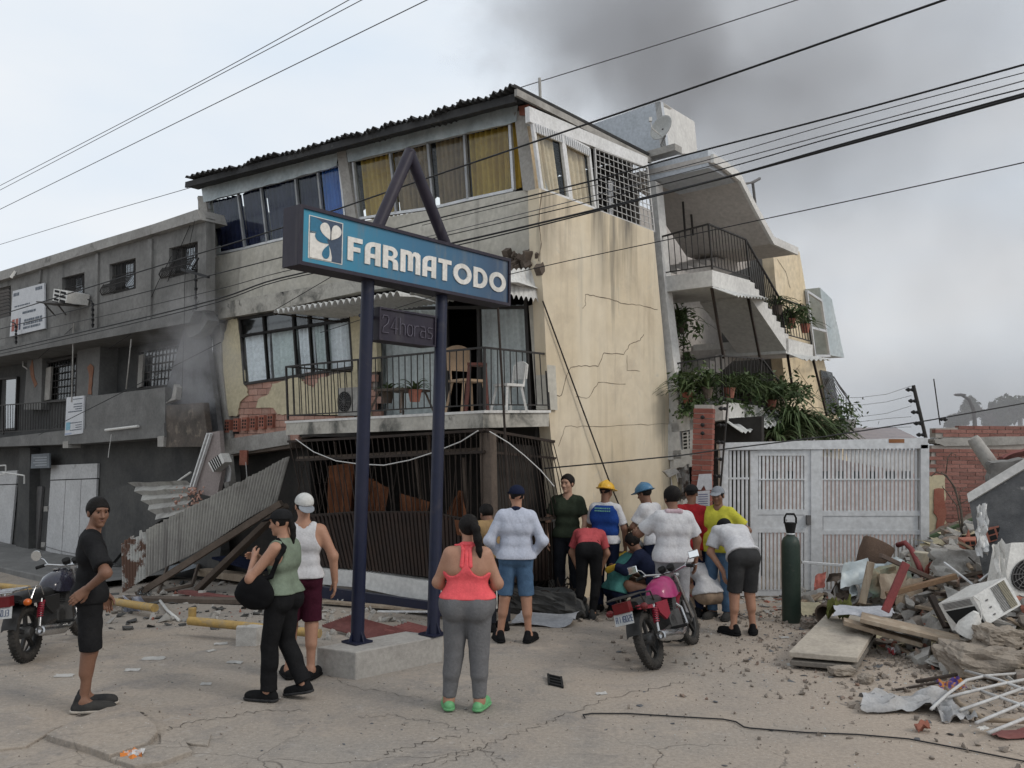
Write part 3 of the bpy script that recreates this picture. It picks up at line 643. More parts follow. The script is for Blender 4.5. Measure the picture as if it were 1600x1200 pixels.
MB().tube([PB(462, 686, -1.36), PB(490, 706, -1.36), PB(525, 720, -1.36), PB(560, 725, -1.36), PB(600, 727, -1.36), PB(640, 719, -1.36), PB(680, 706, -1.36), PB(720, 690, -1.36), PB(747, 673, -1.36)], 0.008, 5).tube([PB(765, 674, -1.36), PB(795, 692, -1.3), PB(820, 712, -1.2), PB(845, 735, -1.1), PB(866, 760, -1.0)], .007, 5).build('loose_cable', M_whitecable, cb)
MB().tube([PA(848, 470, -.03), PA(905, 625, -.06), PA(955, 760, -.10), PA(992, 848, -.12)], 0.012, 6).build('slack_cable', M_iron, cb)
# ------------------------------------------------------------------ stair tower on the right side of the cream building
def bz(px, py, a): # building depth and height of a picture point in plane a
    p = PA(px, py, a); return (p - CORN).dot(V), p.z
def sprism(name, prof, a0, a1, m, parent=cb):   # prof in (b, z)
    return MB().prism([W(a0, b, z) for b, z in prof], -U * (a1 - a0)).build(name, m, parent)
AO = -0.8
top = [bz(x, y, AO) for x, y in [(1110, 243), (1130, 255), (1152, 273), (1175, 318), (1205, 372), (1243, 389)]]
pf = top + [(b, z - 0.11) for b, z in reversed(top)]
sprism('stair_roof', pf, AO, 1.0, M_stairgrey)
sprism('stair_roof_edge', [(b, z + .02) for b, z in top] + [(b, z - 0.13) for b, z in reversed(top)], AO - .06, AO - .003, M_stairwhite)
MB().prism([PB(x, y, 3.45) for x, y in [(1012, 257), (1106, 232), (1107, 262), (1016, 283)]], V * 1.2).build('stair_header', M_tank, cb)
MB().prism([PB(x, y, 3.42) for x, y in [(1011, 284), (1024, 283), (1040, 462), (1062, 645), (1068, 800), (1050, 800), (1044, 645), (1022, 380)]], V * .25).build('stair_column', M_stairwhite, cb)
def landing(name, f, s, m=M_stairwhite):     # f: front-right top/bottom at AO, s: far-right
    (x0, y0, y0b), (x1, y1, y1b) = f, s
    pr = [bz(x0, y0, AO), bz(x1, y1, AO), bz(x1, y1b, AO), bz(x0, y0b, AO)]
    return sprism(name, pr, AO, 1.2, m)
landing('landing', (1113, 422, 447), (1172, 438, 462))
landing('landing', (1228, 528, 552), (1270, 539, 557))
landing('landing', (1130, 627, 655), (1184, 634, 660))
def flight(p0, p1, n, th, a0, a1, m, name='stair_flight'):
    (b0, z0), (b1, z1) = p0, p1; pr = []
    for i in range(n):
        pr.append((lerp(b0, b1, i / n), lerp(z0, z1, i / n))); pr.append((lerp(b0, b1, (i + 1) / n), lerp(z0, z1, i / n)))
    pr.append((b1, z1)); pr += [(b1, z1 - th), (b0, z0 - th)]
    return sprism(name, pr, a0, a1, m)
flight(bz(1172, 440, AO), bz(1232, 530, AO), 9, 0.30, AO, 0.2, M_stairwhite)
flight(bz(1184, 636, AO), bz(1240, 700, AO), 7, 0.30, AO, 0.2, M_stairwhite)
L2 = bz(1240, 532, AO); L3 = bz(1150, 630, AO); L1 = bz(1140, 430, AO)
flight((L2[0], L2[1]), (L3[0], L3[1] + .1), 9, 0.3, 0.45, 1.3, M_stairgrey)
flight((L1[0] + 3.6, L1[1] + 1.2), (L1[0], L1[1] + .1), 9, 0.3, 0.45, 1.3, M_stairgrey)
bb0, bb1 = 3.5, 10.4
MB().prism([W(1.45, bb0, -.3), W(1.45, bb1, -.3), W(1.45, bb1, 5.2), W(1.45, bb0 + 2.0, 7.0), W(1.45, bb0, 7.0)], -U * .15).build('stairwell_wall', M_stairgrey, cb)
wz = bz(1205, 375, AO)[0]
# far side wall and its windows
rpoly('wall', [(1207, 386), (1249, 393), (1263, 475), (1287, 562), (1308, 645), (1325, 720), (1240, 720), (1222, 560)], -0.10, 0.25, M_creamfar)
MB().prism([PA(1207, 386, 0.2), PA(1245, 393, 0.2), PA(1320, 720, .2), PA(1215, 720, .2)], -U * 3).build('far_block', M_gconc, cb)
def crack2(px): crack(px, 0.012, -0.106)
crack2([(1215, 405), (1228, 425), (1235, 450)]); crack2([(1245, 575), (1262, 600), (1270, 640)]); crack2([(1225, 600), (1250, 570)])
bw = MB().prism([PA(x, y, -.12) for x, y in [(1257, 452), (1276, 470), (1296, 560), (1270, 556)]], U * .35).build('bay_window', M_galv, cb)
framed('bay_frame', [PA(x, y, -.5) for x, y in [(1260, 455), (1283, 470), (1296, 556), (1273, 556)]], .05, .05, U, M_alu, cb)
MB().bar(PA(1268, 512, -.5), PA(1291, 518, -.5), .05, .05).build('bay_rail', M_alu, cb)
MB().prism([PA(x, y, -.13) for x, y in [(1281, 578), (1299, 582), (1313, 646), (1292, 646)]], U * .02).build('window', M_gldark, cb)
gq = [PA(x, y, -.14) for x, y in [(1281, 580), (1300, 584)]]
wg = MB(); 
wg.bar(PA(1302, 588, -.2), PA(1329, 630, -.55), .03, .03).bar(PA(1329, 630, -.55), PA(1327, 642, -.55), .03, .03).bar(PA(1327, 642, -.55), PA(1290, 646, -.2), .03, .03).bar(PA(1285, 600, -.2), PA(1320, 646, -.5), .02, .02)
wgo = wg.build('window_grille', M_greyiron, cb)
for k in range(9):
    s = k / 8; p0 = PA(lerp(1283, 1304, s), lerp(588, 592, s), -.2); p1 = PA(lerp(1290, 1327, s), lerp(645, 640, s), -.2 - .35 * s); mm = lerp(p0, p1, .6) + U * .12
    rod('bar', p0, mm, .008, M_greyiron, wgo); rod('bar', mm, p1, .008, M_greyiron, wgo)
# railings of the landings
AR = -0.76
railing('landing_railing', [PB(1026, 372, 3.5), PA(1107, 350, AR), PA(1165, 374, AR), PA(1218, 466, AR)], [PB(1030, 432, 3.5), PA(1113, 421, AR), PA(1172, 438, AR), PA(1228, 526, AR)], [9, 12, 14], M_iron, cb)
railing('landing_railing', [PA(1218, 466, AR), PA(1260, 480, AR)], [PA(1228, 527, AR), PA(1268, 538, AR)], [9], M_iron, cb)
railing('landing_railing', [PB(1046, 570, 3.5), PA(1126, 556, AR), PA(1190, 560, AR), PA(1224, 606, AR)], [PB(1050, 640, 3.5), PA(1130, 627, AR), PA(1184, 634, AR), PA(1240, 694, AR)], [9, 11, 8], M_iron, cb)
for p0, p1 in (((1112, 450), (1131, 560)), ((1169, 466), (1188, 562)), ((1230, 552), (1240, 618)), ((1270, 560), (1292, 650))):
    MB().bar(PA(*p0, AR), PA(*p1, AR), .04, .04, up=V).build('post', M_rustiron, cb)
for p0, p1 in (((1067, 315), (1071, 372)), ((1080, 335), (1083, 368))):
    MB().bar(PA(*p0, .2), PA(*p1, .2), .03, .03, up=V).build('post', M_iron, cb)
def canopy(c, n, m, parent=cb, amp=.02):
    P = []
    for j in range(4):
        r = []
        for i in range(n * 6 + 1):
            s = i / (n * 6); r.append(lerp(lerp(c[0], c[1], s), lerp(c[3], c[2], s), j / 3) + UP * amp * math.sin(s * n * 2 * math.pi))
        P.append(r)
    return MB().sheet(P, UP * -.008).build('canopy', m, parent, smooth='auto')
canopy([PA(1113, 449, -.8), PA(1196, 468, -.8), PA(1200, 466, -1.25), PA(1150, 462, -1.25)], 10, M_corrwhite)
canopy([PA(1130, 656, -.8), PA(1215, 640, -.8), PA(1224, 662, -1.3), PA(1160, 676, -1.3)], 10, M_corrwhite)
canopy([PA(1230, 552, -.8), PA(1280, 558, -.8), PA(1298, 562, -1.2), PA(1255, 562, -1.2)], 6, M_corrwhite)
# roof tank room and gear
fpoly('roof_tank_room', [(920, 196), (1032, 158), (1042, 238), (1000, 250), (935, 222)], 4.0, 0.1, M_tank)
pA = PB(1032, 158, 4.0); pB = PB(1042, 240, 4.0)
pk = [pA + U * .003, pB + U * .003, PB(1090, 240, 6.2), PB(1085, 190, 6.2)]
MB().prism(pk, -U * .12).build('roof_tank_side', M_stairwhite, cb)
MB().prism([PB(920, 196, 4.1), pA + V * .11, PB(1085, 190, 6.2) - U * .05, PB(985, 220, 6.2)], UP * -.05).build('roof_tank_top', M_conc, cb)
# ground level recess with the air conditioner
MB().prism([PB(x, y, 3.44) for x, y in [(1050, 648), (1130, 632), (1130, 656), (1052, 668)]], V * .2).build('beam', M_stairgrey, cb)
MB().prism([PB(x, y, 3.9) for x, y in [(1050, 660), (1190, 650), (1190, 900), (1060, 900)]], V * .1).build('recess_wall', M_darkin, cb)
framed('ac_niche', [PB(x, y, 3.42) for x, y in [(1050, 662), (1092, 656), (1092, 714), (1054, 718)]], .07, .3, -V, M_stairwhite, cb)
def ac_unit(name, label, q, nrm, depth, m=M_plastic_w, fan=True, fanpos=(0.36, 0.5), grid=8):
    """q: front face corners tl,tr,br,bl"""
    q = [Vector(p) for p in q]; t = thing(name, label, 'air conditioner', (q[2] + q[3]) / 2 - nrm * depth / 2)
    MB().prism(q, -nrm * depth).build('casing', m, t)
    X = (q[1] - q[0]); Y = (q[3] - q[0]); x = X.normalized(); y = Y.normalized(); W_, H_ = X.length, Y.length
    if fan:
        c = q[0] + X * fanpos[0] + Y * fanpos[1] + nrm * .004; r = min(W_ * .34, H_ * .44)
        MB().lathe([(r, 0), (r, .01), (.001, .012)], 20, Matrix((x, -y, nrm)).transposed(), c).build('fan_opening', M_dark, t)
        gd = MB()
        for k in range(1, 6):
            rr = r * k / 5; gd.tube([c + nrm * .02 + (x * math.cos(a) + y * math.sin(a)) * rr for a in [i * math.pi / 10 for i in range(20)]], .004, 4, closed=True)
        for k in range(6):
            a = k * math.pi / 6; gd.tube([c + nrm * .022 + (x * math.cos(a) + y * math.sin(a)) * r, c + nrm * .022 - (x * math.cos(a) + y * math.sin(a)) * r], .004, 4)
        gd.build('fan_guard', M_greyiron, t)
    else:
        for i in range(grid):
            b = MB(); s = (i + .5) / grid
            MB().prism([q[0] + X * .1 + Y * (s - .3 / grid) + nrm * .003, q[0] + X * .9 + Y * (s - .3 / grid) + nrm * .003, q[0] + X * .9 + Y * (s + .25 / grid) + nrm * .003, q[0] + X * .1 + Y * (s + .25 / grid) + nrm * .003], nrm * .004).build('louvre_slot', M_dark, t)
        MB().bar(q[0] + X * .5 + nrm * .01, q[3] + X * .5 + nrm * .01, .03, .012, up=nrm).build('rib', m, t)
    return t
ac_unit('air_conditioner', 'white slatted air conditioner in the recess beside the brick gate pillar', [PB(x, y, 3.40) for x, y in [(1066, 676), (1084, 673), (1084, 706), (1067, 709)]], -V, .3, fan=False, grid=6)
# satellite dish on the roof
dsh = thing('satellite_dish', 'grey satellite dish on the stair tower roof', 'satellite dish', PB(1035, 232, 3.6))
dc = PB(1034, 200, 3.6); dn = (Vector((-0.75, -0.65, 0.25))).normalized(); qx = dn.to_track_quat('Z', 'Y').to_matrix()
MB().lathe([(0.001, .0), (.08, .005), (.15, .02), (.21, .045), (.235, .06), (.24, .052), (.21, .036), (.15, .012), (.001, -.008)], 24, qx, dc - dn * .03).build('dish', pm('dish_grey', (0.42, 0.42, 0.40), 0.5, (0.34, 0.34, 0.32), 4.0), dsh, smooth=True)
MB().tube([dc - dn * .02, dc - dn * .1 - UP * .1, PB(1033, 226, 3.6), PB(1035, 236, 3.6)], .018, 6).build('mast', M_greyiron, dsh)
MB().tube([dc - UP * .16 - dn * .02, dc + dn * .28 - UP * .14, dc + dn * .32 - UP * .04], .010, 6).box(dc + dn * .32, .05, .05, .07).build('feed_arm', M_plastic_w, dsh)
MB().bar(PB(1010, 246, 3.5), PB(1060, 232, 3.5), .25, .12).build('roof_upstand', M_conc, cb)
# bracket on the far roof edge
MB().tube([PA(1180, 318, -.2), PA(1176, 285, -.2), PA(1160, 288, -.2)], .03, 6).tube([PA(1176, 285, -.2), PA(1187, 279, -.2)], .03, 6).build('roof_bracket', M_greyiron, cb)
# ------------------------------------------------------------------ grey building on the left
BL = -0.6
lb = thing('apartment_building', 'long grey concrete building with balconies left of the leaning cream building', 'building', PB(60, 880, BL))
def lpoly(name, px, b, th, m, parent=lb): return MB().prism([PB(x, y, b) for x, y in px], V * th).build(name, m, parent)
# upper wall around four windows: bands and piers
TL = [(-120, 470), (0, 437), (155, 390), (311, 343)]; BT = [(-120, 562), (0, 541), (290, 489), (322, 484)]
def band(name, top, bot, b, th, m, n=1): return lpoly(name, top + list(reversed(bot)), b, th, m)
WIN = [(-60, 17, 462, 510), (97, 132, 431, 473), (171, 212, 410, 458), (264, 309, 385, 432)]
def yt(x): return polyline(TL, x)
def yb(x): return polyline(BT, x)
def slope(x, x0, y): return y - 0.25 * (x - x0)
xs = [-120]
prev = -120
for (x0, x1, y0, y1) in WIN:
    if x0 > prev: lpoly('wall', [(prev, yt(prev)), (x0, yt(x0)), (x0, yb(x0)), (prev, yb(prev))], BL, .2, M_gconc)
    ya, yb1 = y0 + 3, slope(x1, x0, y0 + 3); yc, yd = slope(x1, x0, y1 + 3), y1 + 3
    lpoly('wall', [(x0, yt(x0)), (x1, yt(x1)), (x1, yb1), (x0, ya)], BL, .2, M_gconc)
    lpoly('wall', [(x0, yd), (x1, yc), (x1, yb(x1)), (x0, yb(x0))], BL, .2, M_gconc)
    # window: dark frame, panes, bulging grille
    q = [PB(x0, ya, BL + .12), PB(x1, yb1, BL + .12), PB(x1, yc, BL + .12), PB(x0, yd, BL + .12)]
    w = framed('window', q, .06, .06, -V, M_iron, lb)
    m0, m1 = lerp(q[0], q[1], .5), lerp(q[3], q[2], .5)
    for qq in ([q[0], m0, m1, q[3]], [m0, q[1], q[2], m1]): MB().prism([p + V * .02 for p in qq], V * .006).build('pane', glass('pale_pane', (.7, .75, .8), .35, .35), w)
    MB().bar(m0, m1, .05, .05, up=V).build('mullion', M_iron, w)
    MB().prism([p + V * .5 for p in q], V * .02).build('room_dark', M_curt_grey if x0 > 0 else M_darkin, w)
    if x0 > 0:
        def bulge(s, t):
            k = 0.16 * sstep(.45, .92, t) * (1 - sstep(.93, 1.0, t) * .4)
            return lerp(lerp(q[0], q[1], s), lerp(q[3], q[2], s), t * 1.04) - V * (k + .05)
        gm = MB().tube([bulge(-.03, t / 8) for t in range(9)], .014, 5).build('window_grille', M_iron, lb)
        nb = 9
        for k in range(nb + 1):
            s = k / nb
            MB().tube([bulge(s + .035 * math.sin(t * math.pi), t / 10) for t in range(11)], .009, 4).build('bar', M_iron, gm)
            if k < nb: MB().tube([bulge(s + .5 / nb - .045 * math.sin(t * math.pi), t / 10) for t in range(11)], .009, 4).build('bar', M_iron, gm)
        for t in (0.02, .45, .75, .98): MB().tube([bulge(i / 6, t) for i in range(7)], .012, 4).build('rail', M_iron, gm)
    else:
        for k in range(9):
            s = (k + .5) / 9; MB().prism([lerp(q[0], q[3], s - .05) - V * .06, lerp(q[1], q[2], s - .05) - V * .06, lerp(q[1], q[2], s + .03) - V * .02, lerp(q[0], q[3], s + .03) - V * .02], V * .01).build('louvre', M_greyiron, w)
    prev = x1
lpoly('wall', [(prev, yt(prev)), (322, yt(322)), (322, yb(322)), (prev, yb(prev))], BL, .2, M_gconc)
for x0, x1, y0, y1 in ((149, 153, 397, 516), (231, 237, 374, 502), (61, 64, 420, 442)):
    lpoly('pilaster', [(x0, y0), (x1, y0 - 1), (x1 - 2, y1 - 1), (x0 - 2, y1)], BL - .05, .06, M_gconc)
# coping and ledges
lpoly('coping', [(-120, 460), (0, 424), (150, 377), (240, 350), (308, 327), (313, 343), (155, 390), (0, 438), (-120, 476)], BL - .14, .6, M_parapet)
lpoly('ledge', [(-120, 562), (0, 541), (290, 489), (303, 487), (296, 504), (0, 557), (-120, 578)], BL - .1, 1.4, M_gconc2)
lpoly('roof_slab', [(-120, 474), (0, 437), (311, 342), (311, 350), (0, 445), (-120, 482)], BL + .2, 5, M_darkwall)
# small lamp on coping
MB().bar(PB(17, 434, BL - .25), PB(24, 424, BL - .16), .07, .07).build('floodlight', M_plastic_w, lb)
# first-floor recessed wall, piers, windows
BR = 0.45
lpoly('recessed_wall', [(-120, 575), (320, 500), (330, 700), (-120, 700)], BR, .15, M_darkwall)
lpoly('pier', [(43, 556), (66, 552), (64, 640), (37, 640)], BR - .25, .3, M_gconc2)
lpoly('pier', [(121, 548), (157, 538), (153, 622), (119, 626)], BR - .45, .5, M_gconc2)
for cx in ([(50, 560), (53, 585), (58, 600), (54, 606), (49, 590), (46, 575)], [(141, 568), (146, 574), (144, 600), (143, 616), (137, 616), (139, 590), (136, 575)]):
    lpoly('exposed_brick', ragged(cx, .8, 3), BR - .47 if cx[0][0] > 100 else BR - .262, .01, pm('exposed_red_clay', (0.22, 0.10, 0.06), .95, (.28, .15, .10), 6))
def barred(px, b, rows, cols):
    q = [PB(x, y, b) for x, y in px]; w = framed('window', q, .07, .06, -V, M_iron, lb)
    MB().prism([p + V * .03 for p in q], V * .006).build('pane', glass('dim_pane', (.7, .75, .8), .13, .35), w)
    for k in range(1, rows): rod('bar', lerp(q[0], q[3], k / rows), lerp(q[1], q[2], k / rows), .016, M_iron, w)
    for k in range(1, cols): rod('bar', lerp(q[0], q[1], k / cols) - V * .02, lerp(q[3], q[2], k / cols) - V * .02, .009, M_iron, w)
barred([(68, 568), (122, 556), (119, 624), (65, 628)], BR - .1, 6, 12)
barred([(218, 549), (285, 536), (280, 602), (215, 607)], BR - .1, 5, 12)
lpoly('side_light', [(72, 575), (80, 573), (77, 624), (69, 626)], BR - .18, .05, M_conc); lpoly('side_light', [(217, 555), (224, 553), (221, 604), (214, 606)], BR - .18, .05, M_conc)
dr = framed('balcony_door', [PB(x, y, BR - .05) for x, y in [(0, 592), (28, 590), (25, 670), (-4, 672)]], .08, .06, -V, M_iron, lb)
MB().prism([PB(x, y, BR - .03) for x, y in [(10, 594), (26, 592), (23, 668), (8, 670)]], V * .02).build('pane', glass('pale_pane'), dr)
MB().prism([PB(x, y, BR + .1) for x, y in [(12, 594), (26, 592), (23, 668), (10, 670)]], V * .02).build('blind', M_curt_white, dr)
# balcony: railing, solid parapet, slab
rt2 = [PB(-60, 647, BL - .02), PB(5, 633, BL - .02), PB(105, 626, BL - .02)]; rb2 = [PB(-60, 683, BL - .02), PB(5, 679, BL - .02), PB(103, 673, BL - .02)]
railing('balcony_railing', rt2, rb2, [6, 24], M_iron, lb, rr=.009)
lpoly('parapet', [(104, 625), (150, 618), (258, 605), (258, 662), (103, 672)], BL, .14, M_gconc2)
lpoly('slab', [(-120, 692), (0, 684), (104, 672), (256, 661), (257, 683), (130, 693), (0, 698), (-120, 702)], BL - .03, 1.2, M_gconc2)
lpoly('slab_nib', [(98, 690), (106, 689), (106, 700), (98, 700)], BL - .04, .3, M_conc); lpoly('slab_nib', [(246, 682), (256, 681), (255, 698), (246, 698)], BL - .04, .3, M_conc)
o = lpoly('stained_panel', ragged([(258, 634), (318, 629), (326, 698), (254, 699)], .6, 3), BL + .02, .12, pm('scorched_panel', (0.12, 0.10, 0.085), .95, (.07, .062, .055), 3.0, stain=((.24, .20, .16), 3.5, .55, .72)))
lpoly('broken_block', ragged([(260, 628), (274, 624), (276, 605), (272, 600), (268, 622), (259, 630)], .5, 2), BL - .02, .12, M_conc)
# leaning wall slab at the end of the floor, smoke-blackened
lpoly('fallen_wall', [(290, 494), (318, 492), (344, 690), (320, 694), (318, 630), (258, 632), (262, 600), (280, 540)], BL + .35, .1, pm('smoky_grey_wall', (0.19, 0.195, 0.205), .95, (0.13, 0.13, 0.135), 1.5, stain=((0.06, .06, .06), 1.3, .5, .7)))
lpoly('crushed_corner', ragged([(292, 492), (318, 482), (325, 500), (312, 520), (296, 528), (286, 510)], 2, 3), BL + .1, .25, M_gconc)
# conduits, tube light
MB().tube([PB(115, 505, BL - .06), PB(112, 628, BL - .06)], .018, 5).build('conduit', M_conc, lb)
MB().tube([PB(205, 530, BL - .06), PB(201, 570, BL - .1), PB(197, 608, BL - .06)], .014, 5).build('conduit', M_conc, lb)
MB().tube([PB(165, 672, BL - .1), PB(216, 666, BL - .1)], .03, 8).build('tube_light', M_plastic_w, lb)
MB().tube([PB(174, 679, BL - .1), PB(171, 700, BL - .1), PB(169, 715, BL - .1)], .008, 5).build('dangling_wire', M_whitecable, lb)
MB().tube([PB(36, 565, BR - .3), PB(36, 572, BR - .35), PB(43, 577, BR - .3)], .02, 5).build('broken_pipe', M_plastic_w, lb)
# cables tacked on the wall
for pts in ([(115, 510), (60, 560)], [(235, 500), (170, 545)], [(268, 400), (230, 480)], [(300, 345), (262, 440)], [(311, 470), (300, 490)]):
    MB().tube([PB(pts[0][0], pts[0][1], BL - .03), PB((pts[0][0] + pts[1][0]) / 2 - 3, (pts[0][1] + pts[1][1]) / 2 + 3, BL - .03), PB(pts[1][0], pts[1][1], BL - .03)], .008, 4).build('wall_cable', M_cable, lb)
# ground floor wall, doors
BG = -0.1
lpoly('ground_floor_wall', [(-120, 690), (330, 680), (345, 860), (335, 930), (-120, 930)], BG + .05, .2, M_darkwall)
lpoly('pier', [(30, 700), (47, 700), (44, 884), (24, 884)], BG - .2, .3, M_darkwall)
wd = pm('white_door_paint', (0.52, 0.52, 0.52), .55, (.44, .44, .44), 2, stain=((.25, .24, .23), 3, .6, .8), bump=.04)
for (x0, x1, y0, y1, xb0, xb1, yb_, n) in ((80, 152, 727, 724, 69, 147, 888, 3), (-40, 27, 738, 735, -48, 13, 884, 2)):
    d = lpoly('folding_door', [(x0, y0), (x1, y1), (lerp(x1, xb1, .14), lerp(y1, yb_, .14)), (lerp(x0, xb0, .14), lerp(y0, yb_, .14))], BG - .02, .06, wd)
    for k in range(n):
        s0, s1 = k / n + .006, (k + 1) / n - .006; A = lambda s, t: (lerp(lerp(x0, x1, s), lerp(xb0, xb1, s), t), lerp(lerp(y0, y1, s), yb_, t))
        MB().prism([PB(*A(s0, .15), BG - .03), PB(*A(s1, .15), BG - .03), PB(*A(s1, 1), BG - .03), PB(*A(s0, 1), BG - .03)], V * .05).build('leaf', wd, d)
    MB().box(PB(lerp(x0, xb0, .42) - 3, 795, BG - .06), .10, .06, .13).build('lock_box', M_conc, lb); MB().box(PB(lerp(x0, xb0, .8) - 3, 851, BG - .06), .10, .06, .12).build('lock_box', M_conc, lb)
MB().tube([PB(68, 853, BG - .08), PB(95, 861, BG - .12), PB(120, 866, BG - .1)], .008, 5).build('chain', M_greyiron, lb)
lpoly('narrow_door', [(58, 760), (66, 760), (56, 880), (46, 880)], BG - .02, .06, M_greyiron)
pl = lpoly('plaque', [(49, 710), (77, 708), (77, 731), (48, 732)], BG - .25, .04, pm('faded_blue_plaque', (.16, .18, .20), .6, (.12, .135, .15), 4)); 
for k in range(4): lpoly('lettering', [(52 + k % 2 * 3, 714.2 + k * 4), (73, 713.4 + k * 4), (73, 715.4 + k * 4), (52 + k % 2 * 3, 716.2 + k * 4)], BG - .256, .004, pm('plaque_print', (.3, .32, .34), .7), pl)
# bracket for a missing unit, far left
MB().tube([PB(-5, 728, BL), PB(9, 727, BL), PB(9, 740, BL), PB(-5, 744, BL)], .02, 5).tube([PB(4, 738, BL), PB(38, 743, BL), PB(38, 756, BL)], .02, 5).build('wall_bracket', M_plastic_w, lb)
# notice board and banner
def notice(name, label, px, b, rows, blocks, base=None):
    q = [PB(x, y, b) for x, y in px]; t = thing(name, label, 'sign', (q[2] + q[3]) / 2)
    MB().prism(q, V * .04).build('board', base or pm('white_banner', (.60, .61, .63), .7, (.54, .55, .57), 4, bump=.03), t)
    def at(s, t_): return lerp(lerp(q[0], q[1], s), lerp(q[3], q[2], s), t_) - V * .006
    ink = pm('grey_print', (.13, .15, .18), .8, bump=0); rr = random.Random(9)
    for (s0, s1, t0, h) in rows:
        s = s0; b_ = MB()
        while s < s1 - .02:
            w_ = min(rr.uniform(.02, .06), s1 - s); b_.prism([at(s, t0), at(s + w_, t0), at(s + w_, t0 + h), at(s, t0 + h)], V * .003); s += w_ + rr.uniform(.008, .02)
        b_.build('lettering', ink, t)
    for (s0, s1, t0, t1, c) in blocks: MB().prism([at(s0, t0), at(s1, t0), at(s1, t1), at(s0, t1)], V * .003).build('emblem', pm('print_%.2f_%.2f' % c[:2], c, .8, bump=0), t)
    return t
notice('sign_board', 'weathered white sign board with rows of print on the grey wall', [(20, 455), (69, 442), (70, 513), (15, 526)], BL - .06,
       [(.04, .22, .06, .07), (.74, .94, .05, .07), (.1, .6, .35, .03), (.36, .78, .52, .05), (.42, .95, .70, .05), (.40, .95, .78, .05), (.40, .88, .86, .05)],
       [(.05, .13, .64, .9, (.35, .12, .10)), (.16, .24, .64, .9, (.35, .13, .10)), (.27, .31, .64, .9, (.08, .09, .16))])
notice('banner', 'white printed banner hung on the grey balcony parapet', [(104, 621), (131, 618), (129, 677), (101, 681)], BL - .05,
       [(.4, .95, .06, .02), (.45, .95, .19, .025), (.45, .95, .26, .025), (.55, .95, .32, .025), (.15, .95, .38, .025), (.2, .95, .68, .02), (.6, .95, .75, .02), (.6, .95, .81, .02), (.3, .95, .87, .02)],
       [(.06, .3, .66, .86, (.22, .42, .52)), (.02, .38, .94, .98, (.35, .40, .52))])
# window air conditioner on its bracket
ac = ac_unit('air_conditioner', 'white window air conditioner on a bracket beside the sign board', [PB(x, y, BL - .55) for x, y in [(84, 451), (106, 456), (103, 473), (82, 470)]], -V, .5, fan=False, grid=3)
MB().tube([PB(70, 475, BL - .5), PB(86, 493, BL - .05)], .02, 5).tube([PB(86, 470, BL - .5), PB(103, 492, BL - .05)], .02, 5).bar(PB(70, 474, BL - .5), PB(112, 476, BL - .2), .5, .03).build('bracket', M_greyiron, ac)
# insulator racks carrying the cables along the facade
RACK = []
for i, (x, y0, y1) in enumerate(((145, 468, 512), (306, 415, 484), (25, 503, 538))):
    rk = thing('cable_rack', ['rack of black insulators at the middle of the grey wall', 'tall rack of black insulators beside the cream building', 'rack of black insulators in front of the sign board'][i], 'cable rack', PB(x, y1, BL - .2))
    rod('stem', PB(x, y1, BL - .2), PB(x, y0 + 6, BL - .2), .018, M_cable, rk)
    MB().tube([PB(x, y0 + 6, BL - .2), PB(x - 2, y0 + 2, BL - .2), PB(x - 8, y0, BL - .2)], .016, 5).build('hook', M_cable, rk)
    for k in range(5):
        p = PB(x, lerp(y0 + 8, y1 - 4, k / 4), BL - .2); MB().lathe([(.02, -.03), (.04, -.02), (.025, 0), (.04, .02), (.02, .03)], 10, None, p).build('insulator', M_cable, rk)
    if i == 1: MB().bar(PB(x - 22, y0 + 6, BL - .2), PB(x + 20, y0 + 18, BL - .2), .05, .05).bar(PB(x - 6, y0 + 6, BL - .2), PB(x + 4, y0 - 12, BL - .2), .03, .03).build('cross_arm', M_cable, rk)

# raised pavement in front of the grey building
pv = []
for i in range(27):
    a = 9.2 + i * .6; r = []
    for b, h in ((-.15, .14), (-1.5, .12), (-1.9, .12), (-1.93, .10), (-1.94, -.1)): p = W(a, b, 0); p.z = zg(p.x, p.y) + h + .012 * math.sin(a * 2.3 + b); r.append(p)
    pv.append(r)
tag(MB().sheet(pv).build('pavement', M_gconc2), kind='structure')
# ------------------------------------------------------------------ pylon sign
SN = U.copy()                                        # face normal; sign runs along V
s_l = PD(467, 357, 8.0)
def SP(px, py, off=0.0):                              # point on the sign face plane (offset towards the viewer)
    d = ray(px, py); t = ((s_l.dot(SN) + off) - CAMP.dot(SN)) / d.dot(SN); return CAMP + d * t
def s_uv(px, py):
    p = SP(px, py); return p
pb_l = PZ(558, 1005, .25); 
sg = thing('pylon_sign', 'tall dark blue pylon sign with teal pharmacy panel and triangular top', 'sign', PG(600, 1035))
SD = 0.24                                             # box depth
c_ = [SP(467, 310), SP(795, 412), SP(795, 486), SP(465, 404)]
zt0, zt1, zb0, zb1 = c_[0].z, c_[1].z, c_[3].z, c_[2].z
TOPZ = (zt0 + zt1) / 2; BOTZ = (zb0 + zb1) / 2
v0 = (c_[0].dot(V) + c_[3].dot(V)) / 2; v1 = (c_[1].dot(V) + c_[2].dot(V)) / 2; uu = s_l.dot(SN)
def SV(v, z, off=0.0): return U * (uu + off) + V * v + UP * z
fr = MB(); LN = v1 - v0
fr.prism([SV(v0, TOPZ), SV(v1, TOPZ), SV(v1, BOTZ), SV(v0, BOTZ)], -U * SD)
box_o = fr.build('sign_box', M_purple, sg)
bw_ = .035
rim = MB()
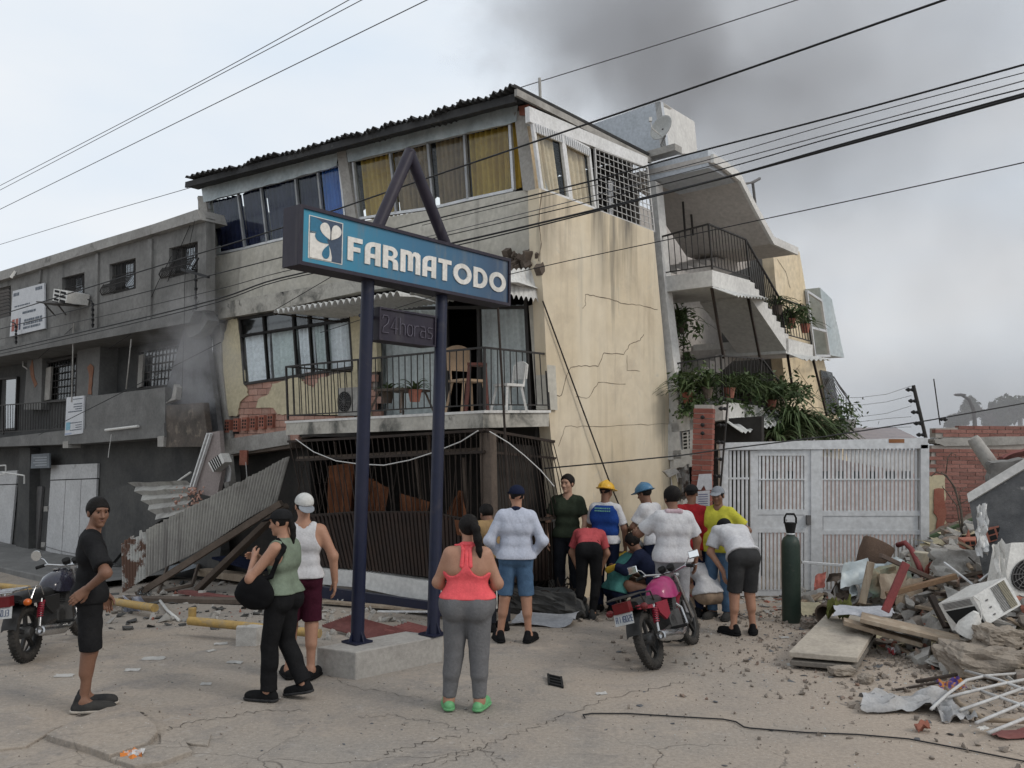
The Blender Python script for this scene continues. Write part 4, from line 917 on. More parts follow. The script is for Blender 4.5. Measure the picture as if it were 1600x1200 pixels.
for (a0, a1, z0, z1) in ((v0, v1, TOPZ - bw_, TOPZ), (v0, v1, BOTZ, BOTZ + bw_), (v0, v0 + bw_, BOTZ + bw_, TOPZ - bw_), (v1 - bw_, v1, BOTZ + bw_, TOPZ - bw_)):
    rim.prism([SV(a0, z0, .002), SV(a1, z0, .002), SV(a1, z1, .002), SV(a0, z1, .002)], U * .03)
rim.build('sign_frame', M_purple, sg)
def mat_sign():
    m = bpy.data.materials.new('teal_print'); m.use_nodes = True; n = m.node_tree.nodes; l = m.node_tree.links; b = n['Principled BSDF']
    pos = n.new('ShaderNodeNewGeometry').outputs['Position']; dt = n.new('ShaderNodeVectorMath'); dt.operation = 'DOT_PRODUCT'; dt.inputs[1].default_value = V; l.new(pos, dt.inputs[0])
    r = n.new('ShaderNodeValToRGB'); l.new(_ramp(n, l, dt.outputs['Value'], v0, v1), r.inputs[0])
    e = r.color_ramp.elements; e[0].position = 0; e[0].color = (0.024, 0.235, 0.36, 1); e[1].position = 1; e[1].color = (0.03, 0.06, 0.12, 1)
    k = r.color_ramp.elements.new(.45); k.color = (0.028, 0.135, 0.24, 1)
    v_ = _scaled(n, l, pos, (1, 1, .25)); c = _mix(n, l, _ramp(n, l, _noise(n, l, v_, 5, 6, .7), .50, .80), r.outputs[0], (.13, .15, .16)); l.new(c, b.inputs['Base Color']); b.inputs['Roughness'].default_value = .38; return m
M_sign = mat_sign(); M_letter = pm('off_white_letter', (.74, .72, .68), .5, (.66, .64, .59), 3, bump=.02, streak=((.48, .46, .42), 6, .56, .78)); M_logo_dark = pm('slate_blue_print', (.045, .07, .115), .5, bump=0); M_logo_teal = pm('teal_petal', (.026, .15, .25), .5, bump=0)
MB().prism([SV(v0 + bw_, TOPZ - bw_, .004), SV(v1 - bw_, TOPZ - bw_, .004), SV(v1 - bw_, BOTZ + bw_, .004), SV(v0 + bw_, BOTZ + bw_, .004)], U * .008).build('sign_face', M_sign, sg)
def glyph(name, loops, m, place, depth, parent, zoff):
    """filled 2-D loops (outer and holes) turned into a thin raised plate"""
    cu = bpy.data.curves.new('g', 'CURVE'); cu.dimensions = '2D'; cu.fill_mode = 'BOTH'; cu.extrude = depth / 2
    for lp in loops:
        s = cu.splines.new('POLY'); s.points.add(len(lp) - 1); s.use_cyclic_u = True
        for i, (x, y) in enumerate(lp): s.points[i].co = (x, y, 0, 1)
    tmp = bpy.data.objects.new('g', cu); COL.objects.link(tmp); dg = bpy.context.evaluated_depsgraph_get(); dg.update()
    me = bpy.data.meshes.new_from_object(tmp.evaluated_get(dg)); bpy.data.objects.remove(tmp); bpy.data.curves.remove(cu)
    vs = [place(v.co.x, v.co.y) + place.n * (v.co.z + depth / 2 + zoff) for v in me.vertices]; fs = [tuple(p.vertices) for p in me.polygons]
    bpy.data.meshes.remove(me); return mobj(name, vs, fs, m, parent)
def arc(cx, cy, r, a0, a1, n=14, ry=None):
    ry = ry or r; return [(cx + r * math.cos(R_(a0 + (a1 - a0) * i / n)), cy + ry * math.sin(R_(a0 + (a1 - a0) * i / n))) for i in range(n + 1)]
S_ = .20   # stroke in glyph units (height 1)
def L_O(): return [arc(.45, .5, .45, 0, 350, 30, .5), arc(.45, .5, .24, 0, 350, 26, .28)], .9
def L_D(): return [[(0, 0), (0, 1), (.3, 1)] + arc(.3, .5, .42, 88, -88, 18, .5) + [(.3, 0)], [(.21, .2), (.21, .8), (.3, .8)] + arc(.3, .5, .21, 86, -86, 14, .3) + [(.3, .2)]], .72
def L_T(): return [[(0, .8), (0, 1), (.62, 1), (.62, .8), (.415, .8), (.415, 0), (.205, 0), (.205, .8)]], .62
def L_F(): return [[(0, 0), (0, 1), (.56, 1), (.56, .8), (.21, .8), (.21, .6), (.48, .6), (.48, .41), (.21, .41), (.21, 0)]], .56
def L_A(): return [[(0, 0)] + arc(.36, .64, .36, 180, 90, 10) + [(.62, 1.0), (.62, 0), (.41, 0), (.41, .30), (.21, .30), (.21, 0)], [(.21, .48), (.21, .64)] + arc(.36, .64, .15, 180, 90, 8, .17) + [(.41, .81), (.41, .48)]], .62
def L_R(): return [[(0, 0), (0, 1), (.3, 1)] + arc(.33, .73, .27, 90, -40, 10) + [(.44, .47)] + arc(.33, .25, .3, 40, 0, 6) + [(.63, 0), (.42, 0), (.42, .24)] + arc(.30, .26, .12, 0, 90, 6) + [(.21, .38), (.21, 0)], [(.21, .56), (.21, .82), (.3, .82)] + arc(.3, .69, .13, 90, -90, 8)], .63
def L_M(): return [[(0, 0), (0, 1), (.2, 1), (.3, 1.0)] + arc(.36, .86, .14, 60, 0, 4) + arc(.64, .86, .14, 120, 60, 4) + [(.72, 1.0), (.78, .98), (.86, .9), (.86, 0), (.655, 0), (.655, .72), (.62, .8), (.56, .8), (.535, .72), (.535, .1), (.325, .1), (.325, .72), (.3, .8), (.21, .8), (.21, 0)]], .86
def lettering(word, vL, zB, h, stretch, gap, m, off, parent):
    tb = {'F': L_F, 'A': L_A, 'R': L_R, 'M': L_M, 'T': L_T, 'O': L_O, 'D': L_D}; x = vL
    for ch in word:
        lp, w = tb[ch]()
        def place(gx, gy, x=x): return SV(x + gx * h * stretch, zB + gy * h, off)
        place.n = U; glyph('letter', lp, m, place, .012, parent, 0); x += (w + gap) * h * stretch
    return x
HB = TOPZ - BOTZ
# measured from the photo: logo square, word extents
vF = SP(541, 390).dot(V); vE = SP(788, 455).dot(V)
widths = sum(f()[1] for f in (L_F, L_A, L_R, L_M, L_A, L_T, L_O, L_D, L_O)); hL = HB * .41; gp = .10
stretch = (vE - vF) / ((widths + 8 * gp) * hL)
lettering('FARMATODO', vF, BOTZ + HB * .245, hL, stretch, gp, M_letter, .013, sg)
vl0, vl1 = SP(481, 350).dot(V), SP(534, 380).dot(V); zl0, zl1 = BOTZ + HB * .14, BOTZ + HB * .86
def plate(poly, m, off, name='logo_plate'):
    return MB().prism([SV(lerp(vl0, vl1, x), lerp(zl0, zl1, y), off) for x, y in poly], U * .003).build(name, m, sg)
plate([(0, 0), (1, 0), (1, 1), (0, 1)], M_letter, .0125, 'logo_border')
plate([(.03, .02), (.97, .02), (.97, .98), (.03, .98)], M_logo_dark, .016, 'logo_field')
plate([(.03, .58)] + [(.03 + .52 * math.cos(R_(a)), .60 - 0.0 + .38 * math.sin(R_(a))) for a in range(90, -1, -15)] + [(.55, .5), (.40, .56), (.2, .6)], M_logo_teal, .0195, 'logo_teal')
plate([(.03, .02), (.66, .02), (.67, .12), (.63, .28), (.55, .44), (.42, .56), (.25, .63), (.03, .64)], M_letter, .0195, 'logo_cream')
def petal(cx, cy, ang, L, Wd, m, off):
    P = []
    for i in range(24):
        t = 2 * math.pi * i / 24; r = (1 - math.cos(t)) / 2; x = L * r; y = Wd * math.sin(t) * (r ** .6); P.append((cx + x * math.cos(R_(ang)) - y * math.sin(R_(ang)), cy + x * math.sin(R_(ang)) + y * math.cos(R_(ang))))
    plate(P, m, off, 'petal')
petal(.60, .52, 122, .42, .19, M_letter, .024); petal(.64, .52, 58, .42, .19, M_letter, .024)
petal(.56, .42, 155, .42, .15, M_logo_teal, .024); petal(.57, .40, 250, .36, .14, M_logo_teal, .024)
# posts, plinth, triangle
M_post = M_navy
cz = uu - SD / 2
PLZ = .26
def plane_mid(px, py):
    d = ray(px, py); t = ((uu - SD / 2) - CAMP.dot(U)) / d.dot(U); return CAMP + d * t
for (xt, ytp, xb, ybm) in ((575, 440, 558, 1004), (690, 470, 677, 992)):
    pt = plane_mid(xt, ytp); pbm = PZ(xb, ybm, PLZ); MB().tube([pbm, Vector((pt.x, pt.y, BOTZ + .03))], .067, 22).build('post', M_post, sg, smooth='auto')
    MB().box(pbm + UP * .012, .22, .22, .02, Matrix.Rotation(-AZ, 3, 'Z')).build('base_plate', M_navy, sg)
    for k in range(4):
        d = Matrix.Rotation(-AZ + k * math.pi / 2, 3, 'Z') @ Vector((1, 0, 0)); MB().prism([pbm + d * .06 + UP * .022, pbm + d * .108 + UP * .022, pbm + d * .06 + UP * .13], d.cross(UP) * .01).build('gusset', M_navy, sg)
ta, tb_, tcp = plane_mid(592, 350), plane_mid(640, 240), plane_mid(697, 384)
dA = (tb_ - ta).normalized(); dC = (tb_ - tcp).normalized()
MB().tube([ta - dA * .05, tb_ + dA * .03], .066, 22).build('triangle_tube', M_purple, sg, smooth='auto')
MB().tube([tcp - dC * .1, tb_ + dC * .03], .064, 22).build('triangle_tube', M_purple, sg, smooth='auto')
# little box with the opening hours
h0, h1 = SP(600, 480).dot(V), SP(690, 510).dot(V)
hz1 = SP(600, 478).z; hz0 = SP(600, 530).z
q0 = SV(h0, hz1, -.1)
hb = MB().prism([SV(h0, hz1, -.08), SV(h1 - .02, hz1, -.08), SV(h1 - .02, hz0, -.08), SV(h0, hz0, -.08)], -U * .22).build('hours_box', M_purple, sg)
fr2 = MB()
for (a0, a1, z0, z1) in ((h0, h1 - .02, hz1 - .02, hz1), (h0, h1 - .02, hz0, hz0 + .02), (h0, h0 + .02, hz0 + .02, hz1 - .02), (h1 - .04, h1 - .02, hz0 + .02, hz1 - .02)):
    fr2.prism([SV(a0, z0, -.078), SV(a1, z0, -.078), SV(a1, z1, -.078), SV(a0, z1, -.078)], U * .015)
fr2.build('hours_frame', M_purple, sg)
STK = {'2': ([(0, .8), (.1, 1), (.5, 1), (.6, .8), (.5, .55), (.1, .3), (0, 0), (.6, 0)], .6), '4': ([(.45, 0), (.45, 1), (0, .3), (.65, .3)], .65), 'h': ([(0, 0), (0, 1), (0, .5), (.15, .65), (.4, .65), (.5, .5), (.5, 0)], .5),
       'o': ([(.12, 0), (0, .15), (0, .5), (.12, .65), (.4, .65), (.52, .5), (.52, .15), (.4, 0), (.12, 0)], .52), 'r': ([(0, 0), (0, .65), (0, .5), (.15, .65), (.4, .65)], .4), 'a': ([(.05, .65), (.4, .65), (.5, .52), (.5, 0), (.1, 0), (0, .1), (0, .28), (.1, .38), (.5, .38)], .5), 's': ([(.5, .65), (.1, .65), (0, .55), (.1, .35), (.4, .33), (.5, .2), (.4, 0), (0, 0)], .5)}
word = '24horas'; tw = sum(STK[c][1] for c in word) + .22 * 6; hh = (hz1 - hz0) * .52; st_ = ((h1 - h0) - .12) / (tw * hh); x = h0 + .045
M_neon = pm('pale_tube_outline', (.11, .10, .13), .5, bump=0)
for ch in word:
    pts, w = STK[ch]; MB().tube([SV(x + px * hh * st_, hz0 + (hz1 - hz0) * .24 + py * hh, -.068) for px, py in pts], .0055, 5).build('tube_letter', M_neon, sg); x += (w + .22) * hh * st_
MB().tube([SV(h0 + .1, hz1 - .1, -.19), SV(h0 - .16, hz1 - .1, -.19)], .02, 6).build('bracket', M_navy, sg)
# concrete plinth
pq = [PZ(495, 1011, PLZ), PZ(556, 1019, PLZ), PZ(693, 993, PLZ)]; pq.append(pq[0] + (pq[2] - pq[1]))
bm_ = MB().prism(pq, UP * -(PLZ + .05)); plo = bm_.build('plinth', M_plinth, None)
md = plo.modifiers.new('b', 'BEVEL'); md.width = .012; md.segments = 2
tag(plo, 'low concrete plinth under the two sign posts', 'plinth')
# ------------------------------------------------------------------ figures: signed-distance bodies turned into one continuous surface
def V3(*a): return np.array(a, float)
def cone(a, b, ra, rb, cap=False, k=None, sq=None): return dict(t='c', a=np.array(a, float), b=np.array(b, float), ra=ra, rb=rb, cap=cap, k=k, sq=sq)
def elp(c, r, R=None, k=None, sub=False): return dict(t='e', c=np.array(c, float), r=np.array(r, float), R=np.eye(3) if R is None else np.array(R, float), k=k, sub=sub)
def sdf_mesh(prims, h, k=0.035, planes=(), fold=0.0, seed=0, clipbox=None):
    lo = np.full(3, 1e9); hi = -lo
    for p in prims:
        if p.get('sub'): continue
        if p['t'] == 'c': R = max(p['ra'], p['rb']); lo = np.minimum(lo, np.minimum(p['a'], p['b']) - R); hi = np.maximum(hi, np.maximum(p['a'], p['b']) + R)
        else: R = max(p['r']); lo = np.minimum(lo, p['c'] - R); hi = np.maximum(hi, p['c'] + R)
    if clipbox is not None: lo = np.maximum(lo, clipbox[0]); hi = np.minimum(hi, clipbox[1])
    lo = lo - 3 * h; hi = hi + 3 * h; n = np.ceil((hi - lo) / h).astype(int) + 1
    ax = [lo[i] + h * np.arange(n[i]) for i in range(3)]; D = np.full(tuple(n), 0.25, np.float32)
    for p in prims:
        kk = p['k'] if p['k'] is not None else k; R = (max(p['ra'], p['rb']) if p['t'] == 'c' else max(p['r'])) + kk + 2 * h + .02
        l_ = (np.minimum(p['a'], p['b']) if p['t'] == 'c' else p['c']) - R; h_ = (np.maximum(p['a'], p['b']) if p['t'] == 'c' else p['c']) + R
        i0 = np.clip(np.floor((l_ - lo) / h).astype(int), 0, n); i1 = np.clip(np.ceil((h_ - lo) / h).astype(int) + 1, 0, n)
        if np.any(i1 <= i0): continue
        sl = tuple(slice(i0[i], i1[i]) for i in range(3))
        X = ax[0][sl[0]][:, None, None]; Y = ax[1][sl[1]][None, :, None]; Z = ax[2][sl[2]][None, None, :]
        if p['t'] == 'c':
            ab = p['b'] - p['a']; L2 = max(ab @ ab, 1e-9); px, py, pz = X - p['a'][0], Y - p['a'][1], Z - p['a'][2]
            tr = (px * ab[0] + py * ab[1] + pz * ab[2]) / L2; t = np.clip(tr, 0, 1)
            dx, dy, dz = px - t * ab[0], py - t * ab[1], pz - t * ab[2]
            if p['sq'] is not None:
                w, f = p['sq']; q = (dx * w[0] + dy * w[1] + dz * w[2]) * (f - 1); dx, dy, dz = dx + q * w[0], dy + q * w[1], dz + q * w[2]
            d = np.sqrt(dx * dx + dy * dy + dz * dz) - (p['ra'] + t * (p['rb'] - p['ra']))
            if p['cap']: d = np.maximum(d, (tr - 1) * math.sqrt(L2))
        else:
            px, py, pz = X - p['c'][0], Y - p['c'][1], Z - p['c'][2]; Rm = p['R']; r = p['r']
            a_ = (px * Rm[0, 0] + py * Rm[0, 1] + pz * Rm[0, 2]) / r[0]; b_ = (px * Rm[1, 0] + py * Rm[1, 1] + pz * Rm[1, 2]) / r[1]; c_ = (px * Rm[2, 0] + py * Rm[2, 1] + pz * Rm[2, 2]) / r[2]
            k0 = np.sqrt(a_ * a_ + b_ * b_ + c_ * c_); k1 = np.sqrt((a_ / r[0]) ** 2 + (b_ / r[1]) ** 2 + (c_ / r[2]) ** 2) + 1e-9; d = k0 * (k0 - 1) / k1
        o = D[sl]
        if p.get('sub'):
            hh = np.clip(.5 - .5 * (o + d) / kk, 0, 1); D[sl] = o * (1 - hh) + (-d) * hh + kk * hh * (1 - hh)
        else:
            hh = np.clip(.5 + .5 * (d - o) / kk, 0, 1); D[sl] = d * (1 - hh) + o * hh - kk * hh * (1 - hh)
    X, Y, Z = ax[0][:, None, None], ax[1][None, :, None], ax[2][None, None, :]
    if fold > 0:
        rg = np.random.RandomState(seed); acc = 0
        for i in range(4):
            d1 = rg.randn(3); d1[2] *= 2.2; d1 /= np.linalg.norm(d1); d2 = rg.randn(3); d2 /= np.linalg.norm(d2); fq = rg.uniform(10, 24)
            acc = acc + 1.3 - 2.4 * np.abs(np.sin((X * d1[0] + Y * d1[1] + Z * d1[2]) * fq + rg.uniform(0, 6) + 1.8 * np.sin((X * d2[0] + Y * d2[1] + Z * d2[2]) * rg.uniform(9, 16) + rg.uniform(0, 6))))
        D = D + fold * .30 * (acc / 1.6)
    for (q, nn) in planes: D = np.maximum(D, (X - q[0]) * nn[0] + (Y - q[1]) * nn[1] + (Z - q[2]) * nn[2])
    if clipbox is not None:
        for i, A in enumerate((X, Y, Z)): D = np.maximum(D, np.maximum(clipbox[0][i] - A, A - clipbox[1][i]))
    D = np.asarray(D, np.float32)
    D[0] = D[-1] = .2; D[:, 0] = D[:, -1] = .2; D[:, :, 0] = D[:, :, -1] = .2
    # surface nets
    S = D < 0; c8 = np.zeros(tuple(n - 1), np.int8)
    for dx in (0, 1):
        for dy in (0, 1):
            for dz in (0, 1): c8 += S[dx:dx + n[0] - 1, dy:dy + n[1] - 1, dz:dz + n[2] - 1]
    act = (c8 > 0) & (c8 < 8); idx = np.argwhere(act)
    if len(idx) == 0: return np.zeros((0, 3)), []
    vid = np.full(act.shape, -1, np.int64); vid[act] = np.arange(len(idx)); acc = np.zeros((len(idx), 3)); cnt = np.zeros(len(idx))
    C = [(0, 0, 0), (1, 0, 0), (0, 1, 0), (1, 1, 0), (0, 0, 1), (1, 0, 1), (0, 1, 1), (1, 1, 1)]
    val = [D[idx[:, 0] + c[0], idx[:, 1] + c[1], idx[:, 2] + c[2]] for c in C]
    for (i, j) in ((0, 1), (2, 3), (4, 5), (6, 7), (0, 2), (1, 3), (4, 6), (5, 7), (0, 4), (1, 5), (2, 6), (3, 7)):
        m = (val[i] < 0) != (val[j] < 0); t = np.where(m, val[i] / np.where(m, val[i] - val[j], 1), 0)
        pp = np.array(C[i])[None] + t[:, None] * (np.array(C[j]) - np.array(C[i]))[None]; acc += pp * m[:, None]; cnt += m
    vs_ = lo + h * (idx + acc / cnt[:, None]); Q = []
    for axis in range(3):
        s0 = [slice(1, n[i] - 1) for i in range(3)]; s0[axis] = slice(0, n[axis] - 1); s1 = list(s0); s1[axis] = slice(1, n[axis])
        a0 = S[tuple(s0)]; a1 = S[tuple(s1)]; e = np.argwhere(a0 != a1)
        if not len(e): continue
        sg_ = a0[tuple(e.T)]; off = np.array([1, 1, 1]); off[axis] = 0; e = e + off; u_, w_ = [(1, 2), (2, 0), (0, 1)][axis]
        eu = np.zeros(3, int); eu[u_] = 1; ew = np.zeros(3, int); ew[w_] = 1
        q = np.stack([vid[tuple((e - eu - ew).T)], vid[tuple((e - ew).T)], vid[tuple(e.T)], vid[tuple((e - eu).T)]], 1)
        q[~sg_] = q[~sg_][:, ::-1]; Q.append(q)
    return vs_, np.concatenate(Q)
def np_obj(name, parts, m, parent):
    """parts: list of (verts, quads) in parent-local space"""
    vs_ = []; qs = []; n = 0
    for v, q in parts:
        if len(v) == 0: continue
        vs_.append(v); qs.append(np.asarray(q) + n); n += len(v)
    v = np.concatenate(vs_); q = np.concatenate(qs); me = bpy.data.meshes.new(name)
    me.vertices.add(len(v)); me.vertices.foreach_set('co', v.astype(np.float32).ravel()); me.loops.add(len(q) * 4); me.loops.foreach_set('vertex_index', q.astype(np.int32).ravel())
    me.polygons.add(len(q)); me.polygons.foreach_set('loop_start', np.arange(0, len(q) * 4, 4, dtype=np.int32)); me.polygons.foreach_set('use_smooth', np.ones(len(q), bool))
    me.update(calc_edges=True); me.materials.append(m); o = bpy.data.objects.new(name, me); COL.objects.link(o); o.parent = parent; return o
def fabric(name, c, c2=None, rough=.9, bs=24, bump=.45, ns=5.0, **k): return pm('fabric_' + name, c, rough, c2 or tuple(x * .70 for x in c), ns, bump=bump, bs=bs, spec=.08, obj_coords=True, fine=.08, **k)
def skin(name, c): 
    m = pm('skin_' + name, c, .55, tuple(x * y for x, y in zip(c, (.85, .8, .78))), 9.0, bump=.05, bs=120, spec=.35, obj_coords=True, fine=.06); return m
SK = dict(a=skin('a', (.30, .155, .095)), b=skin('b', (.38, .21, .14)), c=skin('c', (.44, .27, .19)), d=skin('d', (.20, .105, .068)), e=skin('e', (.15, .08, .055)))
M_hair = pm('black_hair', (.007, .006, .006), .65, (.013, .011, .010), 30, bump=.5, bs=90, spec=.15, obj_coords=True)
M_lips = pm('lips', (.16, .075, .06), .5, bump=0, fine=0); M_eye = pm('eye_white', (.45, .43, .41), .3, bump=0, fine=0); M_iris = pm('eye_dark', (.015, .01, .008), .2, bump=0, fine=0)
def N(v): v = np.array(v, float); return v / (np.linalg.norm(v) + 1e-9)
BASE = dict(pelvis=(0, 0, .95), waist=(0, 0, 1.10), chest=(0, 0, 1.27), sc=(-.01, 0, 1.415), neck=(0, 0, 1.48), head=(.025, 0, 1.625), face=(1, 0, 0), hup=(0, 0, 1),
            shL=(-.01, .165, 1.395), shR=(-.01, -.165, 1.395), elL=(-.04, .23, 1.14), elR=(-.04, -.23, 1.14), wrL=(.02, .25, .90), wrR=(.02, -.25, .90), hdL=(.1, 0, -1), hdR=(.1, 0, -1), pnL=(0, -1, 0), pnR=(0, 1, 0),
            hipL=(0, .09, .92), hipR=(0, -.09, .92), knL=(.015, .10, .50), knR=(.015, -.10, .50), anL=(-.02, .10, .085), anR=(-.02, -.10, .085), toL=(.13, .12, .025), toR=(.13, -.12, .025))
def build_person(label, px, py, heading, H=1.72, skn='a', pose=None, top=None, bottom=None, shoes=None, hair=None, hat=None, bw=1.0, lw=1.0, aw=1.0, hw=1.0, curl=.35, female=False, face=True, extra=None, lift=0.0, vox=.0105):
    J = {k: np.array(v, float) for k, v in BASE.items()}; bw *= .90; aw *= .93; lw *= .96
    for k_, v in (pose or {}).items(): J[k_] = np.array(v, float)
    s = H / 1.75
    for k_ in J:
        if k_ not in ('face', 'hup', 'hdL', 'hdR', 'pnL', 'pnR'): J[k_] = J[k_] * s
    g = PG(px, py); root = thing('person', label, 'person', g + UP * lift); root.rotation_euler = (0, 0, R_(90 - heading))
    lat = np.array([0, 1., 0]); lp = N(J['hipL'] - J['hipR']); lc = N(J['shL'] - J['shR'])
    def torso(e=0.0, e_sh=0.0):
        P = []
        hb = .118 * bw * hw * s
        P += [cone(J['pelvis'] - lp * .072 * hw * bw * s, J['pelvis'] + lp * .072 * hw * bw * s, hb + e, hb + e)]
        wr = (.098 if female else .106) * bw * s
        P += [cone(J['waist'] - lp * .058 * bw * s, J['waist'] + lp * .058 * bw * s, wr + e, wr + e)]
        P += [cone(J['chest'] - lc * .078 * bw * s, J['chest'] + lc * .078 * bw * s, .112 * bw * s + e, .112 * bw * s + e)]
        up = lerp(J['chest'], J['sc'], .6); P += [cone(up - lc * .095 * bw * s, up + lc * .095 * bw * s, .088 * bw * s + e, .088 * bw * s + e)]
        P += [cone(J['shL'] - lc * .03, J['shR'] + lc * .03, .050 * s + e, .050 * s + e)]
        for d_ in 'LR': P += [cone(lerp(J['sh' + d_], J['sc'], .25), lerp(J['sc'], J['neck'], .55), .048 * s + e * .7, .046 * s + e * .6)]
        return P
    def arm(sd, e=0.0, frac=1.0, cap=False, flare=0.0):
        a, b_, c_ = J['sh' + sd], J['el' + sd], J['wr' + sd]; P = []
        if frac <= 1.0: P.append(cone(a, lerp(a, b_, frac), .056 * aw * s + e, lerp(.056, .043, frac) * aw * s + e + flare, cap))
        else:
            P.append(cone(a, b_, .056 * aw * s + e, .043 * aw * s + e)); fr = frac - 1; P.append(cone(b_, lerp(b_, c_, fr), .044 * aw * s + e, lerp(.044, .030, fr) * aw * s + e + flare, cap))
        return P
    def leg(sd, e=0.0, frac=2.0, cap=False, flare=0.0, e2=None):
        a, b_, c_ = J['hip' + sd], J['kn' + sd], J['an' + sd]; P = []; e2 = e if e2 is None else e2
        if frac <= 1.0: P.append(cone(a, lerp(a, b_, frac), .090 * lw * s + e, lerp(.090, .060, frac) * lw * s + e2 + flare, cap))
        else:
            P.append(cone(a, b_, .090 * lw * s + e, .060 * lw * s + e)); fr = frac - 1; d = c_ - b_
            back = N(np.cross(np.cross(N(d), np.array([1., 0, 0])), N(d)))
            if fr > .5: P.append(cone(lerp(b_, c_, .1) - back * .012, lerp(b_, c_, .42) - back * .018, .054 * lw * s + e, .052 * lw * s + e2))
            P.append(cone(b_, lerp(b_, c_, fr), .058 * lw * s + e, lerp(.058, .037, fr) * lw * s + e2 + flare, cap))
        return P
    bk = N(np.cross(J['waist'] - J['pelvis'], lp)) # forward
    bk = bk if bk[0] > -.2 or True else -bk
    fwd = np.cross(lp, N(J['waist'] - J['pelvis']))
    gq = 1.0 if female else .84
    glute = [elp(J['hip' + sd] - fwd * (.05 if female else .042) * hw * s, np.array([.092, .085, .10]) * gq * hw * bw * s) for sd in 'LR']
    # ---- body
    f = N(J['face']); hu = J['hup'] - f * (J['hup'] @ f); hu = N(hu); hl = np.cross(hu, f); hc = J['head']; hs = s * 1.0
    Rh = np.stack([f, hl, hu])
    def hp(x, y, z): return hc + (f * x + hl * y + hu * z) * hs
    nk = [cone(J['sc'], hp(-.015, 0, -.06), .058 * s, .054 * s)]
    skull = [elp(hp(-.012, 0, .028), V3(.098, .077, .090) * hs, Rh), elp(hp(.020, 0, -.045), V3(.068, .058, .075) * hs, Rh)]
    if face:
        skull += [elp(hp(.066, 0, -.098), V3(.022, .024, .020) * hs, Rh, .02), cone(hp(.084, 0, .012), hp(.106, 0, -.030), .009 * hs, .0135 * hs, k=.012), cone(hp(.092, .012, -.034), hp(.092, -.012, -.034), .009 * hs, .009 * hs, k=.01),
                  cone(hp(.080, .036, .033), hp(.080, -.036, .033), .013 * hs, .013 * hs, k=.02), elp(hp(.056, .040, -.020), V3(.022, .022, .024) * hs, Rh, .03), elp(hp(.056, -.040, -.020), V3(.022, .022, .024) * hs, Rh, .03),
                  elp(hp(.100, .032, .010), V3(.016, .018, .012) * hs, Rh, .014, True), elp(hp(.100, -.032, .010), V3(.016, .018, .012) * hs, Rh, .014, True),
                  cone(hp(.081, .013, -.066), hp(.081, -.013, -.066), .0075 * hs, .0075 * hs, k=.012)]
    skull += [elp(hp(-.006, .077, -.004), V3(.018, .010, .032) * hs, Rh, .008), elp(hp(-.006, -.077, -.004), V3(.018, .010, .032) * hs, Rh, .008)]
    body = torso() + glute + sum([arm(d, 0, 2.0) + leg(d) for d in 'LR'], []) + nk
    for d in 'LR':
        body += [cone(J['an' + d], J['to' + d] + (0, 0, .01), .036 * s, .026 * s), cone(J['an' + d], J['an' + d] + N(J['an' + d] - J['to' + d]) * V3(1, 1, 0) * .03 - V3(0, 0, .03), .034 * s, .03 * s)]
    parts = [sdf_mesh(body, vox, .035), sdf_mesh(skull + nk, .0058, .02)]
    for d in 'LR':
        parts.append(hand(J['wr' + d], N(J['hd' + d]), N(J['pn' + d]), (1 if d == 'L' else -1), s * (.92 if female else 1.0), curl if not isinstance(curl, dict) else curl[d], J['el' + d]))
    np_obj('body', parts, SK[skn], root)
    if face:
        for sd in (1, -1):
            e_ = MB().ell(hp(.0775, sd * .0315, .010), .013 * hs, .013 * hs, .011 * hs, Matrix(Rh.tolist()).transposed()).build('eye', M_eye, None); e_.location = (0, 0, 0)
            fix_local(e_, root)
            e_ = MB().ell(hp(.0845, sd * .0315, .010), .0075 * hs, .0075 * hs, .0075 * hs).build('iris', M_iris, None); fix_local(e_, root)
            np_obj('eyebrow', [sdf_mesh([cone(hp(.091, sd * .016, .030), hp(.078, sd * .050, .034), .005 * hs, .004 * hs)], .003, .004)], M_hair, root)
        np_obj('lips', [sdf_mesh([cone(hp(.084, .018, -.061), hp(.088, 0, -.060), .004 * hs, .007 * hs), cone(hp(.084, -.018, -.061), hp(.088, 0, -.060), .004 * hs, .007 * hs)], .003, .006)], M_lips, root)
    # ---- hair
    if hair:
        cl = [elp(hp(-.014, 0, .032), (V3(.097, .078, .090) if hat else V3(.107, .086, .099)) * hs, Rh)]
        lo_ = hair.get('low', 0); cl += [elp(hp(.088, 0, -.035 + hair.get('hz', .066) - .066), V3(.066 if lo_ else .078, .082, .098) * hs, Rh, .012, True)]
        n_ = -N(hu + f * (-.25 if lo_ else -.35)); q_ = hp(-.04, 0, -.062 if lo_ else -.040)
        if not lo_: cl += [elp(hp(.012, sg * .088, -.025), V3(.045, .02, .045) * hs, Rh, .01, True) for sg in (1, -1)]
        if hair.get('bulk'): cl.append(elp(hp(-.03, 0, .05), V3(.10, .09, .09) * hs, Rh))
        hm = [sdf_mesh(cl, .0056, .02, [(q_, n_)], .010, 3)]
        if hair.get('tail'):
            P = [np.array(hp(*t[:3])) for t in hair['tail']]; rr_ = [t[3] for t in hair['tail']]
            hm.append(sdf_mesh([cone(P[i], P[i + 1], rr_[i], rr_[i + 1]) for i in range(len(P) - 1)], .007, .015, (), .005, 5))
        np_obj('hair', hm, hair.get('m', M_hair), root)
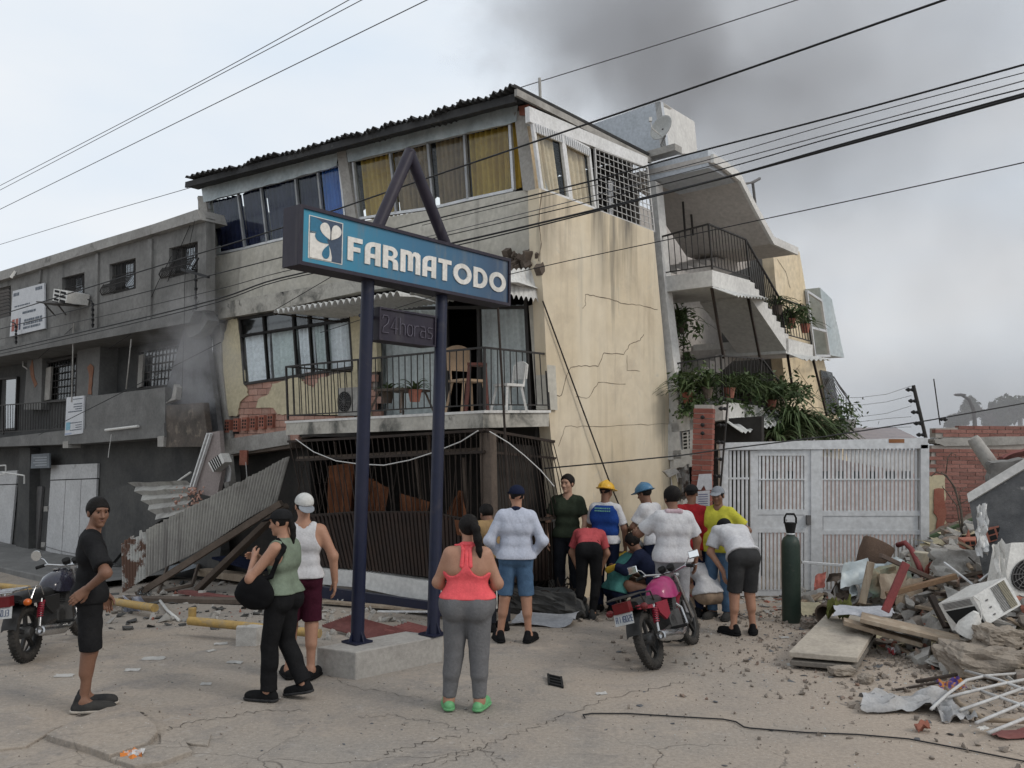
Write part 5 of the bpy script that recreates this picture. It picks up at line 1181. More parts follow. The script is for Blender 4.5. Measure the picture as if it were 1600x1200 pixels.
    # ---- hat
    if hat:
        kind = hat['kind']; hm_ = hat['m']
        if kind == 'cap':
            br = 1 if not hat.get('back') else -1; tl_ = hat.get('tilt', .12)
            dome = [elp(hp(-.012, 0, .040), V3(.110, .090, .090) * hs, Rh)]
            np_obj('cap', [sdf_mesh(dome, .006, .02, [(hp(0, 0, .036 if br > 0 else .03), N(-hu + f * tl_))])], hm_, root)
            bd = [elp(hp(.105 * br, 0, .043 if br > 0 else -.012), V3(.085, .075, .012) * hs, np.stack([N(f * br - hu * (.22 if br > 0 else .6)), hl * br, N(hu + f * br * (.22 if br > 0 else .6))]))]
            np_obj('brim', [sdf_mesh(bd, .005, .01)], hat.get('bm', hm_), root)
        else:
            np_obj('helmet', [sdf_mesh([elp(hp(-.008, 0, .045), V3(.135, .112, .105) * hs, Rh), elp(hp(-.005, 0, .047), V3(.020, .018, .112) * hs, Rh, .03), elp(hp(-.005, 0, .05), V3(.137, .016, .108) * hs, Rh, .02)], .006, .02, [(hp(0, 0, .036), -hu)])], hm_, root)
            np_obj('brim', [sdf_mesh([elp(hp(.012, 0, .036), V3(.185, .140, .012) * hs, Rh)], .006, .02)], hm_, root)
    # ---- top
    if top:
        e = top.get('e', .014); P = torso(e)
        if top.get('hem', -.02) < .045: ex_ = max(.012, (bottom or {}).get('e', 0) - e + .012); hb2 = .118 * bw * hw * s + e + ex_; P.append(cone(J['pelvis'] - lp * .075 * hw * bw * s, J['pelvis'] + lp * .075 * hw * bw * s, hb2, hb2)); P += [elp(q['c'], q['r'] + e + ex_) for q in glute]
        if top.get('belly'): P.append(elp(lerp(J['waist'], J['pelvis'], .3) + fwd * .05, V3(.13, .16, .13) * top['belly'] * s))
        if top.get('sleeve', 0) > 0:
            for d in 'LR': P += arm(d, e * .8, top['sleeve'], True, top.get('flare', .012))
        axis = N(J['waist'] - J['pelvis']); pl = [(J['pelvis'] + axis * top.get('hem', -.02) * s, -axis)]
        na = N(J['sc'] - J['chest'])
        nfw = np.cross(lc, na)
        if top.get('tank'):
            for d, sg_ in (('L', 1), ('R', -1)): P.append(elp(J['sh' + d] + lc * sg_ * (.075 - top['tank']) - na * .03 * s, V3(.16, .085, .135) * s, np.stack([nfw, lc, na]), .012, True))
        if top.get('racer'):
            for d, sg_ in (('L', 1), ('R', -1)): P.append(elp(J['sh' + d] - lc * sg_ * .03 - nfw * .10 - na * .02 * s, V3(.14, .115, .16) * s, np.stack([nfw, lc, na]), .012, True))
        nr = top.get('neckr', .064) * s; P.append(dict(cone(lerp(J['sc'], J['neck'], .35) + nfw * .012, J['neck'] + (J['head'] - J['neck']) * .9 + nfw * .01, nr, nr + .02), sub=True, k=.008))
        np_obj('top', [sdf_mesh(P, vox, .04, pl, top.get('fold', .007), top.get('seed', 1))], top['m'], root)
        if top.get('collar'): np_obj('collar', [sdf_mesh([cone(J['sc'] + na * .03, J['sc'] + na * .055, .066 * s, .063 * s)], .006, .01)], top['collar'], root)
    # ---- bottom
    if bottom:
        e = bottom.get('e', .012); fr = bottom.get('len', 2.0); axis = N(J['waist'] - J['pelvis'])
        P = [cone(J['pelvis'] - lp * .072 * hw * bw * s, J['pelvis'] + lp * .072 * hw * bw * s, .118 * bw * hw * s + e, .118 * bw * hw * s + e), cone(J['waist'] - lp * .058 * bw * s, J['waist'] + lp * .058 * bw * s, .104 * bw * s + e, .104 * bw * s + e)]
        P += [elp(q['c'], q['r'] + e * .8) for q in glute]
        for d in 'LR': P += leg(d, e, fr, True, bottom.get('flare', 0.0))
        np_obj('bottoms', [sdf_mesh(P, vox, .018, [(J['pelvis'] + axis * bottom.get('rise', .10) * s, axis)], bottom.get('fold', .006), bottom.get('seed', 2))], bottom['m'], root)
    # ---- shoes
    if shoes:
        for d in 'LR':
            a_, t_ = J['an' + d], J['to' + d]; dr = N((t_ - a_) * V3(1, 1, 0)); dn = N(t_ - a_ - V3(0, 0, -.06)); rise = max(0, a_[2] - .085 * s)
            heel = np.array(a_) - dr * .045 * s - V3(0, 0, .045) * s; toe = np.array(t_) + dr * .05 * s; toe[2] = t_[2] + .012
            ll = N(np.cross(V3(0, 0, 1), dr)); up_ = N(np.cross(N(toe - heel), ll) * -1); up_ = up_ if up_[2] > 0 else -up_
            hi_ = shoes.get('high', .065)
            P = [cone(heel, toe, .040 * s, .042 * s), cone(heel + dr * .06, toe - dr * .03, .046 * s, .046 * s), cone(heel + up_ * .01, heel + up_ * hi_ + dr * .02, .040 * s, .038 * s)]
            if hi_ > .04: P += [cone(a_ - V3(0, 0, .06), a_ - up_ * .012, .045 * s, .043 * s, True), cone(a_ - up_ * .03 + dr * .03, toe - dr * .06 + up_ * .012, .040 * s, .034 * s)]
            base = heel - up_ * .036 * s
            np_obj('shoe', [sdf_mesh(P, .0075, .025, [(base, -up_)], .003, 4)], shoes['m'], root)
            sp_ = [cone(heel - up_ * .01, toe - up_ * .012, .054 * s, .052 * s), cone(heel + dr * .07 - up_ * .01, toe - dr * .03 - up_ * .012, .058 * s, .058 * s)]
            np_obj('sole', [sdf_mesh(sp_, .006, .02, [(base + up_ * .004, -up_), (base + up_ * .026, up_)])], shoes.get('sole', shoes['m']), root)
            if shoes.get('sock'): np_obj('sock', [sdf_mesh([cone(a_ - V3(0, 0, .03), lerp(a_, J['kn' + d], .16), .046 * s, .044 * s, True)], .006, .02, (), .002)], shoes['sock'], root)
    if extra: extra(root, J, s, hp, hu, f, lc, fwd)
    return root
def fix_local(o, root):
    """mesh already in root-local coordinates: hand it over unchanged"""
    L = o.location.copy(); o.parent = root; o.location = L
def hand(w, d, n_, side, s, curl, el):
    n_ = N(n_ - d * (n_ @ d)); sd = np.cross(d, n_) * side * -1.0; k = s
    def L(x, y, z): return w + (d * x + sd * y + n_ * z) * k      # x along, y towards thumb, z palm side
    fa = N(w - el); P = [cone(w - fa * .05, L(.005, 0, 0), .032 * k, .028 * k)]
    kn = [(.092, .030, .0), (.096, .010, -.003), (.092, -.010, -.002), (.083, -.028, .0)]; ln = [.072, .080, .074, .058]
    for i, (x, y, z) in enumerate(kn):
        P.append(cone(L(.012, y * .6, 0), L(x, y, z), .017 * k, .0125 * k, k=.014))
        p = np.array([x, y, z]); an = curl * .6; 
        for j, fr in enumerate((.45, .32, .23)):
            q = p + np.array([math.cos(an), (y * .6 if j == 0 else 0), math.sin(an)]) * ln[i] * fr
            P.append(cone(L(*p), L(*q), (.0098 - .0008 * j) * k, (.0090 - .001 * j) * k, k=.006)); p = q; an += curl * (1.0 if j == 0 else .8)
    t0, t1, t2, t3 = (.02, .022, .008), (.050, .046, .020), (.078, .056, .030), (.100, .054, .040)
    P += [cone(L(*t0), L(*t1), .018 * k, .0145 * k, k=.014), cone(L(*t1), L(*t2), .0125 * k, .0105 * k, k=.006), cone(L(*t2), L(*t3), .0105 * k, .0085 * k, k=.006)]
    return sdf_mesh(P, .0046, .012)
F = fabric
F_black = F('black', (.012, .012, .013), (.020, .020, .021)); F_blackpant = F('black_trousers', (.010, .010, .011), (.015, .015, .016)); F_green = F('sage', (.20, .245, .185)); F_white = F('white', (.58, .58, .59), (.46, .46, .48)); F_maroon = F('maroon', (.055, .012, .024))
F_pink = F('neon_coral', (.80, .13, .14), (.70, .10, .115)); F_grey = F('grey_marl', (.15, .15, .155), (.12, .12, .125)); F_pale = F('pale_grey_blue', (.50, .53, .62), (.42, .45, .53)); F_denim = F('denim', (.085, .15, .24), (.055, .10, .17)); F_coral = F('coral', (.52, .10, .11)); F_olive = F('olive', (.035, .045, .03))
F_vest = F('blue_vest', (.02, .06, .26), (.016, .05, .20)); F_red = F('red', (.36, .025, .03)); F_yellow = F('lime_yellow', (.50, .47, .06), (.42, .40, .05)); F_dgrey = F('dark_grey', (.045, .045, .046)); F_beige = F('beige', (.36, .27, .20)); F_navy = F('navy', (.015, .02, .045)); F_pantgrey = F('pale_grey_trousers', (.30, .30, .315), (.24, .24, .25)); F_teal = F('teal', (.08, .25, .23)); F_tan = F('tan', (.30, .20, .10)); F_darkpant = F('dark_trousers', (.02, .022, .028))
M_capgrey = F('grey_cap', (.28, .30, .33)); M_rubber_green = pm('green_clog', (.13, .36, .16), .5, bump=.03, obj_coords=True); M_sole = pm('pale_sole', (.42, .38, .33), .7, bump=.1); M_shoe = F('dusty_shoe', (.028, .029, .031), (.05, .048, .045)); M_shoeblack = F('black_shoe', (.014, .014, .015)); M_bag = F('black_bag', (.010, .010, .011), bump=.1)
M_hardyellow = pm('yellow_helmet', (.62, .36, .03), .35, bump=.02, obj_coords=True); M_hardblue = pm('blue_helmet', (.05, .15, .26), .4, (.07, .18, .3), 8, bump=.02, obj_coords=True)
# 1 man in black with his hand on his hip, far left
build_person('man in black T-shirt and shorts, hand on hip, beside the parked motorcycle', 133, 1110, 63, 1.77, 'd', dict(
    face=(.36, -.93, -.02), head=(.035, -.01, 1.622), elR=(.10, -.40, 1.17), wrR=(-.03, -.255, 1.03), hdR=(-.75, .05, -.62), pnR=(.2, 1, -.1), elL=(.05, .24, 1.15), wrL=(.12, .18, .92), hdL=(.2, 0, -1),
    knR=(.02, -.085, .50), anR=(-.02, -.07, .085), toR=(.14, -.11, .025), anL=(.00, .09, .085), toL=(.16, .09, .025)),
    dict(m=F_black, sleeve=.82, e=.018, hem=-.06, flare=.018, fold=.009), dict(m=F_black, len=.98, e=.014, flare=.018, rise=.08, fold=.008), dict(m=M_shoe, sole=M_sole, high=.085), dict(low=0, hz=.058), curl={'L': .35, 'R': .25}, lw=.94)
# 2 woman in sage top with shoulder bag
def bag(root, J, s, hp, hu, f, lc, fwd):
    a = J['shL'] + V3(0, -.045, .045); b_ = J['pelvis'] + V3(.07, .20, .09)
    np_obj('bag', [sdf_mesh([elp(b_ + V3(.07, .02, -.05), V3(.19, .075, .14)), elp(b_ + V3(.07, .02, .03), V3(.13, .05, .10))], .009, .03, (), .008, 8)], M_bag, root)
    pts = [b_ + V3(.02, .03, .06), J['waist'] + V3(-.01, .20, .05), J['chest'] + V3(-.075, .205, .04), J['chest'] + V3(-.10, .165, .11), J['shL'] + V3(-.075, -.03, .015), a + V3(-.0, 0, .03)]
    np_obj('strap', [sdf_mesh([cone(pts[i], pts[i + 1], .02, .02) for i in range(len(pts) - 1)], .007, .015)], M_bag, root)
build_person('woman in sage sleeveless top and black trousers with black shoulder bag', 437, 1093, -72, 1.66, 'b', dict(
    face=(1, .12, -.12), head=(.035, .01, 1.622), elL=(.17, .27, 1.13), wrL=(.25, .10, 1.29), hdL=(.5, -.55, .55), pnL=(-.6, -.6, -.3), elR=(.14, -.26, 1.14), wrR=(.28, -.04, 1.27), hdR=(.6, .6, .3), pnR=(-.5, .6, -.3),
    knL=(.07, .085, .50), anL=(.06, .09, .085), toL=(.21, .10, .025), knR=(-.0, -.09, .50), anR=(-.20, -.09, .14), toR=(-.07, -.10, .035)),
    dict(m=F_green, sleeve=0, tank=.03, e=.016, hem=.03, fold=.006), dict(m=F_blackpant, len=1.96, e=.018, flare=.018), dict(m=M_shoeblack, sole=F_dgrey), dict(low=1, tail=[(-.09, 0, .02, .03), (-.115, -.01, -.06, .027), (-.105, -.02, -.14, .022), (-.10, -.02, -.20, .012)]), dict(kind='cap', m=F_black), female=True, bw=1.06, hw=1.06, aw=1.05, extra=bag)
# 3 man in white vest
build_person('man in white vest, maroon shorts and reversed pale cap, seen from behind', 468, 1060, -14, 1.76, 'b', dict(
    face=(1, .25, 0), elR=(-.03, -.285, 1.15), wrR=(.01, -.31, .90), hdR=(.1, 0, -1), elL=(.10, .24, 1.14), wrL=(.27, .12, 1.20), hdL=(.7, -.3, .5), knL=(.05, .09, .50), anL=(.03, .10, .085), toL=(.18, .13, .025), anR=(-.05, -.10, .085), toR=(.08, -.16, .025)),
    dict(m=F_white, sleeve=0, tank=.055, neckr=.085, e=.012, hem=.0, fold=.006), dict(m=F_maroon, len=.9, e=.016, flare=.014, fold=.008), dict(m=M_shoeblack, high=.01), dict(low=0), dict(kind='cap', m=F('cap_white', (.62, .62, .60)), back=True, tilt=.25, bm=M_capgrey), bw=1.05, aw=1.12)
# 4 woman in neon coral racerback
def racer(root, J, s, hp, hu, f, lc, fwd):
    na = V3(0, 0, 1); P = []
    for sg in (1, -1): P += [cone(J['chest'] + V3(-.112, .035 * sg, .03), J['sc'] + V3(-.072, .030 * sg, .03), .022, .015), cone(J['sc'] + V3(-.072, .030 * sg, .03), J['neck'] + V3(-.045, .05 * sg, .012), .015, .013)]
    np_obj('racer_strap', [sdf_mesh(P, .007, .012)], F_pink, root)
    np_obj('halter', [sdf_mesh([cone(J['neck'] + V3(-.05, .03, .01), J['neck'] + V3(-.05, -.03, .01), .022, .022), cone(J['neck'] + V3(-.045, .045, .012), J['neck'] + V3(.03, .065, .0), .014, .014), cone(J['neck'] + V3(-.045, -.045, .012), J['neck'] + V3(.03, -.065, .0), .014, .014)], .007, .015)], F_pink, root)
    np_obj('hair_band', [sdf_mesh([elp(hp(-.105, -.02, .02), V3(.022, .03, .03))], .006, .01)], F_tan, root)
build_person('woman in neon coral racerback top, grey leggings and green clogs, seen from behind', 728, 1109, 4, 1.64, 'b', dict(
    face=(1, .30, -.05), elL=(.02, .275, 1.13), elR=(.02, -.275, 1.13), wrL=(.20, .14, 1.0), wrR=(.20, -.14, 1.0), hdL=(.6, -.7, -.2), hdR=(.6, .7, -.2), hipL=(0, .10, .92), hipR=(0, -.10, .92), knL=(.0, .115, .50), knR=(.0, -.115, .50), anL=(-.02, .155, .09), anR=(-.02, -.125, .09), toL=(.11, .185, .03), toR=(.11, -.155, .03)),
    dict(m=F_pink, sleeve=0, e=.015, hem=.05, tank=.06, racer=True, fold=.005), dict(m=F_grey, len=1.93, e=.008, rise=.14, fold=.003), dict(m=M_rubber_green, sock=F_white, high=.012), dict(low=1, tail=[(-.09, -.02, .03, .035), (-.135, -.045, .0, .036), (-.145, -.06, -.09, .034), (-.14, -.075, -.19, .026), (-.135, -.085, -.27, .010)]), None, female=True, bw=1.27, hw=1.18, lw=1.42, aw=1.22, extra=racer)
# 5 man in long-sleeved pale shirt
build_person('man in pale grey long sleeved shirt, denim shorts and black cap, seen from behind', 805, 1003, 2, 1.78, 'b', dict(
    face=(1, .35, -.05), elL=(-.05, .30, 1.13), elR=(-.05, -.30, 1.13), wrL=(.10, .21, .98), wrR=(.10, -.21, .98), hdL=(.6, -.4, -.6), hdR=(.6, .4, -.6), knL=(.01, .12, .50), knR=(.01, -.12, .50), anL=(-.02, .17, .085), anR=(-.02, -.15, .085), toL=(.12, .21, .025), toR=(.12, -.20, .025)),
    dict(m=F_pale, sleeve=1.93, e=.022, hem=-.02, flare=.0, fold=.010, collar=F_navy), dict(m=F_denim, len=.95, e=.014, flare=.014, fold=.008), dict(m=M_shoeblack), dict(low=0), dict(kind='cap', m=F_navy), bw=1.1)
# 5b half hidden helper stooping behind him
build_person('stooping man in dark shirt half hidden beside the pale shirted man', 776, 985, -30, 1.70, 'd', dict(
    pelvis=(-.06, 0, .90), waist=(.0, 0, 1.04), chest=(.10, 0, 1.17), sc=(.19, 0, 1.27), neck=(.23, 0, 1.31), head=(.30, 0, 1.42), face=(.9, 0, -.45), shL=(.19, .175, 1.27), shR=(.19, -.175, 1.27), elL=(.25, .24, 1.0), elR=(.25, -.24, 1.0), wrL=(.36, .15, .80), wrR=(.36, -.15, .80), hipL=(-.06, .09, .88), hipR=(-.06, -.09, .88)),
    dict(m=F_tan, sleeve=.9, e=.02, hem=-.03), dict(m=F_darkpant, len=1.95, e=.02, flare=.02), dict(m=M_shoeblack), dict(low=0), None)
# 6 woman bending, coral T-shirt
BEND = dict(pelvis=(-.10, 0, .93), waist=(.03, 0, 1.02), chest=(.19, 0, 1.09), sc=(.33, 0, 1.11), neck=(.39, 0, 1.10), head=(.50, 0, 1.04), face=(.65, 0, -.75), hup=(.75, 0, .65), shL=(.33, .17, 1.10), shR=(.33, -.17, 1.10), elL=(.36, .25, .84), elR=(.36, -.25, .84), wrL=(.40, .17, .62), wrR=(.40, -.17, .62), hipL=(-.10, .09, .90), hipR=(-.10, -.09, .90), knL=(-.03, .10, .49), knR=(-.03, -.10, .49), anL=(-.05, .10, .085), anR=(-.05, -.10, .085))
build_person('woman in coral T-shirt and black trousers bending over the debris', 920, 966, 6, 1.66, 'b', dict(BEND, anL=(-.05, .16, .085), anR=(-.05, -.05, .085), toL=(.10, .19, .025), toR=(.10, -.07, .025)), dict(m=F_coral, sleeve=.7, e=.016, hem=.07, fold=.007), dict(m=F_blackpant, len=1.95, e=.012, rise=.13), dict(m=M_shoe), dict(low=1), None, female=True, face=False)
# 7 man in olive T-shirt facing us
build_person('man in dark olive T-shirt standing against the cream wall', 886, 949, 192, 1.84, 'c', dict(
    face=(.95, -.35, 0), elL=(.03, .25, 1.14), wrL=(.12, .20, .90), elR=(-.02, -.26, 1.15), wrR=(.03, -.26, .90)), dict(m=F_olive, sleeve=.72, e=.016, hem=-.03, flare=.008, collar=F_olive), dict(m=F_darkpant, len=1.96, e=.016, flare=.012), dict(m=M_shoeblack), dict(low=0, hz=.074))
# 8 rescuer, yellow helmet
def vest(root, J, s, hp, hu, f, lc, fwd):
    np_obj('vest', [sdf_mesh([cone(J['waist'] - lc * .06, J['waist'] + lc * .06, .130, .130), cone(J['chest'] - lc * .085, J['chest'] + lc * .085, .138, .138), cone(lerp(J['chest'], J['sc'], .6) - lc * .09, lerp(J['chest'], J['sc'], .6) + lc * .09, .115, .115)], .01, .04, [(J['waist'] - V3(0, 0, .07), V3(0, 0, -1)), (J['sc'] + V3(0, 0, .03), V3(0, 0, 1))], .005)], F_vest, root)
    for k in range(2):
        b = MB()
        for i in range(9): b.box((-.158 + .004 * abs(i - 4), -.10 + .025 * i, 1.40 - .035 * k), .012, .016, .016)
        o = b.build('vest_lettering', pm('vest_print', (.18, .42, .32), .8, bump=0), None); o.location = (0, 0, 0); o.data.transform(Matrix.Translation(Vector((-.158 + .0, 0, 0)) * 0)); fix_vest(o, root, b)
def fix_vest(o, root, b):
    for i, v in enumerate(b.v): o.data.vertices[i].co = v
    o.parent = root; o.location = (0, 0, 0)
build_person('rescuer in blue vest and yellow helmet in front of the cream wall', 946, 956, 24, 1.74, 'd', dict(
    elL=(.10, .25, 1.15), wrL=(.24, .15, 1.0), elR=(.02, -.26, 1.14), wrR=(.10, -.25, .90), face=(1, -.2, -.2)), dict(m=F_white, sleeve=.8, e=.016, flare=.012), dict(m=F_navy, len=1.96, e=.02, flare=.02), dict(m=M_shoeblack), dict(low=0), dict(kind='helmet', m=M_hardyellow), extra=vest)
# 9 blue helmet
build_person('worker in blue helmet and white shirt bent towards the rescuers', 1023, 958, -50, 1.74, 'd', dict(
    pelvis=(-.03, 0, .95), chest=(.05, 0, 1.26), sc=(.08, 0, 1.40), neck=(.11, 0, 1.46), head=(.16, 0, 1.60), shL=(.08, .17, 1.40), shR=(.08, -.17, 1.40), face=(.95, 0, -.3), elL=(.2, .22, 1.16), wrL=(.38, .12, 1.08), elR=(.2, -.22, 1.16), wrR=(.38, -.12, 1.08)), dict(m=F_white, sleeve=.75, e=.02, flare=.015), dict(m=F_navy, len=1.96, e=.02), dict(m=M_shoeblack), dict(low=1), dict(kind='helmet', m=M_hardblue))
# 10 big man in white T-shirt
def towel(root, J, s, hp, hu, f, lc, fwd):
    np_obj('neck_towel', [sdf_mesh([cone(J['neck'] + V3(-.06, .07, -.01), J['neck'] + V3(-.07, -.07, -.01), .030, .030), cone(J['neck'] + V3(-.06, .08, -.01), J['neck'] + V3(.06, .10, -.03), .028, .026), cone(J['neck'] + V3(-.06, -.08, -.01), J['neck'] + V3(.06, -.10, -.03), .028, .026)], .007, .02, (), .006)], F('towel', (.52, .44, .46), (.40, .28, .32)), root)
build_person('heavy man in white T-shirt and pale grey trousers with a towel round his neck', 1052, 1001, -4, 1.77, 'd', dict(
    face=(1, .2, -.25), head=(.05, 0, 1.615), elL=(.14, .36, 1.20), wrL=(.36, .36, 1.18), hdL=(1, 0, 0), elR=(.02, -.29, 1.14), wrR=(.06, -.28, .90)), dict(m=F_white, sleeve=.78, e=.024, hem=-.05, flare=.02, fold=.010, belly=1.1), dict(m=F_pantgrey, len=1.96, e=.022, flare=.02, fold=.008), dict(m=M_shoe), dict(low=1, bulk=True), None, bw=1.16, lw=1.1, aw=1.1, extra=towel)
# 11 red
build_person('man in red top and black cap beside the brick gate pillar', 1081, 962, 20, 1.73, 'd', dict(face=(.9, .4, -.2), elL=(.12, .24, 1.15), wrL=(.28, .12, 1.05)), dict(m=F_red, sleeve=1.5, e=.024, hem=-.06), dict(m=F_navy, len=1.96, e=.02), dict(m=M_shoeblack), dict(low=1), dict(kind='cap', m=F_black))
# 12 yellow
build_person('man in lime yellow T-shirt and grey cap, hand on hip, by the gate', 1124, 966, 212, 1.72, 'd', dict(
    face=(.97, .05, -.1), elL=(-.10, .37, 1.17), wrL=(.0, .20, 1.0), hdL=(.5, -.6, -.5), pnL=(0, -1, 0), elR=(.0, -.25, 1.14), wrR=(.10, -.22, .92)), dict(m=F_yellow, sleeve=.72, e=.022, hem=-.07, flare=.018, belly=1.12, fold=.009), dict(m=F_denim, len=1.96, e=.018, flare=.012), dict(m=M_shoe), dict(low=0), dict(kind='cap', m=M_capgrey), bw=1.1)
# 13 bending man, white T-shirt
build_person('man in white T-shirt, dark shorts and black cap bending forward by the gate', 1158, 991, -12, 1.74, 'b', dict(BEND, waist=(.02, 0, 1.04), chest=(.15, 0, 1.14), sc=(.27, 0, 1.21), neck=(.33, 0, 1.23), head=(.43, 0, 1.22), face=(.85, 0, -.5), shL=(.27, .18, 1.20), shR=(.27, -.18, 1.20), elL=(.26, .27, .95), elR=(.26, -.27, .95), wrL=(.12, .17, .74), wrR=(.12, -.17, .74), hdL=(-.2, -.1, -1), hdR=(-.2, .1, -1), anL=(-.05, .12, .085), anR=(-.05, -.13, .085), toL=(.08, .18, .025), toR=(.08, -.20, .025)), dict(m=F_white, sleeve=.75, e=.022, hem=.03, flare=.018, fold=.009), dict(m=F_dgrey, len=.93, e=.016, flare=.014), dict(m=M_shoeblack), dict(low=0), dict(kind='cap', m=F_black), bw=1.08, face=False)
# 14 crouching woman
CR = dict(pelvis=(-.18, 0, .33), waist=(-.14, 0, .47), chest=(-.05, 0, .62), sc=(.03, 0, .74), neck=(.07, 0, .80), head=(.13, 0, .92), face=(.85, 0, -.5), shL=(.03, .165, .74), shR=(.03, -.165, .74), elL=(.20, .22, .53), elR=(.20, -.22, .53), wrL=(.38, .12, .45), wrR=(.38, -.12, .45), hdL=(.8, -.2, -.4), hdR=(.8, .2, -.4), hipL=(-.18, .10, .31), hipR=(-.18, -.10, .31), knL=(.20, .15, .42), knR=(.20, -.15, .42), anL=(-.02, .12, .085), anR=(-.02, -.12, .085), toL=(.12, .15, .025), toR=(.12, -.15, .025))
build_person('crouching woman in white shirt and beige trousers behind the pink motorcycle', 1097, 962, -22, 1.64, 'b', CR, dict(m=F_white, sleeve=1.0, e=.022, hem=.0, flare=.012, fold=.009), dict(m=F_beige, len=1.95, e=.014), dict(m=M_shoeblack), dict(low=1, tail=[(-.09, -.01, .02, .03), (-.11, -.02, -.06, .03), (-.10, -.03, -.16, .02)]), None, female=True, bw=1.1, hw=1.1, face=False)
# 15 kneeling helpers between the bystanders
build_person('kneeling helper in teal shirt and white cap among the rescuers', 978, 958, 60, 1.70, 'd', dict(CR, head=(.18, 0, .88)), dict(m=F_teal, sleeve=.8, e=.02), dict(m=F_navy, len=1.95, e=.016), dict(m=M_shoeblack), dict(low=1), dict(kind='cap', m=F_white), face=False)
build_person('kneeling helper in navy overalls and yellow gloves beside the white shirted man', 1008, 962, -70, 1.72, 'd', dict(CR, sc=(.06, 0, .80), chest=(-.03, 0, .66), shL=(.06, .17, .80), shR=(.06, -.17, .80), neck=(.10, 0, .86), head=(.17, 0, .97), elL=(.22, .24, .62), elR=(.2, -.22, .66), wrL=(.36, .2, .66), wrR=(.30, -.12, .80)), dict(m=F_navy, sleeve=1.9, e=.022), dict(m=F_navy, len=1.95, e=.016), dict(m=M_shoeblack), dict(low=1), None, face=False,
    extra=lambda root, J, s, hp, hu, f, lc, fwd: [np_obj('glove', [sdf_mesh([cone(J['wr' + d], J['wr' + d] + N(J['hd' + d]) * .12, .036, .045)], .007, .02)], pm('yellow_glove', (.55, .36, .04), .7), root) for d in 'LR'])
# ------------------------------------------------------------------ gate, pillar, brick wall, background on the right
GY = 13.0
def gp(x, y, o=0.0): return PD(x, y, GY) - Vector((0, o, 0))
gt = thing('driveway_gate', 'wide white slatted metal driveway gate between the brick pillar and the rubble', 'gate', gp(1285, 930))
def gbox(name, x0, y0, x1, y1, o, d, m=M_gate, parent=None, tilt=0.0):
    return MB().prism([gp(x0, y0, o), gp(x1, y0 - tilt, o), gp(x1, y1 - tilt * .3, o), gp(x0, y1, o)], (0, d, 0)).build(name, m, parent or gt)
gbox('top_beam', 1122, 692, 1447, 703, .06, .16, tilt=8); gbox('post', 1124, 703, 1137, 934, .05, .12); gbox('post', 1436, 695, 1449, 934, .06, .14); gbox('post', 1266, 698, 1284, 932, .04, .10)
gbox('frame', 1137, 698, 1266, 704, .0, .06, tilt=3); gbox('frame', 1284, 695, 1436, 701, .0, .06, tilt=3); gbox('frame', 1137, 922, 1436, 931, .0, .06)
def slats(x0, x1, y0, y1, n, parent, w=3.5, tilt=0.0):
    for i in range(n):
        x = lerp(x0, x1, (i + .5) / n); a, b = gp(x, y1), gp(x, y0 - tilt * i / n); beam('slat', a, b, w * GY / F_PX, .02, M_gate, parent, up=Vector((0, 1, 0)))
slats(1138, 1170, 704, 922, 5, gt, 3.6)
gbox('rail', 1137, 746, 1170, 749, .02, .02)
dl = gbox('door_leaf', 1172, 704, 1184, 922, .02, .05); gbox('stile', 1256, 702, 1266, 922, .02, .05, parent=dl); gbox('rail', 1184, 703, 1256, 712, .02, .05, parent=dl); gbox('rail', 1184, 796, 1256, 804, .02, .05, parent=dl); gbox('lock_panel', 1184, 804, 1256, 825, .01, .03, parent=dl); gbox('rail', 1184, 825, 1256, 832, .02, .05, parent=dl)
slats(1184, 1256, 712, 796, 12, dl); slats(1184, 1256, 832, 922, 12, dl); gbox('rail', 1184, 748, 1256, 750, .025, .015, parent=dl)
MB().box(gp(1261, 812, .06), .06, .06, .14).build('latch', M_greyiron, dl)
gl = gbox('leaf_panel', 1286, 806, 1434, 828, .01, .03); gbox('rail', 1284, 798, 1436, 806, .02, .05, parent=gl); gbox('rail', 1284, 828, 1436, 835, .02, .05, parent=gl)
slats(1286, 1434, 701, 798, 24, gl, tilt=5); slats(1286, 1434, 835, 922, 24, gl); gbox('rail', 1284, 748, 1436, 750, .025, .015, parent=gl)
gbox('rust_patch', 1386, 686, 1410, 692, .065, .004, pm('rust', (.24, .10, .04), .9, (.32, .16, .08), 8))
# brick gate pillar, slightly out of plumb
pb0 = PG(1092, 938); px_ = Vector((.94, -.34, 0)); py_ = Vector((.34, .94, 0)); ptop = PD(1101, 632, pb0.y); pz_ = (ptop - pb0); ph = pz_.length; pz_.normalize()
pil = thing('gate_pillar', 'red brick gate pillar with torn paper notices, leaning slightly', 'pillar', pb0)
MB().prism([pb0 + px_ * x + py_ * y for x, y in ((-.13, -.13), (.13, -.13), (.13, .13), (-.13, .13))], pz_ * (ph - .01)).build('mortar_core', M_mortar, pil)
nc = int(ph / .076)
for r in range(nc):
    c0 = pb0 + pz_ * (r * .076 + .034)
    for s in (-1, 1):
        if r % 2: piece('brick', BM_dark, orient(px_, py_, pz_, c0 + px_ * (.0715 * s), (.135, .283, .066)), pil)
        else: piece('brick', BM_dark, orient(px_, py_, pz_, c0 + py_ * (.0715 * s), (.283, .135, .066)), pil)
def on_pil(x, y):
    d = ray(x, y); n = -py_; p0 = pb0 - py_ * .147; return CAMP + d * ((p0 - CAMP).dot(n) / d.dot(n))
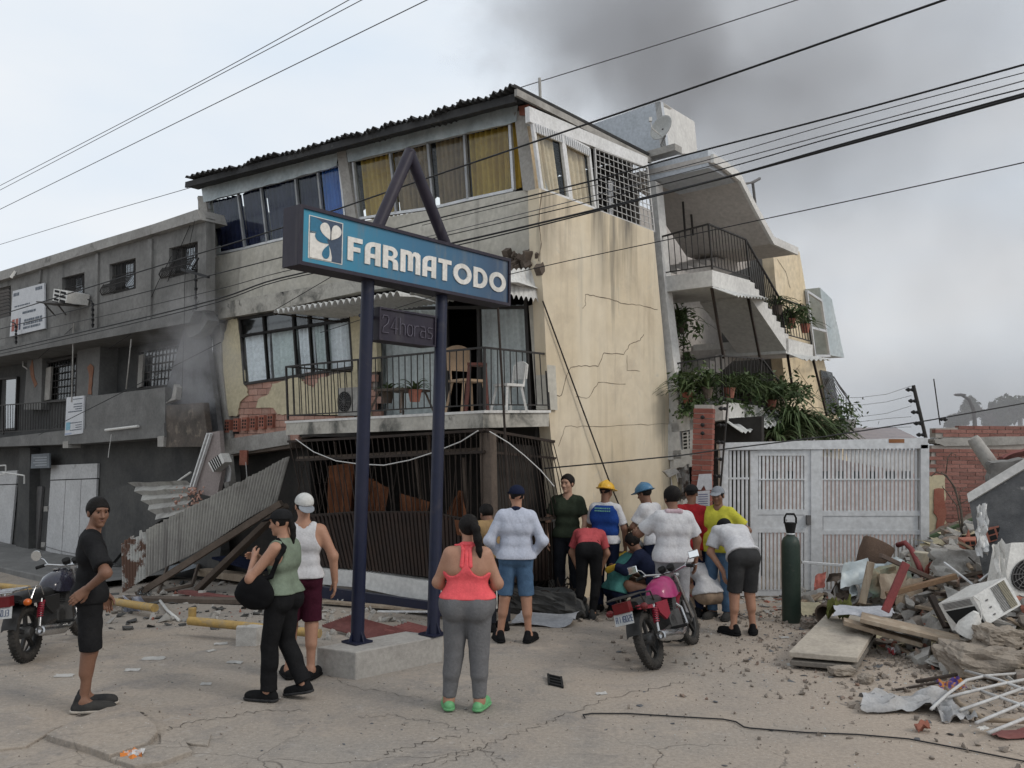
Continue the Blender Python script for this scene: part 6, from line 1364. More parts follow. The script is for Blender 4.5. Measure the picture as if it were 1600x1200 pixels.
for k, (pts, lab, rows) in enumerate((([(1092, 741), (1112, 740), (1113, 765), (1103, 766), (1100, 758), (1095, 766), (1088, 764)], 'torn white paper notice high on the brick pillar', 0), ([(1088, 768), (1109, 766), (1109, 794), (1086, 795)], 'white paper notice with printed lines on the brick pillar', 6), ([(1095, 803), (1107, 801), (1107, 818), (1100, 816)], 'small torn paper scrap low on the brick pillar', 2))):
    t = thing('paper_notice', lab, 'notice', on_pil(*pts[0]))
    MB().prism([on_pil(x, y) for x, y in pts], -py_ * .003).build('sheet', pm('notice_paper', (.60, .60, .62), .85, (.48, .48, .5), 12, bump=.05), t)
    for r in range(rows):
        y = (772 if k == 1 else 806) + r * 3.6; MB().prism([on_pil(x, yy) - py_ * .004 for x, yy in ((1091 if k == 1 else 1098, y), (1106 if k == 1 else 1105, y - .5), (1106 if k == 1 else 1105, y + .9), (1091 if k == 1 else 1098, y + 1.4))], -py_ * .001).build('print_line', pm('notice_ink', (.16, .16, .26), .8, bump=0), t)
for y in (652, 664, 677): MB().lathe([(.012, 0), (.03, .01), (.02, .025), (.03, .04), (.01, .05)], 8, Matrix((px_, pz_, -py_)).transposed(), on_pil(1098, y)).build('insulator', M_cable, pil)
# electric fence posts
def fence_post(label, p0, p1, y, n, side=-1, r=.028):
    t = thing('electric_fence_post', label, 'fence post', PD(*p0, y)); rod('post', PD(*p0, y), PD(*p1, y), r, M_iron, t)
    for k in range(n):
        s = .12 + .8 * k / max(1, n - 1); q = lerp(PD(*p0, y), PD(*p1, y), s); MB().lathe([(.008, 0), (.03, .03), (.018, .06), (.035, .09), (.012, .13)], 8, Matrix((Vector((0, 1, 0)), Vector((0, 0, 1)), Vector((side, 0, 0)))).transposed(), q).build('insulator', M_cable, t)
    return t
fence_post('leaning dark electric fence post on the right gate post', (1448, 690), (1427, 602), 13.0, 5)
fence_post('slim electric fence post beside the brick pillar', (1126, 760), (1137, 628), 12.9, 5, r=.015)
fence_post('thin pole with insulators on the broken brick wall', (1469, 664), (1459, 592), 14.0, 1, 1, .010)
ef = thing('fence_wires', 'slack electric fence wires strung left of the leaning post', 'wires', PD(1427, 602, 13))
for y0, ym, y1 in ((603, 620, 622), (618, 632, 630), (634, 650, 655), (651, 658, 655), (667, 672, 668)):
    MB().tube([PD(1424, y0, 13), PD(1385, ym - 4, 13.4), PD(1345, ym + 1, 14), PD(1305, y1, 15)], .003, 4).build('wire', M_cablegrey, ef)
# red brick boundary wall
WY = 13.9
bwall = thing('brick_wall', 'broken red brick boundary wall behind the rubble heap', 'wall', PD(1530, 930, WY))
def wp(x, y, o=0.0): return PD(x, y, WY) - Vector((0, o, 0))
body_px = [(1456, 696), (1700, 690), (1700, 940), (1452, 940), (1450, 745), (1455, 720)]
MB().prism([wp(*p) for p in body_px], (0, .2, 0)).build('core', M_mortar, bwall); MB().prism([wp(*p) for p in [(1462, 669), (1700, 662), (1700, 690), (1462, 684)]], (0, .2, 0)).build('core', M_mortar, bwall)
MB().prism([wp(x, y, .03) for x, y in ragged([(1458, 686), (1475, 684), (1700, 679), (1700, 691), (1480, 697), (1462, 694)], 1.5, 6)], (0, .26, 0)).build('ring_beam', M_conc, bwall)
z0 = wp(1500, 940).z; x0 = wp(1452, 800).x
for r in range(52):
    for c in range(11):
        p = Vector((x0 + .12 + c * .25 + (r % 2) * .125, WY + .045, z0 + .03 + r * .062)); x, y = project(p)
        if (inpoly(x, y, body_px) and x > 1458 + (14 if y > 745 else 0) and y > 700) or (1466 < x and 668 < y < 683): piece('brick', BM_wall, orient(Vector((1, 0, 0)), Vector((0, 1, 0)), UP, p, (.24, .12, .054)), bwall)
MB().prism([wp(x, y, .05) for x, y in ragged([(1450, 745), (1475, 742), (1476, 775), (1470, 800), (1480, 835), (1478, 935), (1450, 935)], 1.6, 4)], (0, .1, 0)).build('plaster_strip', M_plaster, bwall)
MB().prism([wp(x, y, .065) for x, y in ragged([(1457, 764), (1472, 763), (1476, 800), (1470, 838), (1458, 840), (1462, 810), (1456, 800)], 1.2, 4)], (0, .02, 0)).build('red_patch', M_redbrick, bwall)
# house behind the gate
hs = thing('house', 'low pink house with grey hipped roof seen through the gate', 'house', PD(1290, 900, 18))
pk = pm('pink_render', (.46, .33, .30), .9, (.52, .40, .37), 1.0)
MB().prism([PD(x, y, 18) for x, y in [(1060, 712), (1290, 714), (1440, 742), (1700, 760), (1700, 930), (1060, 930)]], (0, .25, 0)).build('wall', pk, hs)
for x in range(1150, 1440, 26): MB().prism([PD(a, b, 17.97) for a, b in ((x, 736), (x + 14, 736), (x + 14, 748), (x, 748))], (0, .02, 0)).build('window', M_dark, hs)
rq = [PD(1282, 690, 17.6), PD(1450, 692, 17.6), PD(1400, 668, 20.5), PD(1325, 668, 20.5)]
rfm = pm('grey_roof', (.27, .25, .26), .9, (.33, .29, .29), 2.0)
MB().prism(rq, UP * -.06).build('roof', rfm, hs); MB().prism([PD(1100, 694, 17.6), PD(1282, 690, 17.6), PD(1325, 668, 20.5), PD(1150, 672, 20.5)], UP * -.06).build('roof', rfm, hs)
hs2 = thing('house', 'pale low building far behind the gate roof', 'house', PD(1340, 690, 40)); MB().prism([PD(x, y, 40) for x, y in [(1312, 655), (1338, 655), (1338, 705), (1312, 705)]], (0, 3, 0)).build('wall', M_conc, hs2)
MB().prism([PD(x, y, 39.9) for x, y in [(1317, 661), (1326, 661), (1326, 670), (1317, 670)]], (0, .05, 0)).build('window', M_dark, hs2)
# street lamp and trees in the haze
sl = thing('street_lamp', 'tall curved street lamp in the haze behind the brick wall', 'street lamp', PD(1524, 700, 40) - UP * 2); MB().tube([PD(1524, 700, 40) - UP * 2, PD(1523, 660, 40), PD(1521, 640, 40), PD(1514, 624, 40), PD(1500, 616, 40)], [.12, .10, .09, .08, .06], 8).build('pole', M_greyiron, sl, smooth=True); MB().ell(PD(1500, 617, 40), .30, .12, .07).build('lamp_head', M_greyiron, sl)
M_leaf = pm('leaf_green', (.045, .075, .025), .7, (.07, .10, .035), 1.5, bump=0, rand=.1); M_leaf2 = pm('strap_leaf_green', (.05, .085, .03), .6, (.09, .12, .045), 5, bump=.05); M_leafdry = pm('dry_leaf', (.20, .15, .08), .8, (.14, .10, .06), 5)
M_bark = pm('bark', (.10, .08, .065), .95, (.14, .12, .10), 4, bump=.5)
def tree(label, px, py, Y, spread, hgt, n=2600, seed=1):
    rr = random.Random(seed); b0 = PD(px, py, Y); b0.z = -.5; top = PD(px, py, Y); t = thing('tree', label, 'tree', b0)
    cz = top.z + hgt * .35; trunk = MB().tube([b0, Vector((b0.x + .1, b0.y, cz - hgt * .3)), Vector((b0.x, b0.y, cz))], [.22, .16, .07], 8)
    cl = []
    for k in range(20):
        a = rr.uniform(0, 6.28); r = spread * rr.uniform(.3, .95); c = Vector((b0.x + r * math.cos(a), b0.y + r * .8 * math.sin(a), cz + rr.uniform(-.45, .55) * hgt)); cl.append((c, spread * rr.uniform(.10, .27)))
        trunk.tube([Vector((b0.x, b0.y, cz - hgt * .3)), lerp(Vector((b0.x, b0.y, cz)), c, .5), c], [.09, .05, .02], 5)
    trunk.build('trunk', M_bark, t, smooth=True); lf = MB()
    for i in range(n):
        c, r = rr.choice(cl); d = Vector((rr.gauss(0, 1), rr.gauss(0, 1), rr.gauss(0, .8))).normalized() * r * rr.uniform(.5, 1.1); p = c + d; s = rr.uniform(.10, .22)
        x = Vector((rr.gauss(0, 1), rr.gauss(0, 1), rr.gauss(0, 1))).normalized(); y = x.cross(Vector((rr.gauss(0, 1), rr.gauss(0, 1), rr.gauss(0, 1)))).normalized()
        lf.add([p - x * s, p + y * s * .5, p + x * s, p - y * s * .5], [(0, 1, 2, 3)])
    lf.build('crown', M_leaf, t); return t
tree('broad hazy tree beyond the brick wall', 1548, 658, 60, 2.5, 1.5, 5200, 4); tree('small hazy tree at the left of the brick wall top', 1493, 664, 55, .7, .6, 900, 5); tree('hazy spreading tree at the right edge', 1592, 655, 65, 2.0, 1.3, 1400, 6)
# ------------------------------------------------------------------ plants on the landings
def strap_plant(label, base, n, L, m=M_leaf2, pot=True, droop=.8, wid=.03, seed=0, group='potted plants on the stair landings', spread=1.0):
    rr = random.Random(seed); t = thing('potted_plant', label, 'plant', base, group=group); z0 = .0
    if pot: MB().lathe([(.07, 0), (.10, .16), (.11, .18), (.09, .17), (.001, .165)], 12, None, base).build('pot', M_redbrick if seed % 2 else M_darkwood, t); z0 = .15
    b = MB()
    for i in range(n):
        a = rr.uniform(0, 6.283); ln = L * rr.uniform(.6, 1.1); el = rr.uniform(.5, 1.45); d = Vector((math.cos(a), math.sin(a), 0)); sidev = Vector((-d.y, d.x, 0)); pts = []
        for k in range(7):
            s = k / 6; pts.append(base + UP * z0 + d * (ln * s * math.cos(el) * spread + ln * .18 * s * s * droop) + UP * (ln * s * math.sin(el) - droop * ln * .75 * s ** 2.4))
        P = [[p - sidev * wid * (1 - (k / 6) ** 2) * .5 - UP * .0, p + UP * (-.006), p + sidev * wid * (1 - (k / 6) ** 2) * .5] for k, p in enumerate(pts)]
        b.sheet(P)
    b.build('foliage', m, t); return t
sp_ = 0
for (x, y, a, n, L, lab) in ((1075, 630, -.4, 26, .55, 'leafy potted plant left on the lower landing railing'), (1105, 622, -.7, 30, .55, 'bushy potted plant at the corner of the lower landing'), (1140, 622, -.7, 34, .6, 'strap leaved plant in the middle of the lower landing'), (1172, 628, -.75, 44, .75, 'large drooping plant above the white canopy'), (1205, 640, -.8, 44, .8, 'long leaved plant on the lower stair flight'), (1062, 520, .3, 20, .7, 'dark tall plant at the back of the stairwell'),
                         (1235, 512, -.7, 30, .5, 'trailing plant on the upper right landing'), (1215, 492, -.7, 30, .45, 'leafy plant on the upper stair flight'), (1258, 520, -.7, 16, .4, 'small plant at the end of the upper landing')):
    sp_ += 1; strap_plant(lab, PA(x, y, a), int(n * 2.2), L * 1.25, M_leaf2, True, .9, .055, sp_)
for (x, y, n, L, lab) in ((1238, 672, 90, 1.15, 'big arching palm bush beside the gate'), (1262, 680, 80, 1.0, 'palm bush in front of the far cream wall'), (1215, 690, 50, .9, 'arching palm at the foot of the outer stairs'), (1285, 690, 40, .7, 'small palm tuft at the corner of the far wall')):
    sp_ += 1; strap_plant(lab, PA(x, y, -1.3), int(n * 1.8), L * 1.15, M_leaf2, False, 1.1, .06, sp_, 'palms below the outer stairs')
for k, (x, y, lab) in enumerate(((605, 630, 'leafy plant left on the balcony table'), (648, 628, 'leafy plant right on the balcony table'))): strap_plant(lab, PB(x, y, -.9) + UP * .0, 24, .42, M_leaf2, True, .7, .045, 40 + k, 'balcony plants')
def bush(label, c, r, n, seed, m=None):
    rr = random.Random(seed); t = thing('trailing_plant', label, 'plant', Vector(c) - UP * r[2], group='bushy plants on the outer stairs'); b = MB(); cl = [(Vector(c) + Vector((rr.uniform(-1, 1) * r[0], rr.uniform(-1, 1) * r[1], rr.uniform(-1, 1) * r[2])), rr.uniform(.3, .55)) for _ in range(9)]
    for i in range(n):
        q, k = rr.choice(cl); p = q + Vector((rr.gauss(0, .5) * r[0], rr.gauss(0, .5) * r[1], rr.gauss(0, .5) * r[2])) * k; s = rr.uniform(.03, .075); x = Vector((rr.gauss(0, 1), rr.gauss(0, 1), rr.gauss(-.7, .7))).normalized(); y = x.cross(Vector((rr.gauss(0, 1), rr.gauss(0, 1), rr.gauss(0, 1)))).normalized(); b.add([p, p + x * s + y * s * .4, p + x * s * 2.1, p + x * s - y * s * .4], [(0, 1, 2, 3)])
    b.build('foliage', m or M_leaf2, t); rod('stem', Vector(c) - UP * r[2], Vector(c), .012, M_bark, t)
for k, (x, y, a, r, n, lab) in enumerate(((1100, 610, -.6, (.45, .3, .35), 900, 'bushy greenery behind the lower landing railing'), (1160, 612, -.7, (.5, .35, .4), 1100, 'bushy greenery over the right half of the lower landing'), (1200, 655, -.95, (.5, .4, .5), 1200, 'greenery hanging down beside the lower flight'), (1250, 650, -1.2, (.7, .5, .55), 1700, 'large bush in front of the far cream wall'), (1230, 500, -.7, (.4, .3, .3), 800, 'greenery trailing over the upper flight'), (1068, 520, .2, (.25, .3, .5), 500, 'dark greenery inside the stairwell'))): bush(lab, PA(x, y, a), r, n, 60 + k)
# balcony furniture
def stool(label, base, h, w, m, back=0.0, rot=0.0, name='stool', cat='stool'):
    t = thing(name, label, cat, base); R = Matrix.Rotation(rot, 3, 'Z'); o = lambda x, y, z: base + R @ Vector((x, y, z))
    MB().prism([o(-w, -w, h), o(w, -w, h), o(w, w, h), o(-w, w, h)], UP * .035).build('seat', m, t)
    for sx in (-1, 1):
        for sy in (-1, 1): beam('leg', o(sx * w * 1.15, sy * w * 1.15, 0), o(sx * w * .8, sy * w * .8, h), .03, .03, m, t)
    if back: 
        for sx in (-1, 1): beam('back_post', o(sx * w * .8, w, h), o(sx * w * .85, w * 1.3, h + back), .025, .025, m, t)
        b = MB(); P = [[o(lerp(-w, w, i / 8), w * (1.15 + .15 * j), h + back * (.35 + .65 * j) + (.06 * (1 - (2 * i / 8 - 1) ** 2) if j else 0)) for i in range(9)] for j in (0, 1)]; b.sheet(P, R @ Vector((0, .02, 0))).build('backrest', m, t)
    return t
bz_ = PB(757, 641, -1.33).z
def bal(a, b): p = W(a, b, 0); p.z = bz_ + .002; return p
_q = PB(745, 640, -1.0); stool('tall dark red wooden stool on the balcony', Vector((_q.x, _q.y, bz_ + .002)), .62, .13, pm('dark_red_wood', (.13, .045, .035), .6, (.09, .03, .025), 4))
_q = PB(730, 645, -.55); stool('rattan chair with round back behind the stool', Vector((_q.x, _q.y, bz_ + .002)), .45, .2, pm('rattan', (.42, .30, .20), .8, (.34, .24, .16), 8), .5, .6, 'chair', 'chair')
_q = PB(795, 640, -.75); stool('white plastic chair at the right end of the balcony', Vector((_q.x, _q.y, bz_ + .002)), .34, .15, M_plastic_w, .30, -.9, 'chair', 'chair')
_q = PB(628, 648, -.85); stool('low dark table with plants on the balcony', Vector((_q.x, _q.y, bz_ + .002)), .33, .30, M_darkwood, 0, AZ * -1, 'table', 'table')
_q = PB(545, 652, -.75); bx = ac_unit('air_conditioner', 'grey fan unit on the left end of the balcony floor', [Vector((_q.x, _q.y, bz_)) + U * x + UP * z for x, z in ((-.28, .45), (.2, .45), (.2, .0), (-.28, .0))], -V, .22, M_conc)
# ------------------------------------------------------------------ rubble heap on the right
HA, HBp, HC, HD = PG(1236, 936), PG(1325, 985), PG(1480, 1050), PG(1680, 1085)
def hdist(x, y):
    best = 1e9; L = [HA, HBp, HC, HD]; sgn = 1
    for i in range(3):
        a, b = L[i], L[i + 1]; ex, ey = b.x - a.x, b.y - a.y; t = max(0, min(1, ((x - a.x) * ex + (y - a.y) * ey) / (ex * ex + ey * ey))); dx, dy = x - (a.x + ex * t), y - (a.y + ey * t); d = math.hypot(dx, dy)
        if d < best: best = d; sgn = 1 if (ex * (y - a.y) - ey * (x - a.x)) > 0 else -1
    return best * sgn
from mathutils import noise as mn
def hz(x, y):
    d = hdist(x, y)
    if d <= 0: return -.02
    h = .70 * sstep(0, 1.8, d) * sstep(-.3, .9, x - HA.x) + .50 * sstep(1.0, 3.6, d) * sstep(1.0, 3.0, x - HA.x) - .45 * sstep(12.2, 13.2, y) * (1 - sstep(5.3, 6.5, x))
    return max(-.02, h * (1 + .25 * mn.noise((x * 1.1, y * 1.1, 0))) + .10 * mn.noise((x * 3.1, y * 3.1, 1.7)) * min(1, d * 2) + .05 * mn.noise((x * 8, y * 8, 3)) * min(1, d * 2))
P = [[Vector((x, y, hz(x, y))) for x in np.arange(2.6, 9.01, .09)] for y in np.arange(7.2, 14.01, .09)]
M_rub = pm('rubble_dust', (.27, .235, .20), .95, (.19, .16, .135), 3, stain=[((.30, .17, .12), 4, .58, .72), ((.14, .12, .10), 6, .58, .7)], bump=.6, bs=25)
hp_o = MB().sheet(P).build('rubble_heap', M_rub, loc=(0, 0, 0), smooth=True); tag(hp_o, 'heap of dusty crushed masonry in front of the brick wall and gate', 'rubble', kind='stuff')
def PH(px, py, h=0.0):
    d = ray(px, py); t = 5.0
    while t < 16:
        p = CAMP + d * t
        if p.z - h <= max(hz(p.x, p.y), zg(p.x, p.y)): return p
        t += .03
    return PG(px, py)
def chunk(b, c, s, rr, flat=1.0):
    M = Euler((rr.uniform(0, 6), rr.uniform(0, 6), rr.uniform(0, 6))).to_matrix() if flat >= 1 else Euler((rr.uniform(-.25, .25), rr.uniform(-.25, .25), rr.uniform(0, 6))).to_matrix()
    v, f = rr.choice(HULLS); k = (s * rr.uniform(.6, 1), s * rr.uniform(.45, .9), s * flat * rr.uniform(.35, .8)); c = Vector(c)
    b.add([c + M @ Vector((p.x * k[0], p.y * k[1], p.z * k[2])) for p in v], f)
HULLS = []; _rh = random.Random(77)
for _i in range(40):
    bm = bmesh.new()
    for _k in range(_rh.choice((9, 12, 16))):
        q = Vector((_rh.uniform(-1, 1), _rh.uniform(-1, 1), _rh.uniform(-1, 1))); bm.verts.new(q if _i % 2 else q.normalized() * _rh.uniform(.7, 1))
    r_ = bmesh.ops.convex_hull(bm, input=bm.verts); bmesh.ops.delete(bm, geom=list({g for g in r_['geom_interior'] + r_['geom_unused'] if isinstance(g, bmesh.types.BMVert)}), context='VERTS')
    bm.verts.index_update(); HULLS.append(([v.co.copy() for v in bm.verts], [tuple(v.index for v in f.verts) for f in bm.faces])); bm.free()
def scatter(name, label, cat, m, n, gen, s0, s1, seed, flat=1.0):
    rr = random.Random(seed); b = MB()
    for i in range(n):
        p = gen(rr)
        if p is None: continue
        s = s0 + (s1 - s0) * rr.random() ** 2.6; chunk(b, p + UP * s * .3 * flat, s, rr, flat)
    o = b.build(name, m); return tag(o, label, cat, kind='stuff')
def g_heap(rr):
    for _ in range(30):
        x, y = rr.uniform(2.8, 8.5), rr.uniform(7.6, 13); d = hdist(x, y)
        if d > -.1 and rr.random() < .9: return Vector((x, y, max(0, hz(x, y))))
def g_edge(rr):
    for _ in range(60):
        x, y = rr.uniform(1.0, 8.0), rr.uniform(5.2, 12); d = hdist(x, y)
        if d < .1 and rr.random() < math.exp(d * 1.1): return Vector((x, y, zg(x, y)))
def g_all(rr):
    x, y = rr.uniform(-5.5, 6.5), rr.uniform(5.0, 11.5); return Vector((x, y, zg(x, y)))
def g_left(rr):
    p = PG(rr.uniform(60, 520), rr.uniform(905, 985)); return p if rr.random() < .75 else None
def g_base(rr): return PG(rr.uniform(480, 760), rr.uniform(935, 1000))
def g_gate(rr): return PG(rr.uniform(1100, 1260), rr.uniform(930, 965))
scatter('concrete_rubble', 'broken grey concrete lumps over the heap', 'rubble', M_conc, 1700, g_heap, .02, .22, 1)
scatter('brick_rubble', 'broken red clay pieces over the heap', 'rubble', M_redbrick, 900, g_heap, .02, .12, 2)
scatter('plaster_rubble', 'pale plaster pieces over the heap', 'rubble', M_plastic_w, 300, g_heap, .015, .13, 3, .3)
scatter('dark_gap_rubble', 'dark timber and metal scraps over the heap, also standing in for its shaded gaps', 'rubble', M_darkwood, 700, g_heap, .02, .24, 4, .4)  # dark colour also stands in for shade in the gaps of the heap
scatter('edge_rubble', 'loose stones and grit at the edge of the heap', 'rubble', M_rub, 3000, g_edge, .004, .045, 5)
scatter('edge_dark_scraps', 'small slate coloured scraps on the ground near the heap', 'litter', pm('slate_scrap', (.12, .125, .13), .8, (.08, .08, .085), 6), 600, g_edge, .006, .06, 6, .25)
scatter('glass_shards', 'pale glass and plaster crumbs across the forecourt', 'litter', pm('glass_crumb', (.52, .56, .56), .3, (.42, .45, .45), 9), 2600, g_edge, .003, .014, 7, .5)
scatter('ground_grit', 'fine grit and chips over the cracked forecourt', 'litter', M_rub, 2200, g_all, .003, .016, 8)
scatter('dark_chips', 'small dark chips strewn over the cracked forecourt', 'litter', MAT['slate_scrap'], 900, g_all, .003, .02, 14, .4)
scatter('dusty_rubble', 'dusty tan masonry lumps filling the heap', 'rubble', M_rub, 800, g_heap, .04, .20, 15, .8)
scatter('street_shade_rubble', 'dark scraps and earth deepening the shade below the fallen corrugated sheet', 'rubble', M_darkwall, 420, g_left, .015, .13, 16, .5)  # scraps coloured dark to deepen the occlusion under the sheet
scatter('street_rubble', 'crushed plaster and stones below the fallen corrugated sheet', 'rubble', M_conc, 380, g_left, .012, .11, 9)
scatter('street_brick_rubble', 'red clay fragments below the fallen corrugated sheet', 'rubble', M_redbrick, 70, g_left, .01, .06, 10)
scatter('bay_rubble', 'plaster and concrete bits in front of the shop bay', 'rubble', M_conc, 260, g_base, .012, .09, 11)
scatter('gate_rubble', 'broken flat scraps in front of the gate', 'rubble', M_conc, 160, g_gate, .02, .13, 12, .25)
scatter('gate_brick_rubble', 'brick scraps in front of the gate', 'rubble', M_redbrick, 60, g_gate, .015, .07, 13, .5)
rr = random.Random(91); bs_ = [MB() for _ in range(5)]
for i in range(560):
    q = g_heap(rr)
    if q is None: continue
    k = i % 5; a = rr.uniform(0, 6.28); L = rr.uniform(.15, .6) * (1.3 if k == 0 else 1); d = Vector((math.cos(a), math.sin(a), rr.uniform(-.25, .45))).normalized(); e = Vector((-d.y, d.x, rr.uniform(-.3, .5))).normalized(); q = q + UP * .04
    if k < 2: bs_[k].bar(q - d * L / 2, q + d * L / 2, rr.uniform(.03, .11), rr.uniform(.015, .04))
    elif k == 2: bs_[k].tube([q - d * L / 2, q + e * .05 * rr.random(), q + d * L / 2 + UP * .08 * rr.random()], rr.uniform(.006, .018), 6)
    else:
        w = rr.uniform(.08, .22); P = [[q + d * (s - .5) * L + e * (t - .5) * w * 2 + UP * .05 * mn.noise((s * 3 + i, t * 3, i)) for s in (0, .25, .5, .75, 1)] for t in (0, .33, .66, 1)]; bs_[k].sheet(P, UP * .006)
for b, m, lb_ in zip(bs_, (M_wood, M_darkwood, M_rustiron, M_corr, M_plaster), ('splintered pale boards strewn over the heap', 'splintered dark boards strewn over the heap', 'bent rods and pipes strewn over the heap', 'grey sheet scraps strewn over the heap', 'plasterboard scraps strewn over the heap')): tag(b.build('debris_scraps', m), lb_, 'debris', kind='stuff')
def quad_thing(name, label, cat, pts, th, m, grp=None, part='panel'):
    o = MB().prism(pts, th).build(name, m); md = o.modifiers.new('b', 'BEVEL'); md.width = .006; md.segments = 1; return tag(o, label, cat, grp)
# stacked concrete panels
slabm = pm('pale_panel', (.46, .41, .34), .92, (.36, .32, .27), 3, stain=((.24, .21, .18), 3, .56, .75), bump=.4, bs=40)
quad_thing('precast_slab', 'upper of two flat concrete panels lying in front of the heap', 'panel', [PZ(1232, 1018, .17), PZ(1340, 1027, .17), PZ(1366, 985, .20), PZ(1345, 962, .26), PZ(1292, 958, .26)], UP * -.055, slabm)
quad_thing('precast_slab', 'lower dark edged concrete panel under the other one', 'panel', [PZ(1234, 1032, .085), PZ(1338, 1041, .085), PZ(1364, 1000, .12), PZ(1292, 972, .17)], UP * -.05, pm('dark_panel', (.20, .18, .155), .92, (.14, .125, .11), 3))
# boards
def board(label, x0, y0, x1, y1, w, th, m, z0=None, z1=None, name='board', cat='board', up=UP):
    a = PH(x0, y0) if z0 is None else PZ(x0, y0, z0); b = PH(x1, y1) if z1 is None else PZ(x1, y1, z1)
    o = MB().bar(a + UP * th * .6, b + UP * th * .6, w, th, up).build(name, m); md = o.modifiers.new('b', 'BEVEL'); md.width = .004; return tag(o, label, cat)
board('long grey board sloping down from the panels', 1318, 975, 1440, 1010, .22, .05, M_wood, .30, .12)
board('wide weathered door leaf lying across the heap', 1345, 968, 1500, 1005, .42, .045, M_wood, .36, .20)
board('narrow upright plank standing in the heap', 1347, 945, 1361, 880, .09, .025, M_wood, .35, .85, up=Vector((0, 1, 0)))
board('brown timber batten lying across the middle of the heap', 1385, 934, 1494, 905, .07, .06, pm('brown_batten', (.25, .16, .09), .85, (.18, .11, .07), 4), .50, .72)
board('dark steel angle crossing the heap below the drum', 1376, 872, 1465, 912, .06, .05, pm('dark_steel', (.09, .07, .06), .7, (.13, .09, .07), 5), .95, .62)
board('upper green steel beam behind the heap', 1446, 850, 1525, 818, .09, .09, pm('green_steel', (.10, .15, .08), .7, (.08, .12, .065), 5), .80, 1.12)
board('lower green steel beam behind the heap', 1455, 862, 1530, 833, .09, .09, pm('green_steel'  , (.1, .15, .08)), .70, .98)
board('grey metal tube resting in front of the gate slats', 1252, 881, 1330, 887, .035, .035, M_alu, .72, .66, 'metal_tube', 'tube')
board('red flat steel bar standing in the heap', 1383, 958, 1416, 882, .09, .03, pm('red_steel', (.24, .05, .05), .6, (.17, .045, .045), 5), .42, .95, up=Vector((0, 1, 0)))
board('dark rusty rod on the ground beside the wrapper', 1432, 1068, 1495, 1057, .03, .03, M_rustiron, .03, .03, 'rod', 'rod'); board('thin brown rod lying on the ground left of the wrapper', 1400, 1080, 1470, 1068, .02, .02, M_rustiron, .02, .02, 'rod', 'rod')
board('dark window frame bar leaning by the air conditioner', 1455, 935, 1480, 985, .08, .05, M_rustiron, .55, .25); board('white metal strip left behind the air conditioner', 1475, 880, 1520, 915, .03, .02, M_alu, .85, .65); board('white metal strip right behind the air conditioner', 1530, 910, 1568, 880, .03, .02, M_alu, .68, .9)
rt2_ = MB().tube([PD(1402, 852, 11.6), PD(1414, 848, 11.5), PD(1424, 858, 11.4), PD(1434, 880, 11.3), PD(1442, 900, 11.2)], .035, 8).build('bent_tube', MAT['red_steel'], smooth=True); tag(rt2_, 'bent red steel tube over the beige bucket', 'tube')
# drum, bucket, broken pipe
def lathe_thing(name, label, cat, p, axis, prof, m, inner=None, n=20):
    t = thing(name, label, cat, p); z = Vector(axis).normalized(); x = z.orthogonal().normalized(); M = Matrix((x, z.cross(x), z)).transposed(); MB().lathe(prof, n, M, p).build('shell', m, t, smooth='auto')
    if inner is not None: MB().lathe(inner, n, M, p).build('rim', M_dark, t)
    return t
lathe_thing('drum', 'tilted brown rusty drum on top of the heap', 'drum', PD(1357, 886, 11.6), (.45, .1, .85), [(.17, 0), (.20, .15), (.21, .34), (.20, .36), (.17, .33), (.16, .1), (.001, .08)], pm('rusty_drum', (.13, .085, .06), .85, (.09, .06, .045), 5, bump=.4))
lathe_thing('bucket', 'beige plastic bucket standing on the heap', 'bucket', PD(1436, 893, 11.4), (.05, 0, 1), [(.10, 0), (.115, .2), (.12, .25), (.105, .26), (.001, .255)], pm('beige_plastic', (.46, .42, .33), .6, (.40, .36, .28), 4))
lathe_thing('broken_pipe', 'wide broken pipe mouth beside the gas cylinder', 'pipe', PD(1310, 952, 10.9), (-.75, -.55, -.2), [(.15, 0), (.15, .28), (.135, .285), (.125, .28), (.12, .02), (.001, .015)], M_darkwood)
lathe_thing('broken_pot', 'cracked round pot lying behind the broken pipe', 'pot', PD(1335, 925, 11.3), (-.6, -.6, .1), [(.10, 0), (.16, .14), (.17, .24), (.15, .245), (.14, .15), (.001, .05)], M_conc)
lathe_thing('lamp_funnel', 'white plastic funnel lying below the window air conditioner', 'funnel', PD(1512, 990, 9.05), (.2, -.3, .9), [(.13, 0), (.12, .08), (.06, .2), (.03, .25), (.001, .25)], M_plastic_w)
lathe_thing('grey_log', 'broken concrete post jutting up from the tilted slab', 'post', PD(1562, 745, 11.8), (-.45, .1, .75), [(.10, 0), (.095, .3), (.085, .58), (.07, .62), (.001, .61)], M_conc, n=10)
